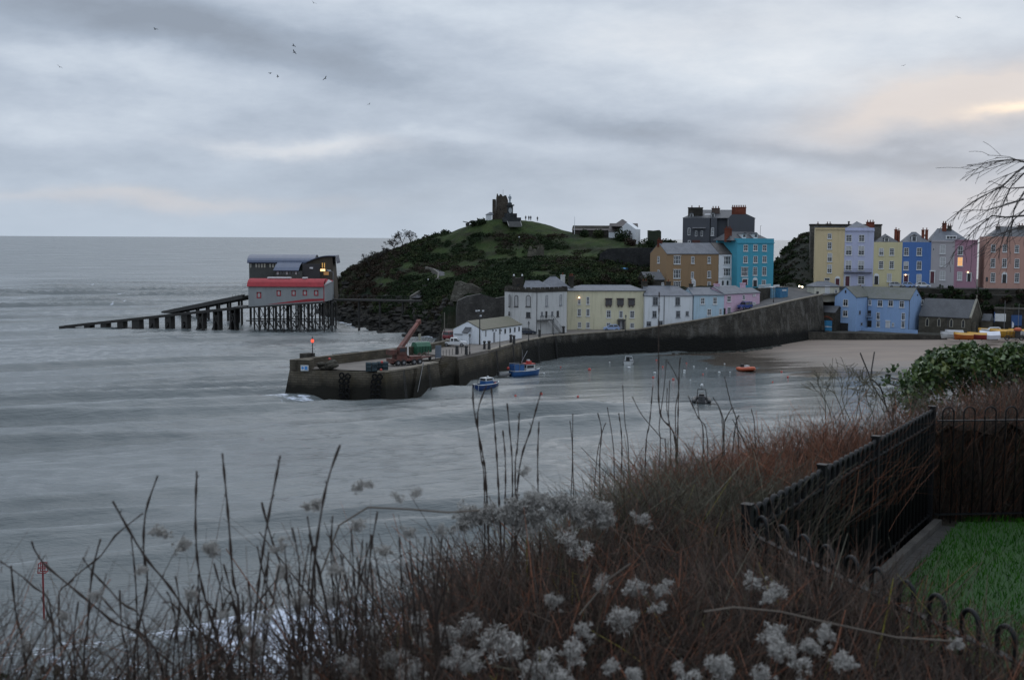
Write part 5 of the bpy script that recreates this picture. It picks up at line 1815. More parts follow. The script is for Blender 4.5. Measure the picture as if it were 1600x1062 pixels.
MB(fB_).add([(s0 - 0.1, -1.5, z1 - 0.05), (s1 + 0.1, -1.5, z1 - 0.05), (s1 + 0.1, -0.003, z1 + 1.0), (s0 - 0.1, -0.003, z1 + 1.0), (s0 - 0.1, -1.5, z1 + 0.08), (s1 + 0.1, -1.5, z1 + 0.08), (s1 + 0.1, -0.003, z1 + 1.13), (s0 - 0.1, -0.003, z1 + 1.13)],
            [(3, 2, 1, 0), (4, 5, 6, 7), (0, 1, 5, 4), (1, 2, 6, 5), (2, 3, 7, 6), (3, 0, 4, 7)]).build('porch_roof', SLD, pc)

# ================================================================ vehicles
RUB = mat('tyre', (0.012, 0.012, 0.013), None, 3, 0.8)
RIM = mat('wheel_rim', (0.25, 0.25, 0.26), None, 3, 0.35, 0.7)
CARG = mat('car_glass', (0.012, 0.014, 0.016), (0.02, 0.022, 0.025), 1, 0.06, spec=0.7)
HEADL = mat('headlamp', (0.5, 0.52, 0.54), None, 1, 0.2)
TAILL = mat('tail_lamp', (0.25, 0.01, 0.01), None, 1, 0.3)

SIDE = {
    'car': dict(L=4.1, w=1.72, low=[(-2.0, .3), (2.0, .3), (2.05, .55), (1.95, .78), (1.1, .93), (-1.85, .95), (-2.05, .8)], cab=[(-1.85, .95), (1.1, .93), (.35, 1.42), (-1.25, 1.45)], wh=(-1.25, 1.28), r=.31),
    'van': dict(L=4.4, w=1.8, low=[(-2.2, .3), (2.1, .3), (2.2, .6), (2.1, .95), (1.35, 1.1), (.75, 1.78), (-2.1, 1.85), (-2.25, 1.0)], cab=[(-.3, 1.1), (1.32, 1.12), (.78, 1.70), (-.3, 1.74)], wh=(-1.4, 1.45), r=.33),
    'jeep': dict(L=4.3, w=1.8, low=[(-2.0, .42), (2.1, .42), (2.15, .75), (2.05, 1.05), (.85, 1.15), (-2.0, 1.15), (-2.1, .8)], cab=[(-2.0, 1.15), (.85, 1.15), (.4, 1.82), (-1.95, 1.85)], wh=(-1.3, 1.35), r=.38),
    'pickup': dict(L=5.2, w=1.85, low=[(-2.55, .45), (2.5, .45), (2.6, .75), (2.5, 1.0), (1.3, 1.12), (-.8, 1.12), (-.82, .98), (-2.6, .98), (-2.65, .75)], cab=[(-.8, 1.12), (1.3, 1.12), (.55, 1.72), (-.7, 1.75)], wh=(-1.6, 1.6), r=.39),
}


def vehicle(name, label, cat, kind, loc, rz, paint_m):
    t = thing(name, label, cat, loc, None, True)
    t.rotation_euler = (0, 0, rz)
    k = SIDE[kind]
    w = k['w'] / 2

    def ring(poly, y, ins, dz=0):
        cx = sum(p[0] for p in poly) / len(poly)
        return [Vector((cx + (p[0] - cx) * ins, y, p[1] + dz)) for p in poly]
    b = MB()
    b.loft([ring(k['low'], -w, 0.985), ring(k['low'], -w + 0.06, 1.0), ring(k['low'], w - 0.06, 1.0), ring(k['low'], w, 0.985)])
    body = b.build('body', paint_m, t)
    if kind != 'van':
        cb = k['cab']
        wt = w * 0.80
        va = []
        for sgn in (-1, 1):
            va += [Vector((p[0], sgn * (w - 0.05 if i < 2 else wt), p[1] + (0.0 if i > 1 else -0.02))) for i, p in enumerate(cb)]
        MB().add(va, [(0, 1, 2, 3), (7, 6, 5, 4), (0, 4, 5, 1), (1, 5, 6, 2), (2, 6, 7, 3), (3, 7, 4, 0)]).build('window', CARG, t)
        rf = MB()
        zt = cb[2][1]
        rf.add([Vector((p[0], s_ * wt, p[1] + dz)) for dz in (-0.01, 0.07) for s_ in (-1, 1) for p in ((cb[3][0] - .05, cb[3][1]), (cb[2][0] + .05, cb[2][1]))],
               [(0, 1, 3, 2), (6, 7, 5, 4), (0, 4, 5, 1), (1, 5, 7, 3), (3, 7, 6, 2), (2, 6, 4, 0)])
        for s_ in (-1, 1):
            for i0, i1 in ((0, 3), (1, 2)):
                a, c = cb[i0], cb[i1]
                rf.tube([(a[0], s_ * (w - 0.05), a[1]), (c[0], s_ * wt, c[1])], 0.055, 5)
            xm = (cb[2][0] + cb[3][0]) / 2
            rf.tube([(xm, s_ * (w - 0.04), cb[0][1]), (xm, s_ * (wt + 0.01), zt)], 0.06, 5)
        rf.build('roof', paint_m, t)
    else:
        cb = k['cab']
        for s_ in (-1, 1):
            MB().add([(p[0], s_ * (w + 0.004), p[1]) for p in cb], [(0, 1, 2, 3) if s_ < 0 else (3, 2, 1, 0)]).build('window', CARG, t)
        MB().add([(1.36, -w * 0.85, 1.13), (1.36, w * 0.85, 1.13), (0.80, w * 0.85, 1.74), (0.80, -w * 0.85, 1.74)], [(0, 1, 2, 3)]).build('windscreen', CARG, t)
    if kind == 'pickup':
        MB().add([(-2.45, -w + .12, .985), (-.95, -w + .12, .985), (-.95, w - .12, .985), (-2.45, w - .12, .985)], [(0, 1, 2, 3)]).build('load_bed', DARK, t)
    for x in k['wh']:
        for s_ in (-1, 1):
            r = k['r']
            ty_ = MB()
            pr_ = [(r * 0.62, -0.11), (r * 0.95, -0.11), (r, -0.06), (r, 0.06), (r * 0.95, 0.11), (r * 0.62, 0.11)]
            n = 14
            ty_.loft([[Vector((x + q * math.cos(2 * math.pi * i / n), s_ * (w - 0.07) + yy, r + q * math.sin(2 * math.pi * i / n))) for i in range(n)] for q, yy in pr_])
            wl_ = ty_.build('wheel', RUB, t)
            MB().add([(x + r * 0.6 * math.cos(2 * math.pi * i / n), s_ * (w + 0.045), r + r * 0.6 * math.sin(2 * math.pi * i / n)) for i in range(n)], [tuple(range(n)) if s_ < 0 else tuple(range(n - 1, -1, -1))]).build('rim', RIM, wl_)
    lo = k['low']
    xf = max(p[0] for p in lo)
    xb = min(p[0] for p in lo)
    for s_ in (-1, 1):
        MB().box(xf - 0.1, xf + 0.01, s_ * (w - 0.3) - 0.18, s_ * (w - 0.3) + 0.18, 0.66, 0.82).build('headlight', HEADL, t)
        MB().box(xb - 0.01, xb + 0.1, s_ * (w - 0.18) - 0.1, s_ * (w - 0.18) + 0.1, 0.72, 0.95).build('tail_light', TAILL, t)
    return t


def carpaint(n, c):
    return mat(n, c, tuple(x * 0.85 for x in c), 0.4, 0.28, spec=0.6)


CWH, CBL, CSK, CDK, CSI, CRD = carpaint('white_paint', (0.6, 0.61, 0.62)), carpaint('deep_blue_paint', (0.025, 0.05, 0.20)), carpaint('pale_blue_paint', (0.27, 0.36, 0.55)), carpaint('navy_paint', (0.015, 0.022, 0.04)), carpaint('silver_paint', (0.35, 0.37, 0.40)), carpaint('red_paint', (0.16, 0.012, 0.015))


def at_(px, py, z):
    q = G(px, py, z)
    return (q.x, q.y, z)


vehicle('pickup_truck', 'white pickup truck parked in front of the boathouse gable', 'pickup', 'pickup', at_(710, 541.0, 5.41), R(-3), CWH)
vehicle('parked_car', 'dark navy car parked between the boathouse and the castellated house', 'car', 'car', at_(823.5, 522.3, 5.41), R(5), CDK)
pv = vehicle('police_van', 'white van with yellow and black chequered rear doors below the outside stair', 'van', 'van', at_(855, 520.0, 5.41), R(25), CWH)
rc = MB()
for i in range(4):
    for j in range(3):
        if (i + j) % 2 == 0:
            rc.add([(-2.262, -0.72 + i * 0.36, 0.55 + j * 0.34), (-2.262, -0.36 + i * 0.36, 0.55 + j * 0.34), (-2.235, -0.36 + i * 0.36, 0.89 + j * 0.34), (-2.235, -0.72 + i * 0.36, 0.89 + j * 0.34)], [(0, 3, 2, 1)])
rc.build('yellow_chevrons', mat('hi_vis_yellow', (0.55, 0.55, 0.05), None, 1, 0.4), pv)
vehicle('parked_car', 'pale blue hatchback parked in front of the cream yellow house', 'car', 'car', at_(955.5, 516.2, 5.41), R(178), CSK)
q = W(1163.5, 483.0, 308.5)
vehicle('off_road_car', 'deep blue four wheel drive parked on the ramp by the pink house', 'car', 'jeep', (q.x, q.y, q.z), R(222), CBL)
for px, lab, m_, yy in ((1400, 'silver car parked on the terrace road before the pale yellow house', CSI, 340.2), (1420, 'pale blue car parked on the terrace road before the royal blue house', CSK, 339.6), (1442, 'white car parked on the terrace road near the grey house', CWH, 338.8)):
    q = W(px, 446, yy)
    vehicle('parked_car', lab, 'car', 'car', (q.x, q.y, 14.86), R(-11), m_)
vehicle('parked_car', 'dark red car half hidden beside the boathouse gable', 'car', 'jeep', at_(704.5, 530.5, 5.41), R(60), CRD)

# ================================================================ lamp posts, bollards, masts
LGL = mat('lantern_glass', (0.22, 0.23, 0.23), None, 1, 0.3)
lamp0 = thing('street_lamp', 'black lantern lamp post on the quay at the near corner of the boathouse', 'street lamp', (0, 0, 0), 'black lantern lamp posts on the quay', True)
MB().lathe([(0.16, -0.05), (0.16, 0.5), (0.09, 0.6), (0.07, 2.2), (0.05, 3.3), (0.1, 3.35), (0.06, 3.4)], 8).box(-0.35, 0.35, -0.02, 0.02, 3.02, 3.07).build('post', IRON, lamp0)
lt = MB().lathe([(0.14, 3.41), (0.24, 3.9), (0.26, 3.92), (0.10, 4.15), (0.03, 4.35)], 6).build('lantern', IRON, lamp0)
MB().lathe([(0.15, 3.46), (0.242, 3.88)], 6).build('pane', LGL, lt)
posts = [(734, 553, None), (781, 542.7, 'black lantern lamp post on the quay halfway along the boathouse'), (826, 533, 'black lantern lamp post carrying a small plate before the castellated house'),
         (865, 523.6, 'black lantern lamp post on the quay edge beside the white van'), (977.5, 518.5, 'black lantern lamp post before the cream yellow house')]
for i, (px, py, lab) in enumerate(posts):
    q = at_(px, py, 5.405)
    sc_ = (py - {734: 520, 781: 512, 826: 501, 865: 497, 977.5: 491}[px]) * q[1] / 1900 / 4.35
    if i == 0:
        lamp0.location = q
        lamp0.scale = (sc_,) * 3
    else:
        dup(lamp0, q, 0.6 * i, lab, sc_)
q = W(1236, 470, 318)
dup(lamp0, W(1208.5, 472, 314), 0, 'black lantern lamp post on the ramp above the pink house', 0.9)
b0 = thing('bollard', 'black iron bollard on the quay edge', 'bollard', (0, 0, 0), 'black bollards along the quay edge', True)
MB().lathe([(0.19, -0.05), (0.17, 0.6), (0.15, 0.8), (0.22, 0.86), (0.22, 0.98), (0.12, 1.08)], 9).build('post', IRON, b0)
for i, (x, y) in enumerate(((507, 495), (562, 500), (820, 420), (857, 430), (1160, 355), (1445, 312), (180, 558), (292, 560))):
    q = at_(*c11(x, y), 5.405)
    if i == 0:
        b0.location = q
        b0.scale = (1.5, 1.5, 1.6)
    else:
        dup(b0, q, 0, None, 1.7)
fm_t = thing('floodlight_mast', 'tall mast with four floodlights at the corner of the boathouse', 'floodlight', at_(749.5, 538.5, 5.405))
o_ = fm_t.location
zt = W(749.5, 487, o_.y).z
MB().tube([o_, (o_.x, o_.y, zt)], [0.16, 0.09], 7).tube([(o_.x - 0.75, o_.y, zt), (o_.x + 0.75, o_.y, zt)], 0.06, 5).tube([(o_.x - 0.45, o_.y, zt - 0.85), (o_.x + 0.45, o_.y, zt - 0.85)], 0.05, 5).build('mast', IRON, fm_t)
for dx, dz in ((-0.7, 0.2), (0.7, 0.2), (-0.2, 0.25), (0.2, -0.85)):
    MB().box(o_.x + dx - 0.22, o_.x + dx + 0.22, o_.y - 0.2, o_.y + 0.1, zt + dz - 0.16, zt + dz + 0.16).build('floodlight', HEADL, fm_t)
for px, y0, y1, lab in ((694.5, 530, 488, 'thin pale pole rising beside the boathouse'),):
    q = Vector(at_(px, y0, 5.405))
    tag(MB().tube([q, (q.x, q.y, W(px, y1, q.y).z)], [0.16, 0.1], 6).build('flag_pole', mat('weathered_pole', (0.12, 0.11, 0.09), None, 1, 0.8)), lab, 'pole')

# railings above the steps and a notice panel seen from behind
rlg = thing('railing', 'thin iron railing posts guarding the top of the pier steps', 'railing', at_(705, 557, 5.405))
for i in range(7):
    q = Vector(at_(692.5 + i * 4.8, 556.5 - i * 0.75, 5.405))
    MB().tube([q, (q.x, q.y, 6.6)], 0.05, 5).build('post', IRON, rlg)
np_ = thing('notice_sign', 'grey notice panel standing on two posts at the top of the steps', 'sign', at_(685, 558, 5.0))
fr_ = frame_px((680.5, 558, 228.6), (689.5, 558, 229.4))
MB(fr_).box(0, fr_.L, 0, 0.08, 5.35, fr_.hit(685, 539.5)[1]).build('panel', mat('slate_grey_board', (0.10, 0.12, 0.15), None, 1, 0.6), np_)
for s in (0.05, fr_.L - 0.05):
    MB(fr_).tube([(s, 0.13, 4.9), (s, 0.13, 7.2)], 0.045, 5).build('leg', IRON, np_)

# beacon on the pier head
bc = thing('beacon', 'red lit beacon on a thin pole at the pier head', 'beacon', (W(488.4, 557, 219)))
o_ = bc.location
zb_ = W(488.4, 533, 219).z
MB().tube([(o_.x, o_.y, 5.0), (o_.x, o_.y, zb_ - 0.25)], [0.12, 0.07], 7).box(o_.x - 0.22, o_.x + 0.22, o_.y - 0.22, o_.y + 0.22, zb_ - 0.3, zb_ - 0.25).build('pole', IRON, bc)
MB().lathe([(0.10, -0.22), (0.26, -0.1), (0.26, 0.25), (0.1, 0.36)], 9, (o_.x, o_.y, zb_)).build('lamp', REDLAMP, bc)
MB().lathe([(0.2, 0.37), (0.15, 0.5), (0.03, 0.9)], 8, (o_.x, o_.y, zb_)).build('cap', IRON, bc)
bcs = thing('base_block', 'dark stone block under the beacon on the pier head parapet', 'block', W(492, 557, 219))
MB(frame_px((478, 557, 218.0), (497, 557, 220.5))).box(0, 2.3, 0, 1.6, 4.9, 7.0).build('block', STD, bcs)

# ================================================================ crane
RC = mat('rusty_red_paint', (0.12, 0.038, 0.028), (0.055, 0.028, 0.02), 0.9, 0.7, bmp=0.3)
cr_ = thing('mobile_crane', 'rusty red mobile crane with its telescopic boom raised on the pier', 'crane', at_(626, 571, 5.0))
o_ = Vector(cr_.location)
dirv = Vector((0.5, 0.866, 0))
fk = Fr(xy(o_ + Vector((-0.6, -0.8, 0))), xy(o_ + Vector((-0.6, -0.8, 0)) + Vector((0.80, 0.60, 0)) * 8))
MB0 = None
MB(fk).box(-0.6, 5.6, 0.2, 2.1, 5.75, 6.15).box(-1.0, -0.4, 0.3, 2.0, 5.5, 6.3).box(3.2, 5.5, 0.4, 1.9, 6.152, 6.5).build('chassis', RC, cr_)
for s in (0.3, 1.5, 3.7, 4.9):
    for n_ in (0.05, 1.85):
        wv = MB(fk)
        k = 12
        wv.loft([[(s + 0.52 * math.cos(2 * math.pi * i / k), n_ + yy, 5.53 + 0.52 * math.sin(2 * math.pi * i / k)) for i in range(k)] for yy in (-0.1, 0.35)])
        w__ = wv.build('wheel', RUB, cr_)
        MB(fk).add([(s + 0.25 * math.cos(2 * math.pi * i / k), n_ - 0.11, 5.53 + 0.25 * math.sin(2 * math.pi * i / k)) for i in range(k)], [tuple(range(k))]).build('rim', RIM, w__)
MB(fk).box(0.2, 2.4, 0.3, 2.0, 6.16, 7.0).box(-1.1, 0.3, 0.4, 1.9, 7.002, 7.9).build('turntable', RC, cr_)
cb_ = MB(fk).box(0.6, 2.0, 0.1, 0.9, 7.002, 8.3).build('cab', RC, cr_)
MB(fk).box(0.7, 1.9, 0.06, 0.095, 7.5, 8.15).build('window', GL, cb_)
bt0, bt1 = W(623.5, 546.5, 219.4), W(653.5, 503.5, 226.5)
dv = (bt1 - bt0).normalized()
sd_ = dv.cross(Vector((0, 0, 1))).normalized()
up_ = sd_.cross(dv)


def beam(p, q, w0, w1, m_, nm, par):
    b = MB()
    b.loft([[p + sd_ * a * w0 + up_ * c * w0 for a, c in ((-1, -1), (1, -1), (1, 1), (-1, 1))], [q + sd_ * a * w1 + up_ * c * w1 for a, c in ((-1, -1), (1, -1), (1, 1), (-1, 1))]])
    return b.build(nm, m_, par)


bm = beam(bt0, bt0.lerp(bt1, 0.72), 0.37, 0.35, RC, 'boom', cr_)
beam(bt0.lerp(bt1, 0.69), bt1, 0.29, 0.27, mat('faded_red_paint', (0.17, 0.055, 0.04), (0.10, 0.04, 0.03), 1, 0.7), 'boom_extension', bm)
beam(bt1 - dv * 0.25, bt1 + dv * 0.5, 0.34, 0.38, RC, 'boom_head', bm)
MB().tube([fk.p(3.0, 1.1, 6.6), bt0.lerp(bt1, 0.42) - up_ * 0.35], [0.17, 0.11], 7).build('hydraulic_ram', mat('ram_steel', (0.30, 0.29, 0.28), None, 1, 0.35, 0.6), cr_)
hk = bt1 + dv * 0.4
MB().tube([hk, (hk.x + 0.1, hk.y, hk.z - 2.4)], 0.03, 4).build('cable', IRON, cr_)
MB().box(hk.x - 0.12, hk.x + 0.32, hk.y - 0.2, hk.y + 0.2, hk.z - 3.2, hk.z - 2.4).lathe([(0.16, -0.45), (0.22, -0.2), (0.1, 0)], 8, (hk.x + 0.1, hk.y, hk.z - 3.2)).build('hook_block', mat('hook_yellow', (0.33, 0.32, 0.25), None, 1, 0.6), cr_)

# green skip container
gc = thing('green_container', 'green steel container with a rounded cover beside the crane', 'container', at_(662, 551, 5.0))
fr_ = frame_px((651.5, 552, 238), (673.5, 552, 240))
L = fr_.L
zt = fr_.hit(662, 534.5)[1]
prof = [(0, 4.95), (2.0, 4.95), (2.2, zt - 0.8), (1.7, zt - 0.1), (1.1, zt), (0.4, zt - 0.1), (-0.1, zt - 0.8)]
MB(fr_).add([(0, a, z) for a, z in prof] + [(L, a, z) for a, z in prof], [(i, (i + 1) % 7, (i + 1) % 7 + 7, i + 7) for i in range(7)] + [tuple(range(6, -1, -1)), tuple(range(7, 14))]).build('body', mat('green_steel', (0.018, 0.095, 0.05), (0.015, 0.07, 0.04), 0.8, 0.6, bmp=0.1), gc)
b = MB(fr_)
for i in range(6):
    b.box(L * i / 5 - 0.05, L * i / 5 + 0.05, -0.17, -0.02 if False else 0.05, 5.0, zt - 0.8)
b.build('ribs', mat('dark_green_steel', (0.012, 0.06, 0.035), None, 1, 0.6), gc)

# machinery and fishing clutter on the deck
rr = random.Random(11)
sc_t = thing('scrap_trailer', 'rusty flat trailer with scrap iron standing behind the crane', 'trailer', at_(664, 563, 5.0))
ft_ = frame_px((650, 563.5, 224.5), (676, 561.5, 229))
MB(ft_).box(0, ft_.L, 0, 1.8, 5.5, 5.75).build('bed', RC, sc_t)
for s in (0.8, ft_.L - 0.8):
    MB(ft_).loft([[(s + 0.35 * math.cos(2 * math.pi * i / 10), yy, 5.33 + 0.35 * math.sin(2 * math.pi * i / 10)) for i in range(10)] for yy in (-0.05, 0.2)]).build('wheel', RUB, sc_t)
b = MB(ft_)
for i in range(18):
    s = rr.uniform(0.1, ft_.L - 0.6)
    b.tube([(s, rr.uniform(0.1, 1.7), 5.78 + rr.uniform(0, 0.3)), (s + rr.uniform(-0.8, 1.4), rr.uniform(0.1, 1.7), 5.8 + rr.uniform(0, 0.9))], rr.uniform(0.05, 0.12), 5)
b.build('scrap_load', mat('rust', (0.07, 0.035, 0.022), (0.04, 0.03, 0.025), 1.5, 0.9), sc_t)['kind'] = 'stuff'

POT = mat('pot_netting', (0.018, 0.042, 0.055), (0.010, 0.018, 0.022), 6, 0.8, bmp=0.5)
pot0 = thing('lobster_pot', 'dark netted lobster pot stacked on the pier deck', 'lobster pot', (0, 0, 0), 'lobster pots stacked on the pier', True)
prof = [(-0.33, 0.0), (0.33, 0.0), (0.33, 0.25), (0.2, 0.46), (-0.2, 0.46), (-0.33, 0.25)]
MB().add([(-0.45, a, z + 0.03) for a, z in prof] + [(0.45, a, z + 0.03) for a, z in prof], [(i, (i + 1) % 6, (i + 1) % 6 + 6, i + 6) for i in range(6)] + [tuple(range(5, -1, -1)), tuple(range(6, 12))]).build('netting', POT, pot0)
b = MB()
for x in (-0.45, 0, 0.45):
    b.tube([(x, a * 1.04, z + 0.03) for a, z in prof + [prof[0]]], 0.03, 4)
b.build('frame', mat('pot_frame', (0.02, 0.03, 0.035), None, 2, 0.7), pot0)
first = True


def put_pot(x, y, z, rz):
    global first
    if first:
        pot0.location, pot0.rotation_euler = (x, y, z), (0, 0, rz)
        first = False
    else:
        dup(pot0, (x, y, z), rz)


for px0, px1, py, nrow, nlay in ((571, 587, 580.5, 2, 3), (588, 606, 579.5, 2, 3)):
    a, c = Vector(at_(px0, py, 4.955)), Vector(at_(px1, py, 4.955))
    d_ = (c - a).normalized()
    for i in range(2):
        for j in range(nrow):
            for k in range(nlay):
                q = a + d_ * (0.5 + i * 1.0) + Vector((-d_.y, d_.x, 0)) * (0.7 + 0.72 * j)
                put_pot(q.x + rr.uniform(-.06, .06), q.y + rr.uniform(-.06, .06), 4.955 + k * 0.5, math.atan2(d_.y, d_.x) + rr.uniform(-.12, .12))
a, c = Vector(at_(523, 561.5, 4.955)), Vector(at_(557, 557.5, 4.955))
for i in range(14):
    for k in range(2):
        q = a.lerp(c, i / 13)
        put_pot(q.x, q.y + 0.3, 4.955 + k * 0.5, R(62) + rr.uniform(-.1, .1))
NET = mat('fishing_net', (0.045, 0.04, 0.028), (0.025, 0.022, 0.016), 4, 0.95, bmp=1.0)
for px, py, s_, lab in ((509, 577, 1.5, 'brown heap of fishing nets on the near edge of the pier head'), (488, 565, 1.0, 'small dark heap of rope against the pier head parapet')):
    q = at_(px, py, 4.95)
    b = MB()
    for i in range(16):
        b.blob((q[0] + rr.uniform(-1, 1) * s_, q[1] + rr.uniform(-.5, .7) * s_ + 0.6, q[2] + rr.uniform(0.1, 0.75) * s_), rr.uniform(.35, .6) * s_, rr.uniform(.35, .6) * s_, rr.uniform(.2, .4) * s_, 8, 5, 0.25, rr)
    tag(b.build('net_heap', NET, None, True), lab, 'nets')
BUR = mat('red_float', (0.38, 0.04, 0.03), (0.30, 0.045, 0.035), 3, 0.45)
BUW = mat('white_float', (0.42, 0.44, 0.45), (0.34, 0.35, 0.35), 3, 0.5)
for x, y, lab in ((375, 505, 'red float lying by the pier head parapet'), (530, 500, 'red float on top of the brown net heap'), (1110, 535, 'red float on top of the lobster pots'), (1100, 620, 'red float lying on the pier edge before the lobster pots')):
    q = W(*c9(x, y), 214.0)
    q = Vector(q)
    z_ = {375: 6.1, 530: 6.25, 1110: 6.6, 1100: 5.2}[x]
    q = Vector(at_(*c9(x, y), z_))
    tag(MB().blob(q, 0.24, 0.24, 0.26, 9, 7).build('float', BUR, None, True), lab, 'float')

# ================================================================ boats
def hull(b, L, B, Hh, sheer=0.35, transom=0.75, n=12):
    """stations from stern (x=-L/2) to stem; the waterline is z=0"""
    rings = []
    for i in range(n):
        t = i / (n - 1)
        x = -L / 2 + L * t
        w = B / 2 * (transom + (1 - transom) * math.sin(min(1, t / 0.45) * math.pi / 2)) * (1 - max(0, (t - 0.5) / 0.5) ** 2.4 * 0.97)
        z = Hh * (1 + sheer * (t ** 2 + 0.25 * (1 - t) ** 2))
        k = 0.5 + 0.3 * (1 - t)
        rings.append([Vector((x + 0.0, -w, z)), Vector((x - 0.02 * L * t, -w * 0.92, z * 0.35)), Vector((x - 0.06 * L * t, -w * k, -0.25)), Vector((x - 0.08 * L * t, 0, -0.45)),
                      Vector((x - 0.06 * L * t, w * k, -0.25)), Vector((x - 0.02 * L * t, w * 0.92, z * 0.35)), Vector((x, w, z))])
    b.loft(rings, False, False)
    b.add([rings[0][i] for i in range(7)], [(0, 1, 2, 3, 4, 5, 6)])
    return rings


def boat(name, label, loc, heading, L, B, Hh, hm, rail, deckm, **kw):
    t = thing(name, label, 'boat', loc, None, True)
    t.rotation_euler = (0, 0, R(90 - heading))
    b = MB()
    rg = hull(b, L, B, Hh, **kw)
    b.build('hull', hm, t, True)
    g = MB()
    for k in (0, 6):
        g.tube([r[k] for r in rg], 0.075, 6)
    g.tube([rg[0][0], rg[0][6]], 0.075, 6)
    g.build('gunwale', rail, t)
    d = MB()
    for i in range(len(rg) - 1):
        a, c = rg[i], rg[i + 1]
        f_ = 0.62
        q = [Vector((p.x, p.y * 0.94, p.z * f_)) for p in (a[0], c[0], c[6], a[6])]
        d.add(q, [(0, 1, 2, 3)])
    d.build('deck', deckm, t)
    return t, rg


NAVY = mat('navy_hull', (0.016, 0.05, 0.16), (0.012, 0.036, 0.12), 0.8, 0.4)
BLUH = mat('blue_hull', (0.025, 0.10, 0.27), (0.02, 0.08, 0.22), 0.8, 0.4)
OFFW = mat('off_white_gelcoat', (0.52, 0.54, 0.55), (0.40, 0.41, 0.41), 0.9, 0.45)
DGREY = mat('dark_deck', (0.06, 0.06, 0.062), (0.04, 0.04, 0.042), 1.2, 0.8)
t, rg = boat('fishing_boat', 'small dark blue fishing boat with a white rail moored nearest the pier steps', tuple(G(762, 606.5, 0)), 42, 6.0, 2.7, 0.85, NAVY, OFFW, DGREY)
wh_ = MB().box(-1.3, 0.7, -0.75, 0.75, 0.5, 1.5).build('wheelhouse', BLUH, t)
MB().box(-1.32, 0.74, -0.8, 0.8, 1.502, 2.05).build('wheelhouse_top', OFFW, wh_)
MB().box(0.735, 0.75, -0.65, 0.65, 1.6, 1.95).box(-1.345, -1.325, -0.65, 0.65, 1.6, 1.95).box(-1.1, 0.5, -0.815, -0.802, 1.6, 1.95).box(-1.1, 0.5, 0.802, 0.815, 1.6, 1.95).build('window', GL, wh_)
MB().tube([(-0.2, 0, 2.05), (-0.2, 0, 4.0)], 0.05, 5).tube([(-2.2, 0.5, 0.9), (-2.2, 0.5, 3.2)], 0.035, 5).build('mast', IRON, t)
MB().lathe([(0.22, 2.06), (0.25, 2.2), (0.1, 2.32)], 9, (0.2, 0.2, 0)).build('radar', OFFW, t)
MB().blob((1.6, -0.5, 0.85), 0.24, 0.24, 0.24).build('float', BUR, t)
MB().box(-3.03, -3.0, -0.55, -0.47, -0.1, 0.85).box(-3.03, -3.0, 0.47, 0.55, -0.1, 0.85).build('transom_stripe', OFFW, t)

t, rg = boat('fishing_boat', 'bright blue workboat with a blue shelter and a red topped cabin alongside the pier', tuple(G(821, 586, 0)), 62, 6.6, 2.9, 0.95, BLUH, OFFW, DGREY)
sh_ = MB().box(-3.1, -0.9, -1.15, -1.05, 0.9, 2.3).box(-3.1, -0.9, 1.05, 1.15, 0.9, 2.3).box(-3.12, -3.05, -1.05, 1.05, 0.9, 2.3).build('shelter', BLUH, t)
b = MB()
for x in (-3.15, -2.0, -0.85):
    for y in (-1.2, 1.2):
        b.tube([(x, y, 0.8), (x, y, 2.5)], 0.045, 5)
for y in (-1.2, 1.2):
    b.tube([(-3.15, y, 2.5), (-0.85, y, 2.5)], 0.045, 5)
b.build('shelter_frame', RIM, sh_)
cb_ = MB().box(-0.2, 1.7, -0.85, 0.85, 0.6, 2.3).build('cabin', OFFW, t)
MB().box(-0.4, 1.8, -0.95, 0.95, 2.302, 2.45).build('cabin_roof', BUR, cb_)
MB().box(-0.1, 1.5, -0.87, -0.852, 1.5, 2.1).box(1.702, 1.72, -0.7, 0.7, 1.5, 2.1).box(-0.22, -0.202, -0.7, 0.7, 1.5, 2.1).build('window', GL, cb_)
MB().box(0.3, 1.2, -0.4, 0.4, 2.452, 2.95).build('life_raft', BUR, t)
MB().box(0.4, 0.9, -0.25, 0.25, 2.952, 3.2).build('radar', OFFW, t)
MB().tube([(-0.6, 0.3, 0.8), (-0.6, 0.3, 5.2)], 0.055, 5).tube([(-1.0, 0, 2.6), (0.4, 0, 5.0)], 0.05, 5).build('mast', RIM, t)
MB().blob((-3.55, 0.8, 1.5), 0.33, 0.33, 0.36).build('fender_buoy', BUR, t)

DING = mat('grey_tube_fabric', (0.10, 0.105, 0.11), (0.07, 0.072, 0.075), 1, 0.6)


def rib(name, label, loc, heading, L, B, tm, r=0.26, deckm=None, flare=0.25):
    t = thing(name, label, 'dinghy', loc, None, True)
    t.rotation_euler = (0, 0, R(90 - heading))
    pts = []
    for s_ in range(17):
        u_ = s_ / 16
        if u_ <= 0.5:
            k = u_ / 0.5
            x, y = -L / 2 + L * k * 0.98, -B / 2 * (1 - max(0, (k - 0.55) / 0.45) ** 2)
        else:
            k = (1 - u_) / 0.5
            x, y = -L / 2 + L * k * 0.98, B / 2 * (1 - max(0, (k - 0.55) / 0.45) ** 2)
        pts.append((x, y, 0.32 + flare * max(0, k - 0.4) ** 1.5))
    MB().tube(pts, [r * 0.6] + [r] * 15 + [r * 0.6], 9).build('tube', tm, t, True)
    MB().add([(-L / 2 + 0.1, -B / 2, 0.12), (L * 0.2, -B / 2 * 0.95, 0.15), (L * 0.44, 0, 0.3), (L * 0.2, B / 2 * 0.95, 0.15), (-L / 2 + 0.1, B / 2, 0.12)], [(0, 1, 2, 3, 4)]).build('floor', deckm or DGREY, t)
    return t


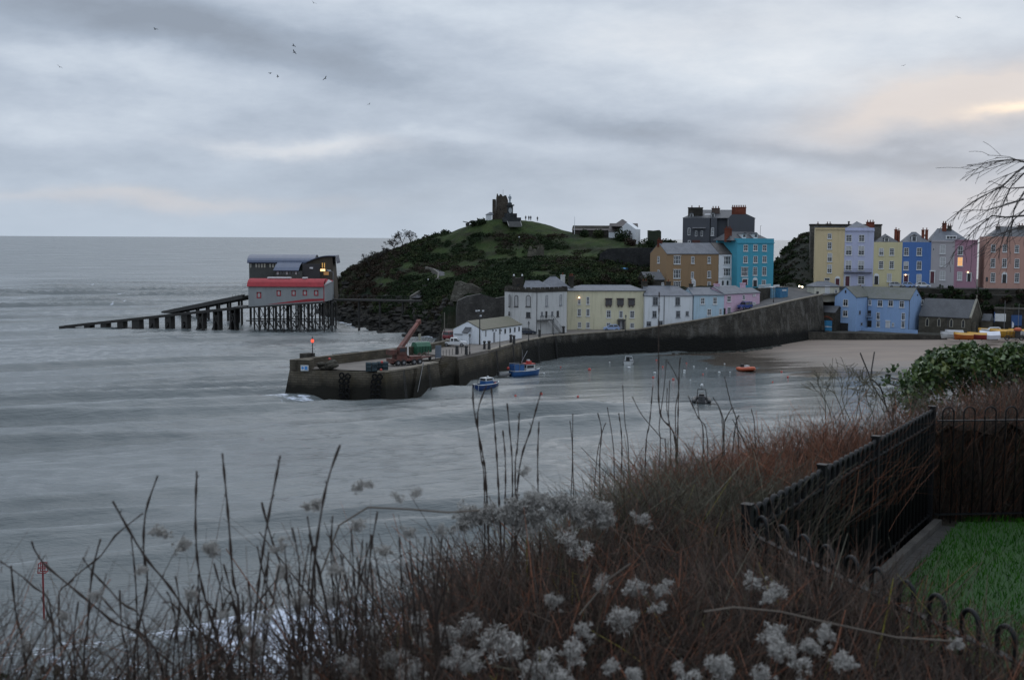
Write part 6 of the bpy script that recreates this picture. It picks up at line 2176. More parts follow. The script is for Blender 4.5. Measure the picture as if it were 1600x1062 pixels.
t = rib('inflatable_dinghy', 'grey inflatable dinghy tied between the two blue fishing boats', tuple(G(788, 587.5, 0)), 70, 2.9, 1.4, DING, 0.2)
MB().box(-1.4, -1.15, -0.3, 0.3, 0.2, 0.95).build('outboard', IRON, t)
ORG = mat('orange_tube_fabric', (0.42, 0.085, 0.03), (0.34, 0.07, 0.03), 1, 0.55)
t = rib('inflatable_boat', 'orange inflatable boat lying in the shallows off the beach', tuple(G(1167.5, 579, 0.05)), 160, 4.4, 2.5, ORG, 0.42, None, 0.8)
MB().box(-0.6, 0.3, -0.35, 0.35, 0.15, 1.15).build('console', OFFW, t)
MB().box(-2.3, -1.95, -0.3, 0.3, 0.2, 1.2).build('outboard', IRON, t)
BLKT = mat('black_tube_fabric', (0.012, 0.013, 0.014), (0.02, 0.02, 0.021), 1, 0.55)
t = rib('inflatable_boat', 'black inflatable boat with a tall mast frame topped by a white dome', tuple(G(1096, 627, 0)), 8, 5.6, 2.6, BLKT, 0.36)
b = MB()
for y in (-0.85, 0.85):
    b.tube([(-2.2, y, 0.3), (-1.9, y * 0.8, 2.35)], 0.07, 6)
b.tube([(-1.9, -0.7, 2.35), (-1.9, 0.7, 2.35)], 0.08, 6)
b.tube([(-1.9, 0, 2.35), (-1.9, 0, 2.9)], 0.05, 6)
b.build('mast_frame', IRON, t)
MB().lathe([(0.2, 2.86), (0.28, 2.98), (0.24, 3.2), (0.1, 3.32)], 10, (-1.9, 0, 0)).build('radar_dome', OFFW, t)
MB().box(-0.6, 0.6, -0.45, 0.45, 0.15, 1.35).box(-1.5, -0.9, -0.4, 0.4, 0.15, 1.0).build('console', IRON, t)
MB().box(-2.95, -2.55, -0.55, -0.05, 0.1, 1.25).box(-2.95, -2.55, 0.05, 0.55, 0.1, 1.25).build('outboard', DGREY, t)

t, rg = boat('cabin_boat', 'small white cabin boat with an open dark cabin in the inner harbour', tuple(G(982.5, 568, 0)), 12, 5.0, 2.3, 0.75, OFFW, DGREY, DGREY)
cd = MB()
cd.loft([[Vector((-0.4, -0.95, 0.6)), Vector((-0.4, 0.95, 0.6)), Vector((-0.4, 0.75, 1.75)), Vector((-0.4, -0.75, 1.75))], [Vector((1.2, -0.75, 0.7)), Vector((1.2, 0.75, 0.7)), Vector((0.7, 0.6, 1.65)), Vector((0.7, -0.6, 1.65))]])
cd = cd.build('cabin', OFFW, t)
MB().add([(-0.42, -0.25, 0.62), (-0.42, 0.6, 0.62), (-0.42, 0.6, 1.6), (-0.42, -0.25, 1.6)], [(3, 2, 1, 0)]).build('cabin_opening', DARK, cd)
MB().add([(-0.42, -0.75, 1.1), (-0.42, -0.35, 1.1), (-0.42, -0.35, 1.55), (-0.42, -0.7, 1.55)], [(3, 2, 1, 0)]).build('window', GL, cd)

# mooring buoys
GR1, GR2 = 'red mooring buoys in the harbour', 'white mooring buoys in the harbour'
rb0 = thing('mooring_buoy', 'red mooring buoy floating in front of the white cabin boat', 'buoy', (0, 0, 0), GR1, True)
MB().blob((0, 0, 0.10), 0.30, 0.30, 0.28, 10, 8).build('float', BUR, rb0, True)
MB().tube([(0, 0, 0.36), (0, 0, 0.55)], 0.05, 5).build('ring', IRON, rb0)
wb0 = thing('mooring_buoy', 'white mooring buoy just below the white cabin boat', 'buoy', (0, 0, 0), GR2, True)
MB().blob((0, 0, 0.10), 0.30, 0.30, 0.28, 10, 8).build('float', BUW, wb0, True)
MB().tube([(0, 0, 0.36), (0, 0, 0.55)], 0.05, 5).build('ring', IRON, wb0)
reds = [(c15(457, 98), 1.0, 'red mooring buoy to the right of the white cabin boat'), (c15(510, 152), 0.9, 'red mooring buoy beside the tallest bare stem'), (c15(430, 242), 1.1, 'red mooring buoy below the small white buoy pair'),
        (c15(597, 258), 1.2, 'red mooring buoy between the two forked stems'), (c15(845, 213), 0.8, 'red mooring buoy straight above the black inflatable boat'), (c15(707, 122), 0.8, 'red mooring buoy left of the far white buoy row'),
        ((805.6, 619), 1.0, 'lone red mooring buoy nearest the pier head side'), ((845.5, 616), 1.2, 'red mooring buoy behind the tip of a leaning stem'), ((903, 620), 0.9, 'lone red mooring buoy in the middle of the open harbour'),
        ((921, 578), 1.5, 'biggest red mooring buoy in the upper harbour'), ((876, 573.6), 0.7, 'tiny red mooring buoy near the quay wall'), (c15(1500, 195), 1.0, 'red mooring buoy at the edge of the sand right of the orange boat'),
        (c15(1425, 278), 0.7, 'small red mooring buoy below the orange boat'), (c15(1552, 237), 0.9, 'red mooring buoy farthest right along the sand edge')]
whites = [(c15(228, 162), 1.5, 'largest white mooring buoy just below the white cabin boat'), (c15(690, 186), 1.2, 'upper one of two white mooring buoys close together'), (c15(688, 203), 1.1, 'lower one of two white mooring buoys close together'),
          (c15(442, 204), 1.3, 'white mooring buoy above a red one'), (c15(768, 150), 0.9, 'white mooring buoy in the middle of the upper harbour'), (c15(1025, 127), 0.8, 'white mooring buoy left of the orange boat on the wet sand'),
          (c15(980, 200), 1.2, 'white mooring buoy between the black and orange boats'), (c15(1070, 197), 0.8, 'small white mooring buoy just left of the orange boat'), (c15(872, 165), 0.7, 'small white mooring buoy above the black boat'),
          (c15(67, 113), 0.7, 'small white mooring buoy left of the white cabin boat'), ((850, 584), 0.9, 'white mooring buoy beside the blue workboat'), (c15(740, 260), 0.6, 'tiny white mooring buoy up and left of the black boat')]
for src, lst in ((rb0, reds), (wb0, whites)):
    for i, ((px, py), k, lab) in enumerate(lst):
        z_ = 0.0
        q = G(px, py, z_)
        z_ = max(0.0, float(sand_z(np.array([q.x]), np.array([q.y]))[0]))
        q = G(px, py, z_)
        if i == 0:
            src.location, src.scale, src['label'] = (q.x, q.y, z_), (k * 0.8,) * 3, lab
        else:
            dup(src, (q.x, q.y, z_), i, lab, k * 0.8)

# red cage mark standing in the sea at the left
q = G(69, 968, 0)
mk = thing('sea_marker', 'red cage topped marker post standing in the sea at the left', 'marker post', (q.x, q.y, 0))
zt, zc = W(69, 879, q.y).z, W(69, 893.5, q.y).z
RM = mat('marker_red', (0.20, 0.02, 0.022), (0.14, 0.02, 0.02), 2, 0.6)
MB().tube([(q.x, q.y, -2), (q.x, q.y, zc)], 0.07, 7).build('post', RM, mk)
b = MB()
w_ = 0.27
for a in (-w_, w_):
    for c in (-w_, w_):
        b.tube([(q.x + a, q.y + c, zc), (q.x + a * 0.8, q.y + c * 0.8, zt)], 0.035, 4)
for z_, k in ((zc, 1), ((zc + zt) / 2, 0.9), (zt, 0.8)):
    b.tube([(q.x + a * w_ * k, q.y + c * w_ * k, z_) for a, c in ((-1, -1), (1, -1), (1, 1), (-1, 1), (-1, -1))], 0.035, 4)
b.tube([(q.x, q.y, zc), (q.x, q.y, zt + 0.1)], 0.05, 5)
b.build('cage', RM, mk)

# ================================================================ dinghy park on the right
YL = mat('yellow_cover', (0.42, 0.22, 0.018), (0.35, 0.19, 0.02), 0.8, 0.6)
WC = mat('white_cover', (0.56, 0.57, 0.62), (0.48, 0.49, 0.54), 0.8, 0.6)
YRD = 3.45


def yard_boat(label, px, yy, heading, L, B, hm, cover, hh=0.7, mast=0):
    t, rg = boat('laid_up_boat', label, (W(px, 535, yy).x, yy, YRD + 0.5), heading, L, B, hh, hm, hm, DGREY)
    c = MB()
    for i in range(len(rg) - 1):
        a, d = rg[i], rg[i + 1]
        k0, k1 = a[0].z + 0.55, d[0].z + 0.55
        c.add([a[0] * 1.02, d[0] * 1.02, Vector((d[0].x, 0, k1)), Vector((a[0].x, 0, k0)), a[6] * 1.02, d[6] * 1.02], [(0, 1, 2, 3), (3, 2, 5, 4)])
    c.add([rg[0][0] * 1.02, rg[0][6] * 1.02, Vector((rg[0][0].x, 0, rg[0][0].z + 0.55))], [(0, 2, 1)])
    c.build('cover', cover, t)
    for x in (-L * 0.25, L * 0.2):
        MB().box(x - 0.1, x + 0.1, -0.6, 0.6, -0.52, -0.25).build('chock', STD, t)
    if mast:
        MB().tube([(0, 0, 0.5), (0, 0, mast)], [0.07, 0.05], 6).build('mast', RIM, t)
    return t


yard_boat('laid up boat with an orange hull and yellow cover, foremost in the yard', 1505, 300, 285, 4.6, 1.9, mat('orange_hull', (0.38, 0.10, 0.015), None, 1, 0.5), YL)
yard_boat('laid up boat with a red hull and yellow cover beside the white tarpaulin', 1526, 301, 290, 4.6, 1.9, mat('red_hull', (0.20, 0.02, 0.02), None, 1, 0.5), YL)
yard_boat('long laid up boat under a tall mast with a yellow cover', 1568, 308, 265, 7.5, 2.2, YL, YL, 1.0, 9.0)
yard_boat('laid up dinghy with a yellow cover near the chapel porch', 1540, 314, 275, 4.0, 1.6, YL, YL, 0.8)
yard_boat('laid up dinghy with a second mast behind the yellow boats', 1590, 312, 270, 5.0, 1.8, OFFW, YL, 0.8, 8.0)
yard_boat('laid up grey dinghy at the left end of the boat yard', 1483, 303, 275, 4.4, 1.7, OFFW, mat('grey_cover', (0.22, 0.22, 0.22), None, 1, 0.7), 0.7)
yard_boat('laid up pale dinghy behind the grey one in the boat yard', 1490, 309, 270, 4.6, 1.7, OFFW, mat('pale_grey_cover', (0.32, 0.32, 0.33), None, 1, 0.7), 0.7)
wt = thing('covered_boat', 'boat under a white tarpaulin in the middle of the boat yard', 'boat', (W(1547, 535, 302).x, 302, YRD))
fr_ = frame_px((1531, 535, 302), (1563, 535, 301))
prof = [(0, YRD + 0.1), (2.2, YRD + 0.1), (2.3, YRD + 1.1), (1.1, YRD + 2.0), (-0.1, YRD + 1.1)]
MB(fr_).add([(0, a, z + 0.25) for a, z in prof] + [(fr_.L * 0.5, a, z - 0.05) for a, z in prof] + [(fr_.L, a, z + 0.1) for a, z in prof], [(i, (i + 1) % 5, (i + 1) % 5 + 5, i + 5) for i in range(5)] + [(i + 5, (i + 1) % 5 + 5, (i + 1) % 5 + 10, i + 10) for i in range(5)] + [(4, 3, 2, 1, 0), (10, 11, 12, 13, 14)]).build('tarpaulin', WC, wt)
MB(fr_).box(0.5, fr_.L - 0.5, 0.4, 1.8, YRD - 0.1, YRD + 0.3).build('cradle', STD, wt)
t, rg = boat('motor_boat', 'white motor cruiser with dark cabin windows behind the covered dinghies', (W(1551, 535, 309).x, 309, YRD + 0.9), 270, 6.0, 2.3, 0.9, OFFW, OFFW, OFFW)
cd = MB().loft([[Vector((-1.8, -0.9, 0.6)), Vector((-1.8, 0.9, 0.6)), Vector((-1.5, 0.75, 1.7)), Vector((-1.5, -0.75, 1.7))], [Vector((1.6, -0.8, 0.8)), Vector((1.6, 0.8, 0.8)), Vector((0.6, 0.65, 1.65)), Vector((0.6, -0.65, 1.65))]]).build('cabin', OFFW, t)
MB().add([(-1.3, 0.9, 1.0), (0.9, 0.86, 1.05), (0.4, 0.74, 1.5), (-1.2, 0.79, 1.5)], [(3, 2, 1, 0)]).add([(-1.3, -0.9, 1.0), (0.9, -0.86, 1.05), (0.4, -0.74, 1.5), (-1.2, -0.79, 1.5)], [(0, 1, 2, 3)]).build('window', GL, cd)
MB().box(-1, 1, -0.5, 0.5, -0.95, -0.2).build('chock', STD, t)
tr = thing('boat_trailer', 'dark wheeled boat cradle with a steel frame at the right end of the yard', 'trailer', (W(1585, 540, 300).x, 300, YRD))
o_ = Vector(tr.location)
b = MB()
for i in range(6):
    b.tube([o_ + Vector((-2 + i * 0.8, 0, 0.3)), o_ + Vector((-2 + i * 0.8, 0, 2.3))], 0.05, 5)
b.tube([o_ + Vector((-2, 0, 2.3)), o_ + Vector((2, 0, 2.3))], 0.06, 5).tube([o_ + Vector((-2, 0, 1.2)), o_ + Vector((2, 0, 1.2))], 0.05, 5).tube([o_ + Vector((-2.6, 0, 0.5)), o_ + Vector((2.4, 0, 0.5))], 0.1, 5)
b.build('frame', IRON, tr)
for dx in (-2.0, 1.6):
    ring = [o_ + Vector((dx + 0.55 * math.cos(a), -0.25, 0.6 + 0.55 * math.sin(a))) for a in [2 * math.pi * i / 14 for i in range(15)]]
    MB().tube(ring, 0.12, 6, False).build('wheel', RUB, tr)
ob_ = thing('orange_float_boat', 'rounded orange rescue float perched beside the yard mast', 'float', (W(1590, 520, 306).x, 306, YRD))
MB().blob((ob_.location.x, 306, YRD + 2.2), 1.1, 0.6, 0.55, 12, 8).build('float', ORG, ob_, True)
MB().box(ob_.location.x - 0.6, ob_.location.x + 0.6, 305.7, 306.3, YRD - 0.1, YRD + 1.8).build('stand', IRON, ob_)
b = thing('flag', 'white feather flag standing in front of the boat store', 'flag', (W(1581, 505, 318).x, 318, YRD))
x_ = b.location.x
MB().tube([(x_, 318, YRD), (x_, 318, YRD + 3.6)], 0.04, 5).build('pole', RIM, b)
MB().add([(x_ + 0.05, 317.98, YRD + 1.7), (x_ + 0.5, 317.9, YRD + 2.0), (x_ + 0.55, 317.9, YRD + 3.0), (x_ + 0.05, 317.98, YRD + 3.5), (x_ + 0.05, 318.02, YRD + 1.7), (x_ + 0.5, 317.94, YRD + 2.0), (x_ + 0.55, 317.94, YRD + 3.0), (x_ + 0.05, 318.02, YRD + 3.5)],
         [(0, 1, 2, 3), (7, 6, 5, 4), (0, 4, 5, 1), (1, 5, 6, 2), (2, 6, 7, 3)]).build('cloth', WC, b)

# ================================================================ kiosks, terrace wall and lit lamps at the head of the ramp
for x0, x1, lab, m_ in ((1157, 1222, 'pale blue picture covered kiosk by the turquoise house', mat('pale_blue_panel', (0.16, 0.30, 0.42), (0.22, 0.38, 0.45), 0.6, 0.5)), (1225, 1290, 'darker blue kiosk with a curved top beside the pale blue one', mat('mid_blue_panel', (0.04, 0.17, 0.29), (0.03, 0.10, 0.2), 0.6, 0.5))):
    a, c = c6(x0, 858), c6(x1, 852)
    f_ = frame_px((a[0], a[1], 325), (c[0], c[1], 328))
    kk = thing('kiosk', lab, 'kiosk', f_.p(0, 0, 12.6))
    z0, z1 = f_.hit(*a)[1], f_.hit(*c6((x0 + x1) / 2, 778))[1]
    MB(f_).box(0, f_.L, 0, 2.0, z0 - 1, z1).build('body', m_, kk)
    MB(f_).box(-0.12, f_.L + 0.12, -0.12, 2.1, z1 + 0.002, z1 + 0.2).build('roof', WF if x0 < 1200 else DKF, kk)
    s_ = f_.L
    if x0 < 1200:
        sgn = MB(f_).box(s_ * 0.1, s_ * 0.9, -0.05, 0.05, z1 + 0.202, z1 + 0.75).build('sign_board', WF, kk)
        MB(f_).box(s_ * 0.3, s_ * 0.75, -0.03, -0.003, z0 + 1.2, z1 - 0.5).build('poster', mat('sand_poster', (0.36, 0.32, 0.2), (0.2, 0.3, 0.34), 1.4, 0.5), kk)
    else:
        MB(f_).box(s_ * 0.25, s_ * 0.8, -0.03, -0.003, z1 - 0.9, z1 - 0.55).build('shutter_sign', WF, kk)
f_ = frame_px((1186.5, 475, 319), (1205, 466, 326))
tw_ = thing('garden_wall', 'dark stone garden wall beneath the turquoise house with white railings on top', 'wall', f_.p(0, 0, 10))
zt = f_.hit(1195, 450)[1]
MB(f_).box(0, f_.L, 0, 0.6, 9, zt).build('masonry', STD, tw_)
b = MB(f_)
for i in range(14):
    b.box(f_.L * i / 13 - 0.05, f_.L * i / 13 + 0.05, 0.2, 0.3, zt + 0.002, zt + 0.8)
b.box(0, f_.L, 0.18, 0.32, zt + 0.8, zt + 0.92)
b.build('railing', WF, tw_)
for px, py, lab in ((1249, 447, 'lit street lamp under the wooded knoll, left of a pair'), (1253.5, 448, 'lit street lamp under the wooded knoll, right of a pair')):
    q = W(px, py, 344)
    t = thing('street_lamp', lab, 'street lamp', (q.x, q.y, 14.2))
    MB().tube([(q.x, q.y, 13.5), (q.x, q.y, q.z - 0.2)], 0.06, 5).build('post', IRON, t)
    MB().blob(q, 0.24, 0.24, 0.24).build('lamp', glow('white_lamp', (1.0, 0.85, 0.62), 6.0), t)
# ================================================================ lifeboat stations
TIM = mat('dark_timber', (0.022, 0.021, 0.02), (0.035, 0.033, 0.03), 1.2, 0.85)
REDR = mat('red_roof', (0.28, 0.034, 0.042), (0.22, 0.03, 0.036), 0.8, 0.75, spec=0.2)
GRYW = mat('grey_cladding', (0.24, 0.25, 0.252), (0.20, 0.21, 0.215), 0.5, 0.7, stretch=(1, 1, 0.3))
old = thing('boathouse', 'old grey lifeboat house with a red roof standing on dark timber piles', 'boathouse', W(450, 500, 362))
fo = frame_px((388.3, 479, 360.5), (506.8, 471.5, 360.5))
L = fo.L
zl, zrt = fo.hit(388.5, 479)[1], fo.hit(506.5, 471.3)[1]
ze = fo.hit(450, 445.2)[1]
zr = hitn(fo, 4.3, 450, 435.8)[1]
Dp = 8.6
pl = [(0, zl), (0, ze), (L, ze), (L, zrt)]
va = [(s, 0, z) for s, z in pl] + [(s, Dp, z) for s, z in pl]
w = MB(fo).add(va, [(0, 3, 2, 1), (4, 5, 6, 7), (0, 1, 5, 4), (3, 7, 6, 2), (0, 4, 7, 3)])
w.add([(0, 0, ze), (0, Dp, ze), (0, Dp / 2, zr), (L, 0, ze), (L, Dp, ze), (L, Dp / 2, zr)], [(0, 2, 1), (3, 4, 5)])
# canted shoreward end
w.add([(L, 0, ze), (L, 0, zrt), (L + 1.9, 2.2, zrt + 0.4), (L + 1.9, 2.2, ze + 1.0), (L + 1.9, Dp - 2.2, zrt + 0.4), (L + 1.9, Dp - 2.2, ze + 1.0), (L, Dp, zrt), (L, Dp, ze), (L + 0.6, Dp / 2, zr - 0.05)],
      [(0, 1, 2, 3), (3, 2, 4, 5), (5, 4, 6, 7), (1, 6, 4, 2), (0, 3, 8), (3, 5, 8), (5, 7, 8)])
w.build('wall', GRYW, old)
g = MB(fo)
rp = [(-0.45, ze - 0.55), (0.5, ze + 0.65), (1.8, zr - 0.4), (Dp / 2, zr), (Dp - 1.8, zr - 0.4), (Dp + 0.45, ze - 0.5)]
rp2 = [(a, z + 0.16) for a, z in rp][::-1]
pp = rp + rp2
g.add([(-0.35, a, z) for a, z in pp] + [(L - 0.1, a, z) for a, z in pp], [(i, (i + 1) % 12, (i + 1) % 12 + 12, i + 12) for i in range(12)] + [(11 - i, 10 - i, i + 1, i) for i in range(5)] + [(12 + i, 13 + i, 22 - i, 23 - i) for i in range(5)])
g.add([(L - 0.1, -0.45, ze - 0.5), (L - 0.1, Dp / 2, zr + 0.15), (L + 2.1, Dp / 2, ze + 1.2), (L + 2.0, 2.2, ze + 0.9)], [(0, 3, 2, 1)])
rf = g.build('roof', REDR, old)
for x0, x1 in ((365, 640), (780, 835)):
    s0, z0 = hitn(fo, 3.9, *c14(x0, 385))
    s1, _ = hitn(fo, 3.9, *c14(x1, 385))
    MB(fo).box(s0, s1, 3.4, 5.2, zr + 0.17, zr + 0.55).build('ridge_vent', WF, rf)
WR = mat('red_joinery', (0.30, 0.02, 0.028), None, 1, 0.5)
openings(old, fo, c14, [(263, 577, 54, 72, 'nT', WR, BLIND), (497, 553, 50, 68, 'nT', WR, BLIND), (674, 552, 50, 66, 'nT', WR, BLIND), (807, 550, 50, 66, 'nT', WR, BLIND), (941, 551, 50, 66, 'nT', WR, BLIND)])
st = [fo.hit(*c14(x, y)) for x, y in ((340, 690), (840, 622), (1038, 618), (1038, 642), (840, 655))]
MB(fo).add([(s, -0.03, z) for s, z in st], [(4, 3, 2, 1, 0)]).build('red_stripe', WR, old)
MB(fo).box(L - 0.25, L + 0.02, -0.06, 0.02, zrt, ze - 0.1).build('corner_board', WR, old)
bp = MB(fo).box(-4.6, 0.0, -0.4, Dp + 0.2, zl - 2.2 if False else zl - 0.5, zl - 0.1)
for k in range(6):
    bp.tube([(-4.6 + k * 0.9, -0.35, zl + 2.6), (-4.6 + k * 0.9, -0.35, zl + 3.7)], 0.05, 4)
bp.build('platform', TIM, old)
bc_ = MB(fo).box(-1.9, -0.02, 1.0, 3.0, ze - 1.0, ze - 0.85)
for k in range(5):
    bc_.tube([(-1.9 + k * 0.45, 1.0, ze - 0.85), (-1.9 + k * 0.45, 1.0, ze + 0.2)], 0.05, 4)
bc_.tube([(-1.9, 1.0, ze + 0.2), (0, 1.0, ze + 0.2)], 0.05, 4)
bc_.build('balcony', RIM, old)
# timber piles: each bent is one part


def zfloor(s):
    return zl + (zrt - zl) * s / L - 0.02


xs_ = [205, 265, 370, 455, 555, 645, 745, 840, 930, 1035, 1128]
for i, x in enumerate(xs_):
    s = fo.hit(*c14(x, 850))[0]
    b = MB(fo)
    for n_ in (0.4, Dp - 0.4):
        b.tube([(s, n_, -3), (s, n_, zfloor(min(s, L)))], 0.24, 6)
    b.box(s - 0.2, s + 0.2, 0, Dp, zfloor(min(s, L)) - 0.5, zfloor(min(s, L)) - 0.03)
    b.build('pile_bent', TIM, old)
    if i:
        s0 = fo.hit(*c14(xs_[i - 1], 850))[0]
        b = MB(fo)
        z1_ = zfloor(min(s, L)) - 0.6
        for n_ in (0.2, Dp - 0.3):
            if i % 2:
                b.tube([(s0, n_, z1_), (s, n_, 3.2)], 0.12, 5)
                b.tube([(s0, n_, 3.0), (s, n_, 0.3)], 0.15, 5)
            else:
                b.tube([(s0, n_, 3.3), (s, n_, z1_)], 0.12, 5)
                b.tube([(s0 + 0.2, n_, 0.3), (s0 + (s - s0) * 0.35, n_, 3.0)], 0.14, 5)
                b.tube([(s0 + (s - s0) * 0.35, n_, 3.0), (s - 0.2, n_, 0.3)], 0.14, 5)
        b.build('cross_brace', TIM, old)
s0, s1 = fo.hit(*c14(110, 880))[0], fo.hit(*c14(1135, 880))[0]
b = MB(fo)
for n_ in (0.1, Dp - 0.1):
    b.box(s0, s1, n_ - 0.1, n_ + 0.12, 2.9, 3.2)
b.box(0, L, 0.0, 0.3, 0, 0.01) if False else None
b.build('walling_beam', TIM, old)
b = MB(fo).add([(-0.4, -0.2, zl - 0.5), (L + 0.2, -0.2, zrt - 0.5), (L + 0.2, Dp + 0.2, zrt - 0.5), (-0.4, Dp + 0.2, zl - 0.5), (-0.4, -0.2, zl - 0.03), (L + 0.2, -0.2, zrt - 0.03), (L + 0.2, Dp + 0.2, zrt - 0.03), (-0.4, Dp + 0.2, zl - 0.03)],
               [(3, 2, 1, 0), (4, 5, 6, 7), (0, 1, 5, 4), (1, 2, 6, 5), (2, 3, 7, 6), (3, 0, 4, 7)])
b.build('floor_frame', TIM, old)
# its slipway
sl_ = thing('slipway', 'long straight lifeboat slipway sloping down to the sea from the red roofed house', 'slipway', G(90, 511, 0))
p0, p1 = W(87, 511.3, 364.5), W(388, 478.8, 360.5)
fs = Fr(xy(p0), xy(p1))


def zs(s):
    return p0.z + (p1.z - p0.z) * s / fs.L


for nm, n0, n1, dz0, dz1 in (('deck', 2.6, 6.0, -0.35, 0.0), ('side_beam', 2.2, 2.6, -0.55, 0.18), ('side_beam', 6.0, 6.4, -0.55, 0.18)):
    s0, s1 = 0.0, fs.L - 0.2
    MB(fs).add([(s0, n0, zs(s0) + dz0), (s1, n0, zs(s1) + dz0), (s1, n1, zs(s1) + dz0), (s0, n1, zs(s0) + dz0), (s0, n0, zs(s0) + dz1), (s1, n0, zs(s1) + dz1), (s1, n1, zs(s1) + dz1), (s0, n1, zs(s0) + dz1)],
               [(3, 2, 1, 0), (4, 5, 6, 7), (0, 1, 5, 4), (1, 2, 6, 5), (2, 3, 7, 6), (3, 0, 4, 7)]).build(nm, TIM, sl_)
for i, x in enumerate((225, 308, 392, 470, 552, 633, 715, 795, 875, 958)):
    s = fs.hit(*c1(x, 430))[0]
    wd_ = 0.9 if i != 3 else 1.15
    b = MB(fs)
    z1 = zs(s) - 0.36
    if i < 4:
        b.box(s - wd_, s + wd_, 2.4, 6.2, -3, z1)
    elif i < 7:
        b.box(s - wd_, s - wd_ + 0.55, 2.4, 6.2, -3, z1)
        b.box(s + wd_ - 0.55, s + wd_, 2.4, 6.2, -3, z1)
        b.box(s - wd_ + 0.56, s + wd_ - 0.56, 2.45, 6.15, 1.9 + 0.2 * (i - 4), z1 - 0.01)
        b.box(s - wd_ + 0.56, s + wd_ - 0.56, 2.45, 6.15, -3, 0.5)
        b.tube([(s - 0.6, 2.4, 0.4), (s + 0.1, 2.4, 1.9)], 0.18, 5)
    else:
        b.box(s - wd_, s - wd_ + 0.4, 2.4, 6.2, -3, z1)
        b.box(s + wd_ - 0.4, s + wd_, 2.4, 6.2, -3, z1)
        b.tube([(s - 0.9, 2.5, z1 - 0.3), (s + 1.5, 2.5, -0.5)], 0.17, 5)
        b.tube([(s + 0.9, 2.5, z1 - 0.3), (s - 1.5, 2.5, -0.5)], 0.17, 5)
        b.box(s - 1.0, s + 1.0, 2.5, 6.1, z1 - 1.6, z1 - 1.3)
    b.build('pier_leg', TIM, sl_)

ZINC = mat('blue_grey_zinc', (0.058, 0.074, 0.118), (0.047, 0.061, 0.098), 0.35, 0.42, 0.25, stretch=(4, 0.2, 0.2))
GRN = mat('green_grey_cladding', (0.055, 0.06, 0.055), (0.04, 0.043, 0.04), 0.6, 0.7)
new = thing('lifeboat_station', 'modern lifeboat station with a curved blue grey metal roof behind the red roofed one', 'lifeboat station', W(455, 470, 380))
fn = frame_px((388, 440, 377), (523.5, 440, 379))
L = fn.L
zb, ze = 8.6, fn.hit(420, 410)[1]
zr = hitn(fn, 8, 450, 397.6)[1]
box_wall(new, fn, 0.2, L - 6.3, 0.6, 15, zb, ze - 0.03, GRN)


def vault(s0, s1, n0, n1, z0, ztop, t=0.22, k=12, full=True):
    pts = []
    for i in range(k + 1):
        a = math.pi / 2 * i / k if not full else math.pi * i / k
        c = (n0 + n1) / 2
        if full:
            pts.append((c - (c - n0) * math.cos(a), z0 + (ztop - z0) * math.sin(a)))
        else:
            pts.append((n1 - (n1 - n0) * math.cos(a), z0 + (ztop - z0) * math.sin(a)))
    inner = [(n_ + (0.1 if n_ < (n0 + n1) / 2 else -0.1), z - t) for n_, z in pts][::-1]
    pp = pts + inner
    m_ = len(pp)
    h = len(pts)
    b = MB(fn)
    b.add([(s0, a, z) for a, z in pp] + [(s1, a, z) for a, z in pp], [(i, i + m_, (i + 1) % m_ + m_, (i + 1) % m_) for i in range(m_)] + [(i, i + 1, m_ - 2 - i, m_ - 1 - i) for i in range(h - 1)] + [(m_ + m_ - 1 - i, m_ + m_ - 2 - i, m_ + i + 1, m_ + i) for i in range(h - 1)])
    return b


r_ = vault(-0.3, L - 6.2, -0.2, 16, ze, zr)
rf = r_.build('roof', ZINC, new, False)
# gable filling under the vault
for s in (0.3, L - 6.5):
    pts = [(8 - 8.0 * math.cos(math.pi * i / 12), ze - 0.05 + (zr - ze - 0.25) * math.sin(math.pi * i / 12)) for i in range(13)]
    MB(fn).add([(s, a, z) for a, z in pts] + [(s + 0.15, a, z) for a, z in pts], [tuple(range(13)), tuple(range(25, 12, -1))]).build('gable', GRN, new)
# swept down roof over the crew rooms
s0, s1, s2 = fn.hit(*c14(450, 280))[0], fn.hit(*c14(530, 195))[0], fn.hit(*c14(750, 285))[0]
s3 = fn.hit(*c14(840, 200))[0]
b = MB(fn)
R_ = []
n_lo, z_lo = -4.2, hitn(fn, -4.2, *c14(600, 283))[1]
for i in range(9):
    t = i / 8
    sa, sb_ = s0 + (s1 - s0) * t, s2 + (s3 - s2) * (t ** 1.6)
    n_ = n_lo + (4.6 - n_lo) * t
    z_ = z_lo + (ze + (zr - ze) * 0.93 - z_lo) * (t ** 0.8)
    R_.append([(sa, n_, z_), (sb_, n_, z_), (sb_, n_, z_ - 0.2), (sa, n_, z_ - 0.2)])
b.loft(R_)
b.build('lower_roof', ZINC, new, False)
MB(fn).box(s0 + 0.6, s2 + 1.0, -3.6, 0.58, zb, z_lo - 0.22).build('crew_wing', GRN, new)
MB(fn).box(s2 + 1.002, s3 + 4.0, -2.6, 0.57, zb, ze - 0.35).build('stair_block', mat('dark_cladding', (0.03, 0.03, 0.032), None, 0.6, 0.7), new)
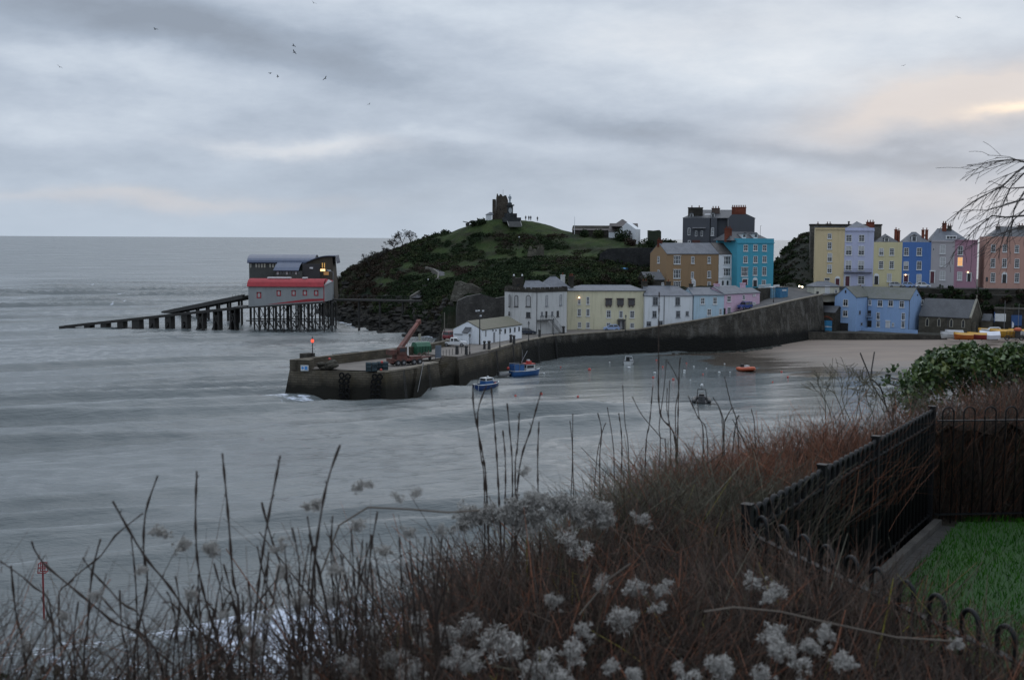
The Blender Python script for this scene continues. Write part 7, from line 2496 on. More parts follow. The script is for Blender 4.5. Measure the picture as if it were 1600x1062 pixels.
# tall vaulted entrance end
b = MB(fn)
s0, s1 = L - 8.0, L + 0.3
k = 10
prof = []
for i in range(k + 1):
    t = i / k
    prof.append((s0 - 2.0 + (s1 - s0 + 2.0) * t, ze - 0.4 + (hitn(fn, -1, *c14(1140, 108))[1] - ze + 0.4) * math.sin(min(1.0, t * 1.25) * math.pi / 2)))
prof.append((s1 + 0.4, ze + 0.0))
pin = [(s, z - 0.25) for s, z in prof][::-1]
pp = prof + pin
m_ = len(pp)
h = len(prof)
b.add([(s, -1.8, z) for s, z in pp] + [(s, 14, z) for s, z in pp], [(i, i + m_, (i + 1) % m_ + m_, (i + 1) % m_)[::-1] for i in range(m_)] + [(i, i + 1, m_ - 2 - i, m_ - 1 - i) for i in range(h - 1)] + [(m_ + m_ - 1 - i, m_ + m_ - 2 - i, m_ + i + 1, m_ + i) for i in range(h - 1)])
b.build('end_roof', ZINC, new)
ins = [(s, z - 0.27) for s, z in prof[1:-1]]
pts = [(s0 - 0.9, zb), (s1 - 0.1, zb)] + ins[::-1]
pts = [p_ for p_ in pts if p_[0] <= s1 - 0.05 or p_[1] == zb]
MB(fn).add([(s, -1.0, z) for s, z in pts] + [(s, 13.5, z) for s, z in pts], [tuple(range(len(pts)))] + [tuple(range(2 * len(pts) - 1, len(pts) - 1, -1))] + [(i, i + len(pts), (i + 1) % len(pts) + len(pts), (i + 1) % len(pts)) for i in range(len(pts))]).build('end_wall', mat('brown_timber_cladding', (0.06, 0.048, 0.03), (0.04, 0.032, 0.022), 0.8, 0.7, stretch=(3, 3, 0.2)), new)
for x, y, w_, h_, m_ in ((1010, 280, 75, 26, glow('station_light', (1.0, 0.66, 0.30), 1.8)), (1040, 225, 10, 60, glow('station_glow', (0.8, 0.45, 0.12), 0.35)), (1015, 225, 10, 60, glow('station_glow', (0.8, 0.45, 0.12), 0.35)), (1060, 320, 60, 40, glow('station_dim', (0.5, 0.25, 0.08), 0.15)), (1090, 282, 50, 14, BLIND)):
    a0, z1 = hitn(fn, -1.05, *c14(x - w_ / 2, y - h_ / 2))
    a1, z0 = hitn(fn, -1.05, *c14(x + w_ / 2, y + h_ / 2))
    MB(fn).box(a0, a1, -1.12, -1.02, z0, z1).build('lit_window' if m_ is not BLIND else 'window', m_, new)
for i in range(11):
    x = 165 + i * 33
    if i in (1, 6):
        continue
    a0, z1 = hitn(fn, 0.55, *c14(x - 13, 202))
    a1, z0 = hitn(fn, 0.55, *c14(x + 13, 255))
    w_ = MB(fn).box(a0, a1, 0.5, 0.59, z0, z1).build('window', DKF, new)
    MB(fn).box(a0 + 0.08, a1 - 0.08, 0.46, 0.498, z0 + 0.1, z1 - 0.1).build('pane', mat('painted_reflection_glass', (0.40, 0.38, 0.30), (0.14, 0.145, 0.14), 0.45, 0.15), w_)  # pale reflection is put into the base colour of these panes
for i in range(8):
    x = 485 + i * 36
    a0, z1 = hitn(fn, -3.65, *c14(x - 12, 300))
    a1, z0 = hitn(fn, -3.65, *c14(x + 12, 332))
    MB(fn).box(a0, a1, -3.68, -3.61, z0, z1).build('window', CARG if i % 3 else BLIND, new)
a0, z1 = fn.hit(*c14(872, 243))
a1, z0 = fn.hit(*c14(912, 262))
MB(fn).box(a0, a1, -2.68, -2.61, z0, z1).build('sign_board', WF, new)
b = MB(fn)
for i in range(8):
    for n_ in (1.5, 12):
        b.tube([(1.5 + i * (L - 3) / 7, n_, -3), (1.5 + i * (L - 3) / 7, n_, zb)], 0.3, 6)
b.box(0, L, 0.5, 14, zb - 0.5, zb - 0.005)
b.build('pile_deck', TIM, new)
q = W(520.5, 425, 364)
t = thing('lamp_mast', 'thin grey lamp mast beside the shoreward end of the lifeboat house', 'lamp post', (q.x, q.y, 9))
MB().tube([(q.x, q.y, 8.5), (q.x, q.y, q.z), (q.x - 0.8, q.y, q.z + 0.3)], 0.09, 6).build('post', mat('pale_steel', (0.18, 0.2, 0.22), None, 1, 0.5), t)
MB().box(q.x - 1.5, q.x - 0.8, q.y - 0.15, q.y + 0.15, q.z + 0.22, q.z + 0.36).build('lantern', HEADL, t)
# its slipway
s2_ = thing('slipway', 'farther lifeboat slipway leading out to sea behind the old one', 'slipway', W(330, 475, 415))
p0, p1 = W(262, 486.5, 448), W(390, 461.5, 386)
fs2 = Fr(xy(p0), xy(p1))
for nm, n0, n1, dz0, dz1 in (('deck', -1.6, 1.6, -0.4, 0), ('side_beam', -2.4, -1.602, -0.9, 0.35), ('side_beam', 1.602, 2.4, -0.9, 0.35)):
    za, zb_ = p0.z - 0.2, p1.z
    MB(fs2).add([(0, n0, za + dz0), (fs2.L, n0, zb_ + dz0), (fs2.L, n1, zb_ + dz0), (0, n1, za + dz0), (0, n0, za + dz1), (fs2.L, n0, zb_ + dz1), (fs2.L, n1, zb_ + dz1), (0, n1, za + dz1)],
                [(3, 2, 1, 0), (4, 5, 6, 7), (0, 1, 5, 4), (1, 2, 6, 5), (2, 3, 7, 6), (3, 0, 4, 7)]).build(nm, TIM, s2_)
for i in range(8):
    s = fs2.L * (i + 0.7) / 8
    z1 = p0.z + (p1.z - p0.z) * s / fs2.L - 0.6
    MB(fs2).box(s - 0.25, s + 0.25, -1.8, -1.2, -3, z1).box(s - 0.25, s + 0.25, 1.2, 1.8, -3, z1).build('pier_leg', TIM, s2_)
# footbridge from the hill
fb_ = thing('footbridge', 'dark straight footbridge from the hillside to the lifeboat house', 'footbridge', W(585, 468, 362))
fx = frame_px((514, 467.5, 364), (657, 469, 359))
zd = fx.hit(560, 467.5)[1]
MB(fx).box(0, fx.L, 0, 2.0, zd - 0.55, zd).build('deck', TIM, fb_)
b = MB(fx)
for i in range(20):
    s = fx.L * i / 19
    b.tube([(s, 0.05, zd), (s, 0.05, zd + 1.1)], 0.04, 4)
b.tube([(0, 0.05, zd + 1.1), (fx.L, 0.05, zd + 1.1)], 0.05, 4).tube([(0, 0.05, zd + 0.55), (fx.L, 0.05, zd + 0.55)], 0.03, 4)
b.build('railing', IRON, fb_)
for s in (fx.L * 0.32, fx.L * 0.55, fx.L * 0.8):
    MB(fx).tube([(s, 0.4, 0), (s, 0.4, zd - 0.5)], 0.2, 6).tube([(s, 1.6, 0), (s, 1.6, zd - 0.5)], 0.2, 6).build('pier_leg', TIM, fb_)

# ================================================================ the castle hill top
TST = stone('ruin_stone', (0.062, 0.052, 0.042), (0.095, 0.08, 0.064), (0.05, 0.043, 0.036), 1.2, 1.9)
cs = thing('castle_tower', 'ruined stone castle tower with a jagged top on the hill summit', 'castle tower', W(782, 346, 430))
YC = 430


def trace(conv, pts, yy, depth, nm, m_, par, taper=0.0):
    P_ = [W(*conv(x, y), yy) for x, y in pts]
    n = len(P_)
    cx = sum(p.x for p in P_) / n
    b_ = [Vector((cx + (p.x - cx) * (1 - taper), p.y + depth, p.z - rnd.uniform(0, 0.5) * (p.z > 33))) for p in P_]
    return MB().add(P_ + b_, [tuple(range(n)), tuple(range(2 * n - 1, n - 1, -1))] + [(i, i + n, (i + 1) % n + n, (i + 1) % n) for i in range(n)]).build(nm, m_, par)


trace(c13, [(465, 660), (720, 660), (718, 240), (700, 190), (680, 137), (640, 137), (625, 157), (600, 150), (577, 112), (545, 112), (535, 146), (515, 142), (500, 97), (484, 108), (470, 200)], YC, 5.0, 'keep', TST, cs)
trace(c13, [(388, 660), (464, 660), (464, 222), (440, 216), (392, 218)], YC - 0.8, 3.6, 'stair_turret', TST, cs)
for x, y in ((545, 375), (560, 430)):
    a = W(*c13(x - 9, y + 14), YC - 0.03)
    c = W(*c13(x + 9, y - 14), YC - 0.03)
    MB().box(a.x, c.x, YC - 0.05, YC + 0.05, a.z, c.z).build('arrow_slit', DARK, cs)
q = W(786, 318, YC + 3)
MB().tube([(q.x, q.y, 38), (q.x, q.y, W(786.5, 296, YC + 3).z)], [0.08, 0.04], 5).build('flagstaff', RIM, cs)
ht = thing('lookout_hut', 'small white lookout hut with a slate roof left of the castle tower', 'hut', W(764, 344, 427))
fh = frame_px((761.4, 345, 427), (768.3, 345, 427.3))
zt = fh.hit(765, 335)[1]
box_wall(ht, fh, 0, fh.L, 0, 3, 32, zt, ww)
hip_roof(ht, fh, 0, fh.L + 0.5, 0, 3, zt, zt + 0.75, 1.0, 0.2, SL, 0.15)
mn = thing('monument', 'dark stone monument carrying a pale standing statue on the hill summit', 'monument', W(796, 345, 424))
YM = 424


def tier(x0, x1, y0, y1, dep, nm, m_):
    a, c = W(*c13(x0, y1), YM - dep / 2), W(*c13(x1, y0), YM - dep / 2)
    return MB().box(a.x, c.x, YM - dep / 2, YM + dep / 2, a.z, c.z).build(nm, m_, mn)


MST = stone('monument_stone', (0.035, 0.04, 0.043), (0.055, 0.06, 0.062), (0.03, 0.033, 0.035), 1.0, 1.5)
tier(600, 990, 598, 690, 9, 'podium', MST)
tier(640, 905, 512, 597.5, 6, 'plinth', MST)
tier(700, 822, 352, 511.5, 2.8, 'pedestal', MST)
tier(682, 848, 330, 351.5, 3.8, 'cornice', MST)
tier(715, 800, 292, 329.5, 2.0, 'statue_base', MST)
q = W(*c13(765, 450), YM - 1.42)
MB().add([(q.x + 0.62 * math.cos(a), YM - 1.44, q.z + 0.95 * math.sin(a)) for a in [2 * math.pi * i / 16 for i in range(16)]], [tuple(range(16))]).build('plaque', mat('marble', (0.33, 0.36, 0.37), None, 1, 0.6), mn)
zf, zh = W(*c13(755, 291), YM).z, W(*c13(755, 118), YM).z
k = (zh - zf) / 1.8
xq = W(*c13(755, 200), YM).x
MAR = mat('pale_marble', (0.30, 0.34, 0.37), (0.23, 0.26, 0.28), 1.5, 0.6)
b = MB()
prof = [(0.30, 0), (0.30, 0.08), (0.21, 0.2), (0.2, 0.7), (0.24, 1.0), (0.27, 1.25), (0.26, 1.4), (0.12, 1.5), (0.075, 1.54), (0.11, 1.62), (0.115, 1.7), (0.05, 1.8)]
b.loft([[Vector((xq + r * k * math.cos(2 * math.pi * i / 12), YM + r * k * 0.75 * math.sin(2 * math.pi * i / 12), zf + z * k)) for i in range(12)] for r, z in prof])
b.tube([(xq - 0.24 * k, YM, zf + 1.36 * k), (xq - 0.32 * k, YM - 0.05 * k, zf + 1.05 * k), (xq - 0.18 * k, YM - 0.22 * k, zf + 0.88 * k)], [0.075 * k, 0.065 * k, 0.05 * k], 7)
b.tube([(xq + 0.24 * k, YM, zf + 1.36 * k), (xq + 0.31 * k, YM, zf + 1.05 * k), (xq + 0.27 * k, YM - 0.08 * k, zf + 0.78 * k)], [0.075 * k, 0.065 * k, 0.05 * k], 7)
b.build('statue', MAR, mn, True)
# stone steps set in the grass below it
stp = thing('stone_steps', 'grey stone steps with pale edges set in the grass below the monument', 'steps', W(803, 352, 418))
pA, pB, pC, pD = [W(*c13(x, y), yy) for x, y, yy in ((690, 660, 421), (965, 660, 421), (1003, 790, 415), (735, 790, 415))]
b = MB()
for i in range(9):
    t0, t1 = i / 9, (i + 1) / 9
    a, c = pA.lerp(pD, t0), pB.lerp(pC, t0)
    d_, e_ = pA.lerp(pD, t1), pB.lerp(pC, t1)
    z_ = a.z + 0.15
    b.add([(a.x, a.y, z_), (c.x, c.y, z_), (e_.x, e_.y, z_), (d_.x, d_.y, z_), (d_.x, d_.y, z_ - 0.45), (e_.x, e_.y, z_ - 0.45)], [(3, 2, 1, 0), (4, 5, 2, 3)])
b.build('treads', mat('step_stone', (0.12, 0.12, 0.118), (0.09, 0.09, 0.088), 1, 0.9), stp)
for a, c in ((pA, pD), (pB, pC)):
    MB().tube([a + Vector((0, 0, 0.3)), c + Vector((0, 0, 0.3))], 0.14, 5).build('edge', mat('pale_edge_stone', (0.2, 0.2, 0.19), None, 1, 0.8), stp)
cn = thing('cannon', 'small old cannon pointing out to sea on the left shoulder of the hill', 'cannon', W(729, 350, 426))
q = W(729, 348.5, 426)
MB().tube([(q.x - 1.3, q.y, q.z + 0.55), (q.x - 0.2, q.y, q.z + 0.3), (q.x + 1.0, q.y, q.z + 0.1)], [0.13, 0.17, 0.24], 8).build('barrel', IRON, cn)
MB().box(q.x - 0.3, q.x + 1.0, q.y - 0.4, q.y + 0.4, q.z - 1.1, q.z - 0.02).build('carriage', TIM, cn)
bsh = mat('bench_wood', (0.03, 0.025, 0.02), None, 1, 0.8)
PCL = [mat('dark_coat', (0.015, 0.016, 0.02), None, 1, 0.9), mat('navy_coat', (0.02, 0.025, 0.045), None, 1, 0.9), mat('grey_coat', (0.05, 0.05, 0.052), None, 1, 0.9)]
SKIN = mat('skin', (0.30, 0.19, 0.14), None, 1, 0.6)


def tiny_person(px, py, yy, lab, m_, lean=0.0, sit=False, rs=0):
    q = W(px, py, yy)
    p = thing('person', lab, 'person', q, None)
    rr_ = random.Random(rs)
    x, y, z = q
    b = MB()
    prof = [(0.10, 0.78), (0.17, 0.86), (0.16, 1.05), (0.20, 1.3), (0.19, 1.42), (0.07, 1.5), (0.06, 1.54), (0.1, 1.6), (0.11, 1.68), (0.09, 1.75), (0.03, 1.79)]
    b.loft([[Vector((x + r * math.cos(2 * math.pi * i / 10), y + 0.7 * r * math.sin(2 * math.pi * i / 10), z + h_)) for i in range(10)] for r, h_ in prof])
    for s_ in (-1, 1):
        b.tube([(x + s_ * 0.09, y, z + 0.9), (x + s_ * 0.10, y - 0.03, z + 0.48), (x + s_ * 0.11, y + 0.03, z + 0.06), (x + s_ * 0.12, y - 0.12, z + 0.03)], [0.09, 0.07, 0.05, 0.05], 7)
        b.tube([(x + s_ * 0.2, y, z + 1.4), (x + s_ * 0.26, y - 0.02, z + 1.1), (x + s_ * 0.22, y - 0.12, z + 0.86), (x + s_ * 0.21, y - 0.15, z + 0.76)], [0.065, 0.055, 0.04, 0.035], 7)
    b.build('body', m_, p, True)
    MB().blob((x, y - 0.03, z + 1.66), 0.085, 0.085, 0.11, 8, 6).build('face', SKIN, p, True)


for i, (x, y, m_, lab) in enumerate(((1085, 662, 2, 'leftmost tiny person of a group standing on the hill top in grey'), (1150, 664, 0, 'tiny person in dark clothes in the middle of the hill top group'), (1190, 666, 1, 'tiny person in navy at the right of the hill top group'), (1330, 680, 0, 'lone tiny person in dark clothes right of the hill top group'))):
    tiny_person(*c13(x, y), 424, lab, PCL[m_], rs=i)

# museum on the saddle
mu = thing('museum', 'white gabled museum house with brown roofs on the saddle of the hill', 'building', W(975, 378, 415))
BRS = slate('brown_roof_slate', (0.055, 0.045, 0.042), (0.075, 0.06, 0.055))
f_ = frame_px((894, 368, 420), (953, 368, 418))
zt = f_.hit(920, 359.5)[1]
gable_wall(mu, f_, 0, f_.L, 0, 4, 25, zt, zt + 1.6, STD, 'long_wing')
gable_roof(mu, f_, 0, f_.L, 0, 4, zt, zt + 1.0, BRS, 0.2, name='long_roof')
f_ = frame_px((951, 372, 416), (994, 372, 414))
zt = f_.hit(970, 357)[1]
gable_wall(mu, f_, 0, f_.L, 0, 6, 24, zt - 1.0, f_.hit(970, 349.5)[1], ww, 'wall')
gable_roof(mu, f_, 0, f_.L, 0, 6, zt - 1.0, f_.hit(970, 349.5)[1], BRS, 0.2)
f_ = frame_px((968, 374, 410), (993, 374, 408))
zt, zr = f_.hit(980, 358)[1], f_.hit(974, 342.8)[1]
p_ = [(0, 23), (f_.L, 23), (f_.L, zt), (f_.L * 0.42, f_.hit(979, 347.5)[1]), (0, zt)]
MB(f_).add([(a, 0, z) for a, z in p_] + [(a, 6, z) for a, z in p_], [(i, (i + 1) % 5, (i + 1) % 5 + 5, i + 5) for i in range(5)] + [(4, 3, 2, 1, 0), (5, 6, 7, 8, 9)]).build('front_gable', ww, mu)
f_ = frame_px((956, 372, 413), (989, 372, 412.5))
zt, zr = f_.hit(970, 353.5)[1], f_.hit(972, 343)[1]
hip_roof(mu, f_, 0, f_.L, 0, 6, zt, zr, 3.2, 3.2, BRS, 0.1, 'cross_roof')
f_ = frame_px((968, 374, 408), (993, 374, 408))
window(mu, f_, 3.0, 3.8, f_.hit(980, 366)[1], f_.hit(980, 361)[1], 'c', DKF)
q = W(897.5, 365, 419)
fpz = W(898, 338.5, 419).z
tag(MB().tube([(q.x, q.y, 28), (q.x, q.y, fpz)], [0.12, 0.05], 6).build('flag_pole', WF), 'thin white flagpole at the left end of the museum wing', 'flagpole')
# dark terrace wall and ivy clad wall
tw = thing('terrace_wall', 'dark terrace retaining wall below the green beside the ochre house', 'wall', W(980, 420, 366))
f_ = frame_px((930, 421, 368), (1027, 421, 363))
P_ = [f_.hit(x, y) for x, y in ((932, 424), (1027, 424), (1027, 387.5), (985, 387), (950, 388.5), (938, 396))]
MB(f_).add([(s, 0, z) for s, z in P_] + [(s, 1.5, z) for s, z in P_], [tuple(range(6)), tuple(range(11, 5, -1))] + [(i, i + 6, (i + 1) % 6 + 6, (i + 1) % 6) for i in range(6)]).build('masonry', stone('terrace_stone', (0.026, 0.027, 0.028), (0.04, 0.041, 0.041), (0.02, 0.02, 0.02), 1.2, 2.0), tw)
rn = thing('ruined_wall', 'pale broken stretch of castle wall on the bank below the green', 'ruin', W(838, 398, 394))
trace(c4, [(270, 560), (430, 555), (432, 470), (412, 455), (395, 470), (378, 458), (365, 490), (340, 485), (320, 490), (312, 460), (296, 455), (282, 490)], 391.5, 1.6, 'masonry', stone('pale_ruin_stone', (0.10, 0.095, 0.075), (0.15, 0.14, 0.11), (0.06, 0.055, 0.045), 1.0, 1.6), rn)
r2 = thing('ruined_wall', 'long curved grey stretch of ruined castle wall above the cliff', 'ruin', W(735, 460, 345))
P_ = [(703, 470), (711, 440), (720, 439.5), (728, 443), (737, 443.5), (750, 450), (764, 455), (772, 463), (740, 472)]
pts = [W(x, y, 343) for x, y in P_]
MB().add(pts + [Vector((p.x, p.y + 2.0, p.z)) for p in pts], [tuple(range(8, -1, -1)), tuple(range(9, 18))] + [(i, i + 9, (i + 1) % 9 + 9, (i + 1) % 9) for i in range(9)]).build('masonry', stone('lichen_stone', (0.085, 0.079, 0.064), (0.15, 0.142, 0.12), (0.035, 0.032, 0.027), 0.9, 1.4), r2)
iv = thing('gateway', 'ivy covered square gateway ruin to the right of the museum', 'ruin', W(1023, 375, 412))
IVY = mat('ivy', (0.010, 0.018, 0.008), (0.018, 0.026, 0.010), 1.2, 0.8, bmp=0.8)
trace(c6, [(75, 440), (185, 440), (185, 288), (170, 276), (120, 282), (75, 278)], 410, 3.5, 'masonry', IVY, iv)
tent = thing('tarpaulin', 'small bright blue tarpaulin on the terrace road', 'tarpaulin', W(976, 423, 362))
q = W(976, 423, 362)
MB().blob((q.x, q.y, q.z + 0.3), 1.4, 0.7, 0.65, 10, 6, 0.08).build('sheet', mat('blue_tarp', (0.06, 0.22, 0.45), None, 1, 0.5), tent, True)
# path with pale parapet curling up the hill
pth = []
for px, py, yy in ((640, 465, 366), (668, 448, 374), (683, 436, 380), (684, 428, 386), (676, 422, 392), (664, 419, 398)):
    pth.append(W(px, py, yy))
pw = thing('path_wall', 'low pale parapet wall following the path that curls up the hill', 'wall', pth[2])
b = MB()
r_ = []
for i, p in enumerate(pth):
    d_ = (pth[min(i + 1, 5)] - pth[max(i - 1, 0)])
    d_.z = 0
    d_.normalize()
    o_ = Vector((d_.y, -d_.x, 0))
    r_.append([p + Vector((0, 0, -2.0)), p + Vector((0, 0, 0.5)), p + o_ * 0.5 + Vector((0, 0, 0.5)), p + o_ * 0.5 + Vector((0, 0, -2.0))])
b.loft(r_)
b.build('masonry', mat('path_stone', (0.12, 0.11, 0.095), (0.08, 0.075, 0.065), 1, 0.9), pw)
b = MB()
r_ = []
for i, p in enumerate(pth):
    q = p + Vector((2.8, 0.4, -0.05))
    r_.append([p + Vector((0.4, 0, 0.0)), q])
b.loft(r_, False, False)
structure(b.build('path', mat('path_tarmac', (0.06, 0.06, 0.065), None, 0.6, 0.9)))
for px, y0, y1, yy, lab in ((669, 448, 437, 374, 'thin lamp post beside the curling hill path'), (811, 405, 371, 396, 'lamp post with a pale lantern on the grassy bank')):
    q = W(px, y0, yy)
    t = thing('lamp_post', lab, 'lamp post', q)
    zt = W(px, y1, yy).z
    MB().tube([q, (q.x, q.y, zt)], 0.06, 5).build('post', IRON, t)
    MB().blob((q.x, q.y, zt + 0.1), 0.22, 0.22, 0.28).build('lantern', HEADL, t)

# ================================================================ scrub, bushes and bare trees on the hill
LEAFM = [mat('scrub_dark_green', (0.014, 0.024, 0.011), (0.022, 0.034, 0.014), 0.5, 0.9, spec=0.1), mat('scrub_olive', (0.028, 0.040, 0.015), (0.036, 0.042, 0.020), 0.5, 0.9, spec=0.1),
         mat('scrub_brown', (0.028, 0.024, 0.017), (0.038, 0.032, 0.023), 0.5, 0.9, spec=0.1), mat('scrub_rust', (0.036, 0.025, 0.018), (0.030, 0.022, 0.016), 0.5, 0.9, spec=0.1)]


def leaf_cloud(centres, per, size, seed, mats, name, parent=None, squash=0.7, midx=None):
    """many small leaf clumps filling the volume round each centre (x, y, z, radius)"""
    g = np.random.default_rng(seed)
    C = np.repeat(np.array(centres, dtype=float), per, axis=0)
    n = len(C)
    d = g.normal(size=(n, 3))
    d /= np.linalg.norm(d, axis=1)[:, None]
    r = g.uniform(0.25, 1, n) ** 0.5
    P_ = C[:, :3] + d * (C[:, 3] * r)[:, None] * np.array([1, 1, squash])
    s = size * g.uniform(0.5, 1.3, n)
    a = g.normal(size=(n, 3)) + d * 0.6
    a /= np.linalg.norm(a, axis=1)[:, None]
    t1 = np.cross(a, g.normal(size=(n, 3)))
    t1 /= np.linalg.norm(t1, axis=1)[:, None]
    t2 = np.cross(a, t1)
    t1 *= s[:, None]
    t2 *= (s * 0.6)[:, None]
    v_ = np.stack([P_ - t1, P_ + t2, P_ + t1, P_ - t2], 1).reshape(-1, 3)
    if parent is not None:
        v_ = v_ - np.array(OFF.get(parent.name, (0, 0, 0)))
    f_ = np.arange(n * 4).reshape(n, 4)
    mi = np.repeat(np.array(midx, dtype=int), per) if midx is not None else None
    o = np_mesh(name, v_, f_, mats, False, mi)
    if parent is not None:
        o.parent = parent
        OFF[o.name] = OFF.get(parent.name, Vector((0, 0, 0)))
    return o


g = np.random.default_rng(3)
cand = []
tries = g.uniform([-70, 322], [66, 448], size=(14000, 2))
tz = hill_z(tries[:, 0], tries[:, 1])
tl = lawn_at(tries[:, 0], tries[:, 1], tz)
for (x, y), z, lw in zip(tries, tz, tl):
    if z < 4.5 or lw > 0.35 + 0.5 * (g.random() < 0.12) or z > 29.2 or len(cand) > 3300:
        continue
    px, py = proj(np.array(x), np.array(y), np.array(z))
    if 1010 < px < 1210 and py > 380:
        continue
    if 885 < px < 1000 and py < 392:
        continue
    if y > 447:
        continue
    cand.append((x, y, z + 0.1, g.uniform(0.8, 2.0)))
mid = []
for c in cand:
    k = vnoise(np.array([c[0] * 0.06]), np.array([c[1] * 0.06]), 77)[0] + g.normal() * 0.25
    mid.append(0 if k < 0.05 else 1 if k < 0.38 else 2 if k < 0.75 else 3)
sc = leaf_cloud(cand, 90, 0.30, 5, LEAFM, 'scrub', None, 0.5, mid)
tag(sc, 'dense dark winter scrub covering the slopes of the castle hill', 'scrub', None, 'stuff')

rkc = random.Random(21)
b = MB()
for i in range(330):
    k = rkc.uniform(0, len(ROCKSHORE) - 1.001)
    a, c = ROCKSHORE[int(k)], ROCKSHORE[int(k) + 1]
    q = a.lerp(c, k - int(k))
    up_ = abs(rkc.gauss(0, 5.0)) - 1.0
    q = q + Vector((c.y - a.y, a.x - c.x, 0)).normalized() * -up_
    zq = float(hill_z(np.array([q.x]), np.array([q.y]))[0])
    s_ = rkc.uniform(0.4, 1.5)
    b.blob((q.x, q.y, max(-0.3, zq)), s_ * rkc.uniform(0.8, 1.5), s_, s_ * rkc.uniform(0.4, 0.8), 7, 5, 0.28, rkc)
tag(b.build('foreshore_rocks', mat('shore_rock', (0.010, 0.010, 0.009), (0.034, 0.031, 0.027), 0.35, 0.85, bmp=0.8, stretch=(1, 1, 2.0), detail=8.0, spec=0.2)), 'dark jagged rocks along the foot of the castle hill', 'rocks', None, 'stuff')

BARK = mat('bark', (0.022, 0.019, 0.016), (0.034, 0.029, 0.024), 2.0, 0.9)


def grow(b, p, d, L, r, depth, rr_, spread=0.6, droop=0.0, kids=(2, 3), minr=0.012, seg=3, shrink=0.72):
    """a tapering limb that forks"""
    pts, rad = [p.copy()], [r]
    q, v_ = p.copy(), d.normalized()
    for i in range(seg):
        v_ = (v_ + Vector((rr_.gauss(0, 0.13), rr_.gauss(0, 0.13), rr_.gauss(0, 0.10) - droop))).normalized()
        q = q + v_ * (L / seg)
        pts.append(q.copy())
        rad.append(max(minr, r * (1 - 0.38 * (i + 1) / seg)))
    b.tube(pts, rad, 5 if r > 0.05 else 3, False)
    if depth <= 0:
        return
    for k in range(rr_.randint(*kids)):
        t = rr_.uniform(0.45, 1.0)
        i = min(seg - 1, int(t * seg))
        o = pts[i].lerp(pts[i + 1], t * seg - i)
        ax_ = v_.orthogonal().normalized()
        ax_.rotate(Matrix.Rotation(rr_.uniform(0, 2 * math.pi), 3, v_))
        nv = (v_ + ax_ * rr_.uniform(0.5, 1.0) * spread * 1.3).normalized()
        grow(b, o, nv, L * shrink * rr_.uniform(0.7, 1.1), max(minr, rad[i] * 0.62), depth - 1, rr_, spread, droop, kids, minr, seg, shrink)


def bare_tree(label, px, py, yy, h, seed, lean=0.0, fork=5):
    q = W(px, py, yy)
    zg = float(hill_z(np.array([q.x]), np.array([q.y]))[0])
    t = thing('bare_tree', label, 'tree', (q.x, q.y, zg), 'bare trees on the skyline of the hill')
    rr_ = random.Random(seed)
    b = MB()
    p = Vector((q.x, q.y, zg - 0.3))
    b.tube([p, p + Vector((lean * h * 0.15, 0, h * 0.3))], [0.22, 0.15], 6)
    b.build('trunk', BARK, t)
    c = MB()
    for i in range(fork):
        a = rr_.uniform(0, 2 * math.pi)
        grow(c, p + Vector((lean * h * 0.15, 0, h * 0.28)), Vector((math.cos(a) * 0.6 + lean, math.sin(a) * 0.5, 1.0)), h * 0.34, 0.11, 4, rr_, 0.75, 0.0, (2, 4), 0.035)
    c.build('crown', BARK, t)


for i, (px, py, yy, h, ln, lab) in enumerate(((629, 393, 437, 7.5, -0.1, 'tallest bare tree standing on the left skyline of the hill'), (617, 397, 436, 5.5, -0.3, 'bare tree leaning seaward beside the tallest one'), (641, 386, 438, 5.5, 0.1, 'bare tree just right of the tallest skyline tree'), (577, 417, 432, 5.5, -0.2, 'bare tree low on the skyline near the lifeboat station'), (588, 412, 433, 5.0, 0.2, 'bushy bare tree right of the lowest skyline tree'), (600, 403, 434, 4.0, 0.1, 'small bare tree between the two clumps on the skyline'))):
    bare_tree(lab, px, py, yy, h, 40 + i, ln)

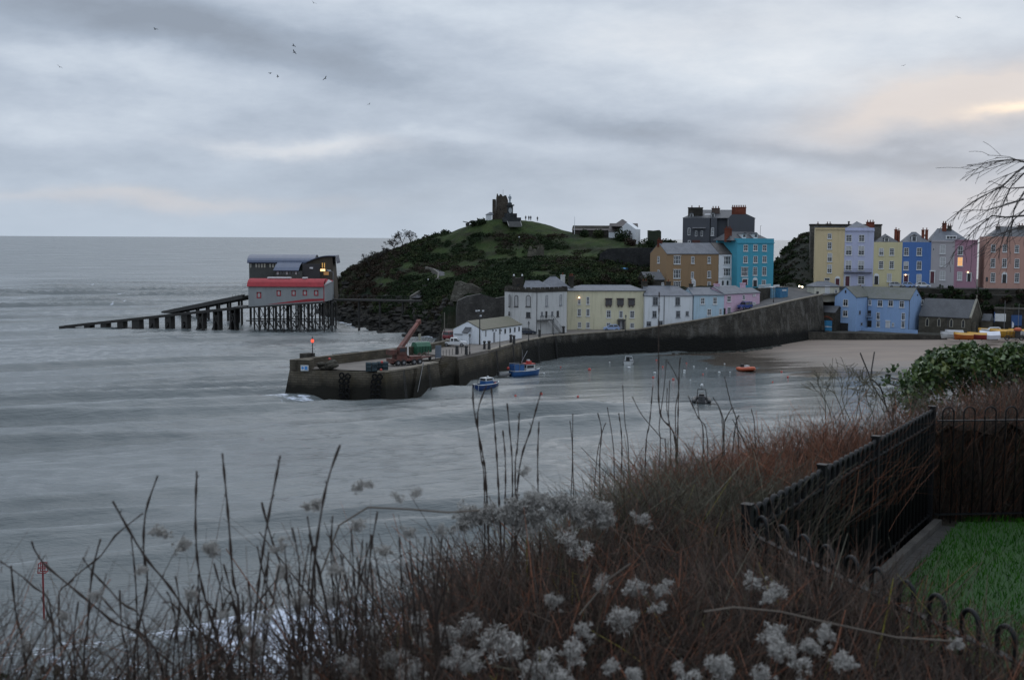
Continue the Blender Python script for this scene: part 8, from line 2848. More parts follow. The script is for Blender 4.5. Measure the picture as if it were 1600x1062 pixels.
for px, py, yy, r, n, mm, lab in ((699, 367, 432, 2.6, 420, [LEAFM[0]], 'rounded dark evergreen bush on the left skyline'), (665, 374, 436, 2.2, 320, [LEAFM[3]], 'rusty brown bush on the skyline beside the bare trees'), (683, 369, 435, 2.0, 300, [LEAFM[0]], 'smaller dark bush left of the rounded skyline bush'),
                                  (752, 346.5, 424, 1.7, 240, [LEAFM[0]], 'low dark bush left of the lookout hut'), (740, 349, 425, 1.5, 200, [LEAFM[0]], 'dark bush behind the cannon'), (972, 370, 408, 3.6, 620, [LEAFM[0]], 'big dark bush in front of the white museum gable'), (935, 366, 416, 2.2, 340, [LEAFM[1]], 'olive bush against the museum wing'), (915, 365, 417, 2.0, 300, [LEAFM[0]], 'dark bush against the left of the museum wing'),
                                  (1010, 381, 410, 3.2, 420, [LEAFM[0]], 'dark tree clump left of the ivy gateway'), (1040, 380, 408, 2.4, 320, [LEAFM[0]], 'dark bush right of the ivy gateway'), (1049, 379, 406, 1.6, 220, [LEAFM[0]], 'small dark bush left of the charcoal hotel'), (943, 402, 372, 3.0, 460, [LEAFM[0]], 'tall dark evergreen at the left end of the terrace wall'), (985, 380, 400, 2.4, 320, [LEAFM[3]], 'rusty hedge bush below the museum')):
    q = W(px, py, yy)
    t = thing('bush', lab, 'bush', (q.x, q.y, q.z - r * 0.7))
    zs_ = q.z
    cl = [(q.x + rnd.uniform(-.5, .5) * r, q.y + rnd.uniform(-.5, .5) * r, zs_ + rnd.uniform(-.3, .3) * r, r * rnd.uniform(0.45, 0.75)) for _ in range(9)]
    leaf_cloud(cl, n // 6, 0.36, 17 + int(px), mm, 'foliage', t, 0.9)
    MB().tube([(q.x, q.y, zs_ - r * 1.6), (q.x, q.y, zs_)], [0.2, 0.1], 6).build('trunk', BARK, t)

# scrub on the knoll and the terraces on the right
cand, mid = [], []
tries = g.uniform([76, 350], [112, 400], size=(2600, 2))
for x, y in tries:
    z = float(kf(np.array([x]), np.array([y]))[0])
    if z > 13 and len(cand) < 1100:
        cand.append((x, y, z, g.uniform(0.6, 1.5)))
        mid.append(int(g.integers(0, 3)) if g.random() > 0.3 else 0)
kn_o = leaf_cloud(cand, 70, 0.30, 6, LEAFM, 'undergrowth', None, 0.5, mid)
tag(kn_o, 'dark undergrowth clothing the wooded knoll left of the yellow terrace house', 'undergrowth', None, 'stuff')
cand, mid = [], []
for _ in range(330):
    x = g.uniform(108, 165)
    k = int(g.integers(0, 3))
    y = (333.6, 335.8, 338.9)[k] - 0.2 * (x - 112) + g.normal(0, 0.5)
    z = (9.0, 12.8, 12.6)[k] + g.normal(0, 0.7) - (g.random() < 0.3) * g.uniform(0, 3)
    cand.append((x, y, z + 0.4, g.uniform(0.5, 1.3)))
    mid.append(0 if g.random() > 0.35 else int(g.integers(1, 4)))
bk = leaf_cloud(cand, 60, 0.36, 8, LEAFM, 'bank_shrubbery', None, 0.8, mid)
tag(bk, 'dark ivy and shrubs growing over the terraced bank behind the chapel', 'shrubbery', None, 'stuff')
cand = []
for _ in range(90):
    px, py = g.uniform(885, 1020), g.uniform(430, 452)
    q = W(px, py, g.uniform(322, 332))
    cand.append((q.x, q.y, q.z - 0.6, g.uniform(0.8, 1.6)))
gb_ = leaf_cloud(cand, 70, 0.38, 9, LEAFM, 'garden_shrubbery', None, 0.8, [int(k) for k in g.integers(0, 3, 90)])
tag(gb_, 'dark garden shrubs on the slope directly behind the quay houses', 'shrubbery', None, 'stuff')

# ================================================================ gulls
GU = mat('gull_feathers', (0.10, 0.11, 0.125), (0.07, 0.075, 0.085), 2, 0.8)


def gull_mesh():
    b = MB()
    b.loft([[Vector((x, r * math.cos(2 * math.pi * i / 6), r * 0.9 * math.sin(2 * math.pi * i / 6))) for i in range(6)] for x, r in ((-0.32, 0.02), (-0.15, 0.07), (0.05, 0.09), (0.2, 0.06), (0.26, 0.055), (0.36, 0.01))])
    for s_ in (-1, 1):
        b.add([(0.12, s_ * 0.05, 0.03), (-0.1, s_ * 0.05, 0.03), (-0.06, s_ * 0.38, 0.2), (0.14, s_ * 0.36, 0.2), (-0.16, s_ * 0.75, 0.1), (-0.08, s_ * 0.76, 0.1)], [(0, 1, 2, 3), (3, 2, 4, 5)] if s_ > 0 else [(3, 2, 1, 0), (5, 4, 2, 3)])
        b.add([(0.12, s_ * 0.05, 0.06), (-0.1, s_ * 0.05, 0.05), (-0.06, s_ * 0.38, 0.215), (0.14, s_ * 0.36, 0.215), (-0.16, s_ * 0.75, 0.105), (-0.08, s_ * 0.76, 0.105)], [(3, 2, 1, 0), (5, 4, 2, 3)] if s_ > 0 else [(0, 1, 2, 3), (3, 2, 4, 5)])
    return b


g0 = gull_mesh().build('gull', GU, None)
tag(g0, 'gull flying alone at the top left, nearest the picture edge of the flock', 'gull', 'gulls flying over the sea')
gl = [(93, 105, 150, None), (243, 46, 130, 'gull flying by itself in the dark cloud at upper left'), (459, 72, 120, 'topmost gull of the loose flock left of centre'), (460, 82, 130, 'gull just under the topmost one of the flock'), (422, 115, 150, 'left one of two gulls close together in the flock'), (434, 120, 150, 'right one of two gulls close together in the flock'),
      (508, 123, 140, 'gull at the right end of the loose flock'), (577, 163, 170, 'lone small gull right of the flock'), (1497, 28, 150, 'lone gull at the far upper right of the sky'), (1412, 103, 190, 'small distant gull below the upper right one'), (490, 5, 140, 'gull almost touching the top edge of the sky')]
for i, (px, py, yy, lab) in enumerate(gl):
    o = g0 if i == 0 else g0.copy()
    if i:
        COL.objects.link(o)
        o['label'] = lab
    o.location = W(px, py, yy * 1.9)
    o.rotation_euler = (rnd.uniform(-.6, .6), rnd.uniform(-.2, .2), rnd.uniform(0, 6.28))
# ================================================================ the cliff top in the foreground
EDGE = [(-9, 2.0), (-3, 4.6), (-1, 6.3), (0, 8.0), (0.5, 9.1), (1.1, 10.5), (2.1, 11.6), (3.3, 12.5), (5.1, 14.6), (7, 16.4), (10, 19), (30, 34)]
FC, FL_, FN = Vector((1.56, 7.9)), Vector((4.43, 12.7)), Vector((3.1, 2.95))
GZ = 24.95


def fast_mesh(name, v, quads, mats, mi=None, smooth=False):
    me = bpy.data.meshes.new(name)
    v, quads = np.asarray(v, dtype=np.float32), np.asarray(quads, dtype=np.int32)
    me.vertices.add(len(v))
    me.vertices.foreach_set('co', v.ravel())
    me.loops.add(quads.size)
    me.loops.foreach_set('vertex_index', quads.ravel())
    me.polygons.add(len(quads))
    me.polygons.foreach_set('loop_start', np.arange(len(quads), dtype=np.int32) * 4)
    for m in mats:
        me.materials.append(m)
    if mi is not None:
        me.polygons.foreach_set('material_index', np.asarray(mi, dtype=np.int32))
    if smooth:
        me.polygons.foreach_set('use_smooth', np.ones(len(quads), dtype=bool))
    me.update(calc_edges=True)
    me.validate()
    o = bpy.data.objects.new(name, me)
    COL.objects.link(o)
    return o


gx, gy = np.arange(-14, 22, 0.35), np.arange(-3, 34, 0.35)
GX, GY = np.meshgrid(gx, gy)
ed, es = seg_dist(GX, GY, EDGE)
GZZ = np.where(es > 0, np.maximum(-3, GZ - 0.3 - 2.6 * np.maximum(ed - 0.3, 0)), GZ) + 0.05 * fbm(GX * 0.8, GY * 0.8, 3, 3)
structure(np_mesh('cliff_top', np.stack([GX.ravel(), GY.ravel(), GZZ.ravel()], 1), grid_quads(len(gx), len(gy)), mat('earth_bank', (0.018, 0.014, 0.010), (0.03, 0.024, 0.016), 2.0, 0.95)))
# lawn with its stone edging
lw = [(FC.x + 0.38, FC.y - 0.22), (FL_.x + 0.30, FL_.y - 0.06), (12, 12.9), (12, 3), (3.6, 3)]
lwn = MB().loft([[Vector((x, y, z)) for x, y in lw] for z in (24.0, GZ + 0.09)]).build('lawn', mat('lawn_soil', (0.009, 0.036, 0.004), (0.014, 0.046, 0.005), 1.2, 0.95))
structure(lwn)
g = np.random.default_rng(12)
n = 60000
bx, by = g.uniform(2.4, 9.5, n), g.uniform(5.0, 12.8, n)
ok = (bx - FC.x) * 0.858 - (by - FC.y) * 0.513 > 0.31
bx, by = bx[ok], by[ok]
n = len(bx)
hh = g.uniform(0.025, 0.06, n)
a = g.uniform(0, 6.28, n)
w = 0.004
ln = g.normal(0, 0.018, (n, 2))
b0 = np.stack([bx, by, np.full(n, GZ + 0.088)], 1)
dx = np.stack([np.cos(a) * w, np.sin(a) * w, 0 * a], 1)
tp = b0 + np.stack([ln[:, 0], ln[:, 1], hh], 1)
tag(fast_mesh('grass', np.stack([b0 - dx, b0 + dx, tp + dx * 0.3, tp - dx * 0.3], 1).reshape(-1, 3), np.arange(n * 4).reshape(n, 4), [mat('grass_blade', (0.014, 0.070, 0.004), (0.026, 0.086, 0.007), 1.5, 0.9, spec=0.05)]), 'short green grass of the lawn inside the railings', 'grass', None, 'stuff')
ffl = Fr(xy(FC), xy(FL_))
pth_ = MB(ffl).box(0.1, ffl.L, -0.34, -0.14, GZ - 0.3, GZ + 0.055)
structure(pth_.build('path', mat('edging_stone', (0.034, 0.032, 0.028), (0.022, 0.020, 0.018), 3.0, 0.9, bmp=0.4)))
kb = MB(ffl)
for i in range(9):
    kb.box(0.1 + i * 0.61, 0.70 + i * 0.61, -0.14 + 0.002, -0.06, GZ - 0.3, GZ + 0.12)
structure(kb.build('kerb', mat('kerb_stone', (0.06, 0.054, 0.046), (0.038, 0.034, 0.03), 3, 0.9, bmp=0.3)))

# ---------------------------------------------------------------- bow topped railings
RAILM = mat('black_railing_paint', (0.005, 0.0055, 0.006), (0.009, 0.0095, 0.010), 6.0, 0.55, spec=0.2)
hm_ = {}


def railing(label, a, c, posts, pitch, dia, zt=26.22):
    f = Fr(a, c)
    t = thing('railing', label, 'railing', (f.o.x, f.o.y, GZ), 'black bow topped railings round the lawn')
    k = int(f.L / pitch)
    src = None
    for i in range(k):
        s = (i + 0.5) * f.L / k
        if src is None:
            r = 0.0615
            pts = [(-r, 0, 0.06)] + [(-r * math.cos(q), 0, zt - r - GZ + r * math.sin(q)) for q in [math.pi * j / 8 for j in range(9)]] + [(r, 0, 0.06)]
            b = MB()
            b.tube([f.u * p[0] + Vector((0, 0, p[2])) for p in pts], dia / 2, 7)
            src = b.build('hoop', RAILM, None, True)
            o = src
        else:
            o = src.copy()
            COL.objects.link(o)
        o.parent = t
        q = f.p(s, 0, GZ)
        o.location = q - t.location
    MB(f).box(0, f.L, -0.022, 0.022, zt - 0.150, zt - 0.138).build('top_rail', RAILM, t)
    MB(f).box(0, f.L, -0.022, 0.022, GZ + 0.15, GZ + 0.162).build('bottom_rail', RAILM, t)
    for s in posts:
        b = MB(f)
        b.box(s - 0.032, s + 0.032, -0.032, 0.032, GZ - 0.1, zt + 0.03).box(s - 0.038, s + 0.038, -0.038, 0.038, zt + 0.031, zt + 0.045)
        b.build('post', RAILM, t)
    return t


railing('black bow topped railing run receding along the left side of the lawn', xy(FC), xy(FL_), (0.0, 1.67, 3.29, ffl.L), 0.148, 0.036)
railing('black bow topped railing along the far side of the lawn', (FL_.x + 0.06, FL_.y), (10.5, 13.3), (2.2, 4.4), 0.226, 0.016, 26.25)
railing('nearest black bow topped railing half buried in the brown hedge', (FC.x + 0.02, FC.y - 0.08), xy(FN), (5.1,), 0.25, 0.026)

# ---------------------------------------------------------------- hedge: thousands of real twigs over a dark heart
TW = [mat('twig_dark_brown', (0.036, 0.023, 0.016), (0.023, 0.015, 0.011), 3, 0.85), mat('twig_brown', (0.090, 0.056, 0.038), (0.056, 0.036, 0.026), 3, 0.85), mat('twig_red_brown', (0.200, 0.074, 0.036), (0.130, 0.052, 0.028), 3, 0.85),
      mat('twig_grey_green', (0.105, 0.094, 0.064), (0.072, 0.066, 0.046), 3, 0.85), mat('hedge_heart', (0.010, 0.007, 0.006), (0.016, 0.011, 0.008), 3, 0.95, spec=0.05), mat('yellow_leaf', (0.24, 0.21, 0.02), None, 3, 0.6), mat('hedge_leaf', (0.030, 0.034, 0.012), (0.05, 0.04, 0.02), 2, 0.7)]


def fence_side(x, y):
    """> 0 on the lawn"""
    fl = (x - FC.x) * 0.858 - (y - FC.y) * 0.513
    d = FN - FC
    d.normalize()
    nf = -(x - FC.x) * d.y + (y - FC.y) * d.x
    return np.where(y > FC.y, np.where(y > 12.9, -1.0, fl), nf - 0.22)


def top_z(x, y):
    z = 26.17 + 0.12 * vnoise(x * 1.3, y * 1.3, 5) + 0.05 * vnoise(x * 4, y * 4, 6)
    z = z - 0.12 * sstep(-0.35, 0.0, fence_side(x, y)) * (y < 12.8)
    z = z + 0.06 * sstep(12.5, 15, y) + 0.07 * sstep(-0.6, -0.1, fence_side(x, y)) * (y < 7.4)
    d, s = seg_dist(x, y, EDGE)
    return z - 0.20 * sstep(0.5, 0.0, d)


def twig_cloud(pos, top, length, lean, rad, seed, curve=0.25, nseg=3, updir=None):
    """tapering three sided stems ending at height top; returns vertices and quads"""
    g = np.random.default_rng(seed)
    n = len(pos)
    d = np.concatenate([g.normal(0, lean, (n, 2)), np.ones((n, 1))], 1)
    free = sstep(-0.1, -0.9, fence_side(pos[:, 0], pos[:, 1]))
    d[:, 0] += 0.45 * free * vnoise(pos[:, 0] * 1.9, pos[:, 1] * 1.9, 15) - 0.12 * (1 - free) * (pos[:, 1] > 8)
    d[:, 1] += 0.35 * free * vnoise(pos[:, 0] * 1.9, pos[:, 1] * 1.9, 16)
    d /= np.linalg.norm(d, axis=1)[:, None]
    cv = g.normal(0, curve, (n, 3))
    cv[:, 2] *= 0.3
    P0 = np.stack([pos[:, 0], pos[:, 1], top - length * d[:, 2]], 1)
    t1 = np.cross(d, g.normal(size=(n, 3)))
    t1 /= np.linalg.norm(t1, axis=1)[:, None]
    t2 = np.cross(d, t1)
    V_ = []
    for k in range(nseg + 1):
        t = k / nseg
        c = P0 + d * (length * t)[:, None] + cv * (length * t * t)[:, None]
        r = rad * (1 - 0.7 * t)
        for q in range(3):
            an = 2.0944 * q
            V_.append(c + (t1 * math.cos(an) + t2 * math.sin(an)) * r[:, None])
    V_ = np.stack(V_, 1)
    m = 3 * (nseg + 1)
    F_ = []
    for k in range(nseg):
        for q in range(3):
            F_.append([k * 3 + q, k * 3 + (q + 1) % 3, k * 3 + 3 + (q + 1) % 3, k * 3 + 3 + q])
    F_ = np.array(F_)
    return V_.reshape(-1, 3), (np.arange(n)[:, None, None] * m + F_[None]).reshape(-1, 4), len(F_)


def make_hedge(label, name, xr, yr, n, seed, sel, weights, lean=0.28, dense=None, dz=0.0, heart=0.2, lmin=0.45, lmax=0.95, rad=0.0040):
    g = np.random.default_rng(seed)
    x, y = g.uniform(*xr, n), g.uniform(*yr, n)
    d, s = seg_dist(x, y, EDGE)
    ok = (s < 0) & (fence_side(x, y) < -0.03) & sel(x, y)
    if dense is not None:
        ok &= g.random(n) < dense(x, y)
    x, y = x[ok], y[ok]
    n = len(x)
    z = top_z(x, y) + dz + np.abs(g.normal(0, 0.06, n)) * np.where(g.random(n) < 0.2, 2.2, 0.6) - g.uniform(0, 0.22, n) * (g.random(n) < 0.6) - (0 if heart else 1) * g.uniform(0, 0.75, n) * (0.6 if dz > 0.3 else 1)
    ln = g.uniform(lmin, lmax, n)
    v1, f1, k1 = twig_cloud(np.stack([x, y], 1), z, ln, lean * 0.6, np.exp(g.normal(0, 0.38, n)) * rad, seed + 1)
    m1 = np.repeat(g.choice(len(TW), n, p=weights), k1)
    # side twigs springing off at all angles
    r = 2
    xx, yy, zz = np.repeat(x, r), np.repeat(y, r), np.repeat(z, r) - g.uniform(-0.02, 0.35, n * r)
    l2 = g.uniform(0.10, 0.32, n * r)
    v2, f2, k2 = twig_cloud(np.stack([xx + g.normal(0, .05, n * r), yy + g.normal(0, .05, n * r)], 1), zz, l2, 0.95, g.uniform(0.6, 1.1, n * r) * rad * 0.6, seed + 2, 0.35, 2)
    m2 = np.repeat(g.choice(len(TW), n * r, p=weights), k2)
    vs, fs, ms = [v1, v2], [f1, f2 + len(v1)], [m1, m2]
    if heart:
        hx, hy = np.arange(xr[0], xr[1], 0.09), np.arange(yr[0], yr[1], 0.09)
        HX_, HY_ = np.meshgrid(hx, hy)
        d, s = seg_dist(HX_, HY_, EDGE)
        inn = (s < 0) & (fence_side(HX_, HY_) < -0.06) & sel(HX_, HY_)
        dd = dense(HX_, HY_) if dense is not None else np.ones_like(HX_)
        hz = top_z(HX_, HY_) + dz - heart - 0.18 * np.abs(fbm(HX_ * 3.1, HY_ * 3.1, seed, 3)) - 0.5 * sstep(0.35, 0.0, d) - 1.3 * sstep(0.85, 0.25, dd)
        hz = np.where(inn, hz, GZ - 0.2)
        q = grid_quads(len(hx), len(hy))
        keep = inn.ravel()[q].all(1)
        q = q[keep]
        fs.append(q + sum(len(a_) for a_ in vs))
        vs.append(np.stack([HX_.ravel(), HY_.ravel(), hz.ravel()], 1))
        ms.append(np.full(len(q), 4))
    o = fast_mesh(name, np.concatenate(vs), np.concatenate(fs), TW, np.concatenate(ms))
    return tag(o, label, 'hedge')


def dens(x, y):
    u_ = x + 0.14 * (y - 5)
    return 0.20 + 0.80 * sstep(-1.35, 0.1, u_)


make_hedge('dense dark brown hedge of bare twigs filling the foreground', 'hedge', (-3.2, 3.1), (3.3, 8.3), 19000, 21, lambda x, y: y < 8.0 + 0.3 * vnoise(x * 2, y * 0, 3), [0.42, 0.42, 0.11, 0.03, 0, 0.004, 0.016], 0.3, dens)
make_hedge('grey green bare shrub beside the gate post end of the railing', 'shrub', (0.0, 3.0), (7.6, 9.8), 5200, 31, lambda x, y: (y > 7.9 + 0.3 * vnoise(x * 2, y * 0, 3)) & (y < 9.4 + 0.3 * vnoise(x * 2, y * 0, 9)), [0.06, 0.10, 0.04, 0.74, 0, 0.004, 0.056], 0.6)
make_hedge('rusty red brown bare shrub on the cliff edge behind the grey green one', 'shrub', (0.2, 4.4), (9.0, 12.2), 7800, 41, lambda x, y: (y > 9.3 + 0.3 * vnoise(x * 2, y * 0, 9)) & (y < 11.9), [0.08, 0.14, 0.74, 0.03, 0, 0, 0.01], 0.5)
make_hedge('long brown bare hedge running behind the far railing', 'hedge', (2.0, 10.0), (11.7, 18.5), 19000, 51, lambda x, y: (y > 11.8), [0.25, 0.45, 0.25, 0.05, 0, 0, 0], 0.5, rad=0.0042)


make_hedge('tangled dark face of the hedge seen through the far railing', 'hedge', (4.3, 9.5), (12.95, 13.6), 9000, 61, lambda x, y: (y > 12.95), [0.55, 0.30, 0.10, 0.03, 0, 0, 0.02], 0.35, None, -0.12, 0, 0.5, 1.25, 0.0042)
make_hedge('loose tangle of thin bare stems along the cliff edge at lower left', 'hedge', (-2.9, -0.1), (3.9, 5.9), 2600, 71, lambda x, y: y < 7, [0.55, 0.35, 0.06, 0.03, 0, 0, 0.01], 0.42, lambda x, y: 0.55 + 0.45 * vnoise(x * 2, y * 2, 5), 0.42, 0, 0.7, 1.3, 0.0034)
# ---------------------------------------------------------------- tall bare stems standing out of the hedge
def d4(py):
    return 4.6


STEMG = 'tall bare stems rising out of the hedge'
STM = TW[0]
cN = crop(760, 540, 3.3333)


def stem(pts, dist, label, r0=0.0062, r1=0.0032, node=True):
    P_ = [W(px, py, dist + 0.04 * i) for i, (px, py) in enumerate(pts)][::-1]
    base = P_[0]
    P_ = [base + Vector((rnd.uniform(-.05, .05), 0.05, -0.9))] + P_
    L_ = sum((P_[i + 1] - P_[i]).length for i in range(len(P_) - 1))
    b = MB()
    fine, rad = [], []
    acc = 0
    for i in range(len(P_) - 1):
        seg = (P_[i + 1] - P_[i]).length
        k = max(2, int(seg / 0.045))
        for j in range(k):
            t = j / k
            p0_, p1_, p2_, p3_ = P_[max(i - 1, 0)], P_[i], P_[i + 1], P_[min(i + 2, len(P_) - 1)]
            q = 0.5 * ((2 * p1_) + (p2_ - p0_) * t + (2 * p0_ - 5 * p1_ + 4 * p2_ - p3_) * t * t + (3 * p1_ - p0_ - 3 * p2_ + p3_) * t ** 3)
            u_ = (acc + seg * t) / L_
            fine.append(q)
            rad.append((r0 + (r1 - r0) * u_) * (1.75 if node and len(fine) % 3 == 0 else 0.9))
        acc += seg
    fine.append(P_[-1])
    rad.append(r1 * 1.3)
    b.tube(fine, rad, 5)
    for i in range(3, len(fine) - 1, 3):
        if node and rnd.random() < 0.5:
            d_ = Vector((rnd.choice((-1, 1)) * 0.5, rnd.uniform(-.5, .5), 0.9)).normalized()
            b.tube([fine[i], fine[i] + d_ * rnd.uniform(0.012, 0.03)], [r1 * 0.9, r1 * 0.4], 3)
    return tag(b.build('bare_shoot', STM, None), label, 'stem', STEMG)


LS = [(cL, [(1477, 42), (1420, 210), (1380, 440), (1360, 640), (1350, 1050)], 'tallest dark stem left of centre, leaning to the right at its tip'), (cL, [(1218, 88), (1150, 450), (1110, 780), (1090, 1060)], 'dark stem leaning right, second left of the tallest one'),
      (cL, [(966, 78), (990, 330), (1015, 640), (1040, 800)], 'slender stem leaning slightly left with its tip over open water'), (cL, [(855, 155), (850, 400), (870, 620), (950, 900), (1010, 1070)], 'straight upright stem curving right at its foot'),
      (cL, [(685, 175), (632, 340), (625, 520), (640, 640), (590, 900), (585, 1070)], 'stem bending left below a right leaning tip'), (cL, [(490, 285), (560, 410), (640, 540), (740, 660), (850, 830), (1000, 1060)], 'long stem slanting down to the right across the others'),
      (cL, [(437, 450), (400, 600), (380, 850), (370, 1060)], 'short upright stem right of the red sea marker'), (cL, [(138, 460), (180, 545), (350, 690), (480, 800), (700, 1000)], 'stem slanting right from behind the red sea marker'),
      (cL, [(48, 565), (70, 780), (110, 985)], 'stem nearest the left edge of the picture'), (cL, [(1137, 290), (1180, 450), (1280, 740), (1330, 1000)], 'thin stem crossing the leaning one left of the tallest'),
      (cL, [(1270, 400), (1300, 560), (1300, 720), (1310, 1050)], None), (cL, [(1335, 350), (1362, 500), (1400, 640), (1450, 1050)], None), (cL, [(1445, 350), (1440, 560), (1470, 1050)], None), (cL, [(1525, 400), (1540, 640), (1560, 1050)], None),
      (cL, [(620, 338), (500, 435), (440, 520), (300, 640), (255, 780)], None), (cL, [(1205, 620), (1100, 750), (950, 950), (860, 1050)], None), (cL, [(360, 530), (400, 590), (520, 720), (640, 900)], None), (cL, [(440, 700), (560, 830), (760, 1000), (850, 1060)], None),
      (cL, [(180, 700), (250, 880), (320, 1060)], None), (cL, [(570, 440), (590, 650), (600, 1000)], None), (cL, [(520, 670), (530, 850), (560, 1060)], None), (cL, [(340, 720), (320, 900), (330, 1060)], None), (cL, [(0, 545), (150, 660), (230, 820)], None), (cL, [(1640, 330), (1600, 600), (1580, 1050)], None), (cL, [(1118, 480), (1150, 620), (1260, 980)], None)]
for k in range(56):
    x = rnd.uniform(750, 2000)
    LS.append((cL, [(x + rnd.uniform(-60, 60), rnd.uniform(420, 640) + max(0, 1300 - x) * 0.3), (x + rnd.uniform(-20, 20), 760), (x + rnd.uniform(-50, 50), 1060)], None))
for i, (cv, pts, lab) in enumerate(LS):
    stem([cv(*p) for p in pts], 4.5 + (i % 5) * 0.13, lab or 'thin bare stem among the sparse stems at lower left', 0.0065 if lab else 0.0045, 0.0034 if lab else 0.0026)
MS = [([(25, 215), (45, 450), (62, 720)], 'tall dark stem in front of the blue fishing boat'), ([(0, 210), (-45, 350), (-30, 560), (-10, 740)], None), ([(108, 300), (122, 450), (136, 700)], None), ([(172, 350), (162, 520), (150, 700)], None), ([(86, 440), (100, 700)], None), ([(274, 395), (268, 700)], None),
      ([(285, 240), (235, 420), (165, 700)], 'stem leaning right in front of a red buoy at the harbour mouth'), ([(-70, 200), (-65, 330), (-20, 560), (0, 740)], 'tall stem left of the blue fishing boat rising over open water')]
for i, (pts, lab) in enumerate(MS):
    stem([cN(*p) for p in pts], 7.2 + 0.1 * (i % 3), lab or 'thin bare stem among those below the blue fishing boat', 0.0065 if lab else 0.005, 0.0034)
RS = [([(900, -280), (897, 60), (905, 350), (985, 500)], 'very tall thin stem rising in front of the white cottage'), ([(450, 355), (450, 600)], None), ([(435, 390), (448, 600)], None), ([(580, 350), (600, 450), (590, 620)], None), ([(622, 402), (600, 460), (570, 640)], None), ([(630, 320), (665, 590)], None), ([(690, 350), (706, 560)], None), ([(710, 205), (722, 400), (740, 560)], None),
      ([(760, 265), (810, 360), (910, 480), (935, 540)], 'stem curving from upper left into the reddish shrub'), ([(866, 215), (850, 400), (830, 540)], None), ([(938, 70), (925, 220), (900, 420), (905, 540)], None), ([(944, 80), (1002, 195), (985, 330), (988, 510)], 'forked dark stem in front of the inner harbour'), ([(1010, 60), (1002, 195)], None), ([(955, 180), (950, 400), (985, 520)], None), ([(942, 220), (940, 330), (960, 500)], None),
      ([(1050, 260), (1095, 360), (1130, 470)], None), ([(1100, 290), (1110, 380), (1150, 480)], None), ([(1180, 268), (1225, 350), (1238, 470)], None), ([(1282, 320), (1245, 385), (1236, 470)], None), ([(1240, 160), (1270, 290), (1310, 450)], 'lone stem leaning left beside the black inflatable boat'), ([(1165, 305), (1225, 365)], None), ([(1315, 360), (1290, 470)], None), ([(1380, 330), (1400, 470)], None)]
for i, (pts, lab) in enumerate(RS):
    stem([cN(*p) for p in pts], 10.2 + 0.15 * (i % 4), lab or 'thin bare stem standing above the reddish shrub', 0.0075 if lab else 0.006, 0.0036, i % 3 == 0)
for pts, dd, lab in (([(1100, 955), (1147, 948), (1220, 955), (1289, 971), (1400, 995), (1490, 1001)], 4.75, 'pale trailing vine stem arching across the hedge at lower right'), ([(500, 900), (530, 820), (575, 792), (640, 795), (700, 800), (750, 797)], 5.3, 'thin arching vine stem over the water left of the seed heads'), ([(905, 960), (950, 905), (985, 880)], 5.0, 'short pale vine stem between the seed heads')):
    P_ = [W(px, py, dd) for px, py in pts]
    tag(MB().tube(P_, 0.0042, 5).build('trailing_vine', mat('pale_vine', (0.10, 0.08, 0.062), (0.07, 0.056, 0.044), 4, 0.8)), lab, 'vine')

# ---------------------------------------------------------------- old man's beard seed heads
FLUFF = mat('seed_fluff', (0.37, 0.355, 0.33), (0.27, 0.26, 0.24), 14, 0.9)
FLD = mat('seed_heart', (0.10, 0.08, 0.06), (0.07, 0.055, 0.045), 8, 0.9)
heads = []
for k in range(5):
    g = np.random.default_rng(200 + k)
    V_, F_, M_ = [], [], []
    nv = 0
    for _ in range(26 + 4 * k):
        c = g.normal(0, 1, 3) * np.array([0.029, 0.021, 0.019])
        n = 34
        d = g.normal(size=(n, 3))
        d /= np.linalg.norm(d, axis=1)[:, None]
        L_ = g.uniform(0.010, 0.016 + 0.024 * g.random(), n)
        sd_ = np.cross(d, g.normal(size=(n, 3)))
        sd_ /= np.linalg.norm(sd_, axis=1)[:, None]
        cu = np.cross(d, sd_)
        w = 0.0007
        p0 = c + d * 0.003
        p1 = c + d * (L_ * 0.6)[:, None]
        p2 = p1 + (d * 0.35 + cu * 0.6) * (L_ * 0.5)[:, None]
        q = np.stack([p0 - sd_ * w, p0 + sd_ * w, p1 + sd_ * w * 1.6, p1 - sd_ * w * 1.6, p2 - sd_ * w, p2 + sd_ * w], 1).reshape(-1, 3)
        V_.append(q)
        i0 = nv + np.arange(n)[:, None] * 6
        F_ += [i0 + np.array([[0, 1, 2, 3]]), i0 + np.array([[3, 2, 5, 4]])]
        M_ += [np.zeros(n, int), np.zeros(n, int)]
        nv += n * 6
        # dark seed at the heart
        for s_ in range(5):
            p = c + g.normal(0, 0.003, 3)
            V_.append(np.array([p + np.array([0, 0, .004]), p + np.array([.0025, 0, 0]), p - np.array([0, 0, .004]), p - np.array([.0025, 0, 0])]))
            F_.append(np.array([[nv, nv + 1, nv + 2, nv + 3]]))
            M_.append(np.ones(1, int))
            nv += 4
    o = fast_mesh('seed_head', np.concatenate(V_), np.concatenate(F_), [FLUFF, FLD], np.concatenate(M_))
    heads.append(o)
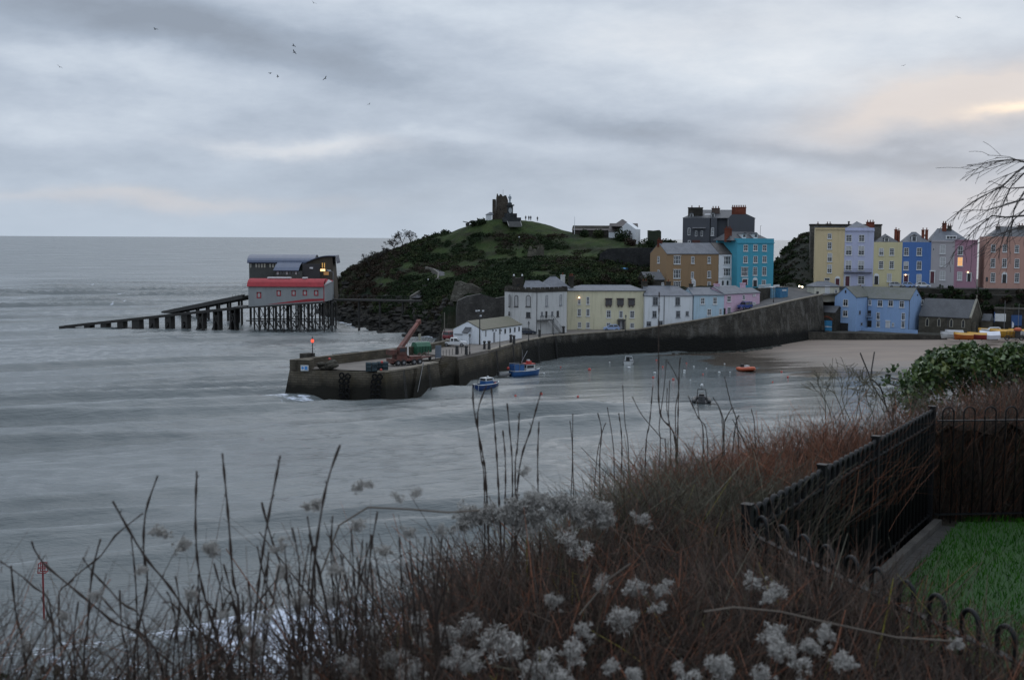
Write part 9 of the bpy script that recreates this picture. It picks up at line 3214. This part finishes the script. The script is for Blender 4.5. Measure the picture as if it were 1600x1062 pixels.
SP = [(900, 850, 24), (865, 938, 15), (992, 918, 20), (1035, 920, 16), (973, 968, 24), (1028, 948, 12), (940, 912, 15), (895, 1015, 22), (912, 985, 16), (845, 1043, 26), (800, 1008, 30), (770, 1000, 26), (735, 975, 22), (738, 1035, 22), (700, 992, 18), (712, 1028, 22), (655, 968, 16), (585, 985, 20), (530, 995, 18), (545, 1040, 20), (480, 1058, 20), (1176, 908, 16), (1208, 926, 20),
      (1208, 990, 22), (1214, 1012, 20), (1246, 1030, 22), (1290, 988, 18), (1320, 1032, 22), (1268, 1010, 18), (1125, 1042, 24), (1072, 1052, 22), (1190, 1052, 18), (955, 1040, 14), (1495, 1005, 12), (990, 1055, 16), (880, 1058, 22), (640, 1050, 22), (660, 1000, 16), (612, 1030, 20), (820, 820, 20), (1000, 808, 14), (945, 795, 16)]
for i in range(30):
    t = i / 29
    SP.append((722 + 228 * t + rnd.uniform(-8, 8), 812 - 20 * math.sin(t * 2.6) + rnd.uniform(-14, 16), rnd.uniform(13, 21)))
for px, py, s_ in ((250, 830, 15), (285, 852, 15), (330, 858, 16), (436, 852, 16), (560, 760, 12), (575, 756, 9), (480, 792, 10), (494, 788, 12), (622, 776, 10), (650, 770, 10), (440, 892, 14), (380, 985, 16), (395, 1012, 18), (415, 960, 14), (150, 930, 12), (40, 1010, 14), (100, 962, 11), (300, 930, 12), (818, 735, 11), (690, 828, 12), (525, 890, 14), (600, 860, 14), (560, 820, 12), (640, 830, 14), (350, 960, 12), (220, 890, 12), (470, 940, 16), (520, 940, 14)):
    SP.append((px, py, s_ * -1))
SHG = 'fluffy seed heads in the foreground hedge'
for i, (px, py, s_) in enumerate(SP):
    yy = min(7.0, max(4.5, 1.72 * 1900 / (py - 372)))
    if s_ < 0:
        yy = 4.5 + (i % 5) * 0.1
    q = W(px, py, yy - 0.06)
    o = heads[i % 5] if i < 5 else heads[i % 5].copy()
    if i >= 5:
        COL.objects.link(o)
    o.location = q
    k = abs(s_) * yy / 1900 / 0.054
    o.scale = (k, k, k * 0.95)
    o.rotation_euler = (rnd.uniform(-.6, .6), rnd.uniform(-.6, .6), rnd.uniform(0, 6.28))
    lab = 'fluffy white seed head on the brown hedge at the bottom of the picture'
    if s_ < 0:
        lab = 'faint grey seed head on thin stems against the water'
    elif i >= 42 or py < 860:
        lab = 'white seed head in the long fluffy band along the crest of the hedge'
    tag(o, lab, 'seed head', SHG)

# ---------------------------------------------------------------- evergreen bushes, twiggy shrub and the drooping tree
GLF = [mat('laurel_leaf', (0.050, 0.088, 0.018), (0.075, 0.110, 0.026), 4, 0.35, spec=0.5), mat('laurel_leaf_dark', (0.018, 0.040, 0.010), (0.026, 0.052, 0.013), 4, 0.45, spec=0.3), mat('laurel_leaf_yellow', (0.10, 0.12, 0.02), (0.07, 0.09, 0.02), 4, 0.4)]
g = np.random.default_rng(77)
bc0 = W(1520, 585, 16.5)
t = thing('evergreen_bush', 'glossy green evergreen bush standing above the brown hedge on the right', 'bush', (bc0.x, bc0.y, GZ))
cl, mid = [], []
for i in range(900):
    px = g.uniform(1418, 1720)
    topy = 543 + max(0, (1475 - px)) * 0.75 + 5 * math.sin(px * 0.09)
    q = W(px, topy + 5 + abs(g.normal(0, 26)), 16.5 + g.uniform(-1.0, 1.2))
    cl.append((q.x, q.y, q.z, 0.15))
    mid.append(0 if g.random() < 0.5 else 1 if g.random() < 0.85 else 2)
leaf_cloud(cl, 18, 0.040, 78, GLF, 'foliage', t, 0.8, mid)
b = MB()
for i in range(9):
    p = Vector((bc0.x - 0.8 + i * 0.3, bc0.y + rnd.uniform(-.4, .4), GZ - 0.1))
    grow(b, p, Vector((rnd.uniform(-.3, .3), rnd.uniform(-.2, .2), 1)), 0.9, 0.03, 2, rnd, 0.6)
b.build('branches', BARK, t)
q = W(70, 1085, 4.6)
t = thing('evergreen_bush', 'dark low bush at the bottom left corner of the picture', 'bush', (q.x, q.y, 25.2))
cl = [(q.x + g.uniform(-.32, .26), q.y + g.uniform(-.25, .3), q.z - 0.02 + g.uniform(-.25, .03) - 0.25 * abs(g.normal(0, .2)), 0.07) for _ in range(150)]
leaf_cloud(cl, 9, 0.03, 79, [LEAFM[0], LEAFM[2]], 'foliage', t, 0.8, [int(k) for k in g.integers(0, 2, 150)])
MB().tube([(q.x, q.y, 24.2), (q.x, q.y, q.z - 0.1)], [0.03, 0.015], 6).build('trunk', BARK, t)
q = W(1350, 660, 13.6)
t = thing('twiggy_shrub', 'fine grey twiggy shrub sticking up against the sand left of the evergreen bush', 'shrub', (q.x, q.y, GZ))
rr = random.Random(9)
b = MB()
for i in range(15):
    px = 1290 + i * 9.5
    p = W(px, 655, 13.6 + rr.uniform(-.4, .4))
    grow(b, p, Vector((rr.uniform(-.35, .35), rr.uniform(-.3, .3), 1.0)), 0.30 + 0.1 * math.sin(i * 0.4), 0.007, 3, rr, 0.8, 0.02, (2, 3), 0.0036)
b.build('twigs', TW[3], t)
cl = []
for i in range(26):
    p = W(rr.uniform(1380, 1432), rr.uniform(570, 625), 13.8)
    cl.append((p.x, p.y, p.z, 0.06))
leaf_cloud(cl, 5, 0.035, 80, GLF, 'leaves', t, 0.8, [int(k) for k in g.integers(0, 2, 26)])

TX_ = (9.3, 15.5)
t = thing('weeping_tree', 'bare weeping tree whose drooping branches hang in from the right edge', 'tree', (TX_[0], TX_[1], GZ))
b = MB()
b.tube([(TX_[0], TX_[1], GZ - 0.3), (TX_[0] + 0.1, TX_[1], 26.5), (TX_[0] - 0.1, TX_[1] - 0.1, 28.3), (TX_[0] - 0.5, TX_[1] - 0.2, 29.6)], [0.17, 0.14, 0.11, 0.07], 9)
b.build('trunk', BARK, t)
cT = crop(1380, 220, 5.9)
LIMBS = [[(2000, 420), (1600, 200), (1298, 195), (1240, 180), (1190, 172), (1000, 190), (880, 225)], [(2000, 500), (1600, 200), (1298, 240), (1230, 290), (1120, 400), (1060, 440), (960, 490), (840, 560), (700, 650), (590, 735)], [(2000, 800), (1600, 640), (1298, 690), (1130, 705), (1000, 690), (930, 750), (830, 830), (720, 950), (640, 1040)],
         [(2000, 520), (1600, 400), (1298, 430), (1150, 440), (1045, 395)], [(2000, 640), (1600, 480), (1298, 540), (1100, 600), (960, 640), (790, 640)], [(2000, 860), (1600, 760), (1298, 790), (1150, 830), (1000, 900), (880, 1020)], [(2000, 420), (1600, 260), (1298, 300), (1180, 420), (1100, 600), (1050, 800)], [(2000, 560), (1600, 420), (1298, 470), (1210, 620), (1180, 800), (1120, 1000)],
         [(2000, 600), (1600, 560), (1298, 640), (1170, 760), (1100, 900), (1060, 1080)], [(2000, 380), (1600, 230), (1298, 215), (1180, 240), (1060, 320), (965, 405)], [(2000, 700), (1600, 620), (1298, 720), (1230, 900), (1200, 1080)], [(1980, 640), (1600, 500), (1298, 590), (1230, 700), (1130, 740), (900, 690)]]
rr = random.Random(31)
TWG = mat('drooping_twig', (0.045, 0.036, 0.034), (0.030, 0.025, 0.023), 3, 0.85)
for li, pts in enumerate(LIMBS[:9]):
    dd = 14.2 + 0.25 * (li % 5) - 0.5
    P_ = [W(*cT(*p), dd + (0.8 if p[0] > 1900 else 0)) for p in pts]
    P_[0] = Vector((TX_[0] - 0.25 * (li % 3), TX_[1] - 0.2, 28.6 + 0.25 * (li % 4)))
    b = MB()
    n_ = len(P_)
    b.tube(P_, [0.019 - 0.0155 * (i / (n_ - 1)) ** 0.6 for i in range(n_)], 6)
    for i in range(1, n_):
        for _ in range(2):
            a = P_[i - 1].lerp(P_[i], rr.random())
            dr = (P_[i] - P_[i - 1]).normalized()
            grow(b, a, dr * 0.9 + Vector((rr.uniform(-.5, .2), rr.uniform(-.5, .5), rr.uniform(-.55, .35))), rr.uniform(0.2, 0.6) * (1.0 if i < n_ - 2 else 0.45), 0.0045, 1, rr, 0.55, 0.10, (1, 2), 0.0026)
    b.build('limb', TWG, t)
for k in range(8):
    b = MB()
    a_ = rr.uniform(-1.5, 1.9)
    grow(b, Vector((TX_[0] - 0.1 - 0.05 * k, TX_[1] - 0.15, 28.4 + 0.14 * k)), Vector((math.cos(a_) * 0.8 + 0.1, math.sin(a_) * 0.8, 0.75)), 1.7, 0.055, 4, rr, 0.6, 0.12, (2, 4), 0.0035, 5)
    b.build('limb', TWG, t)
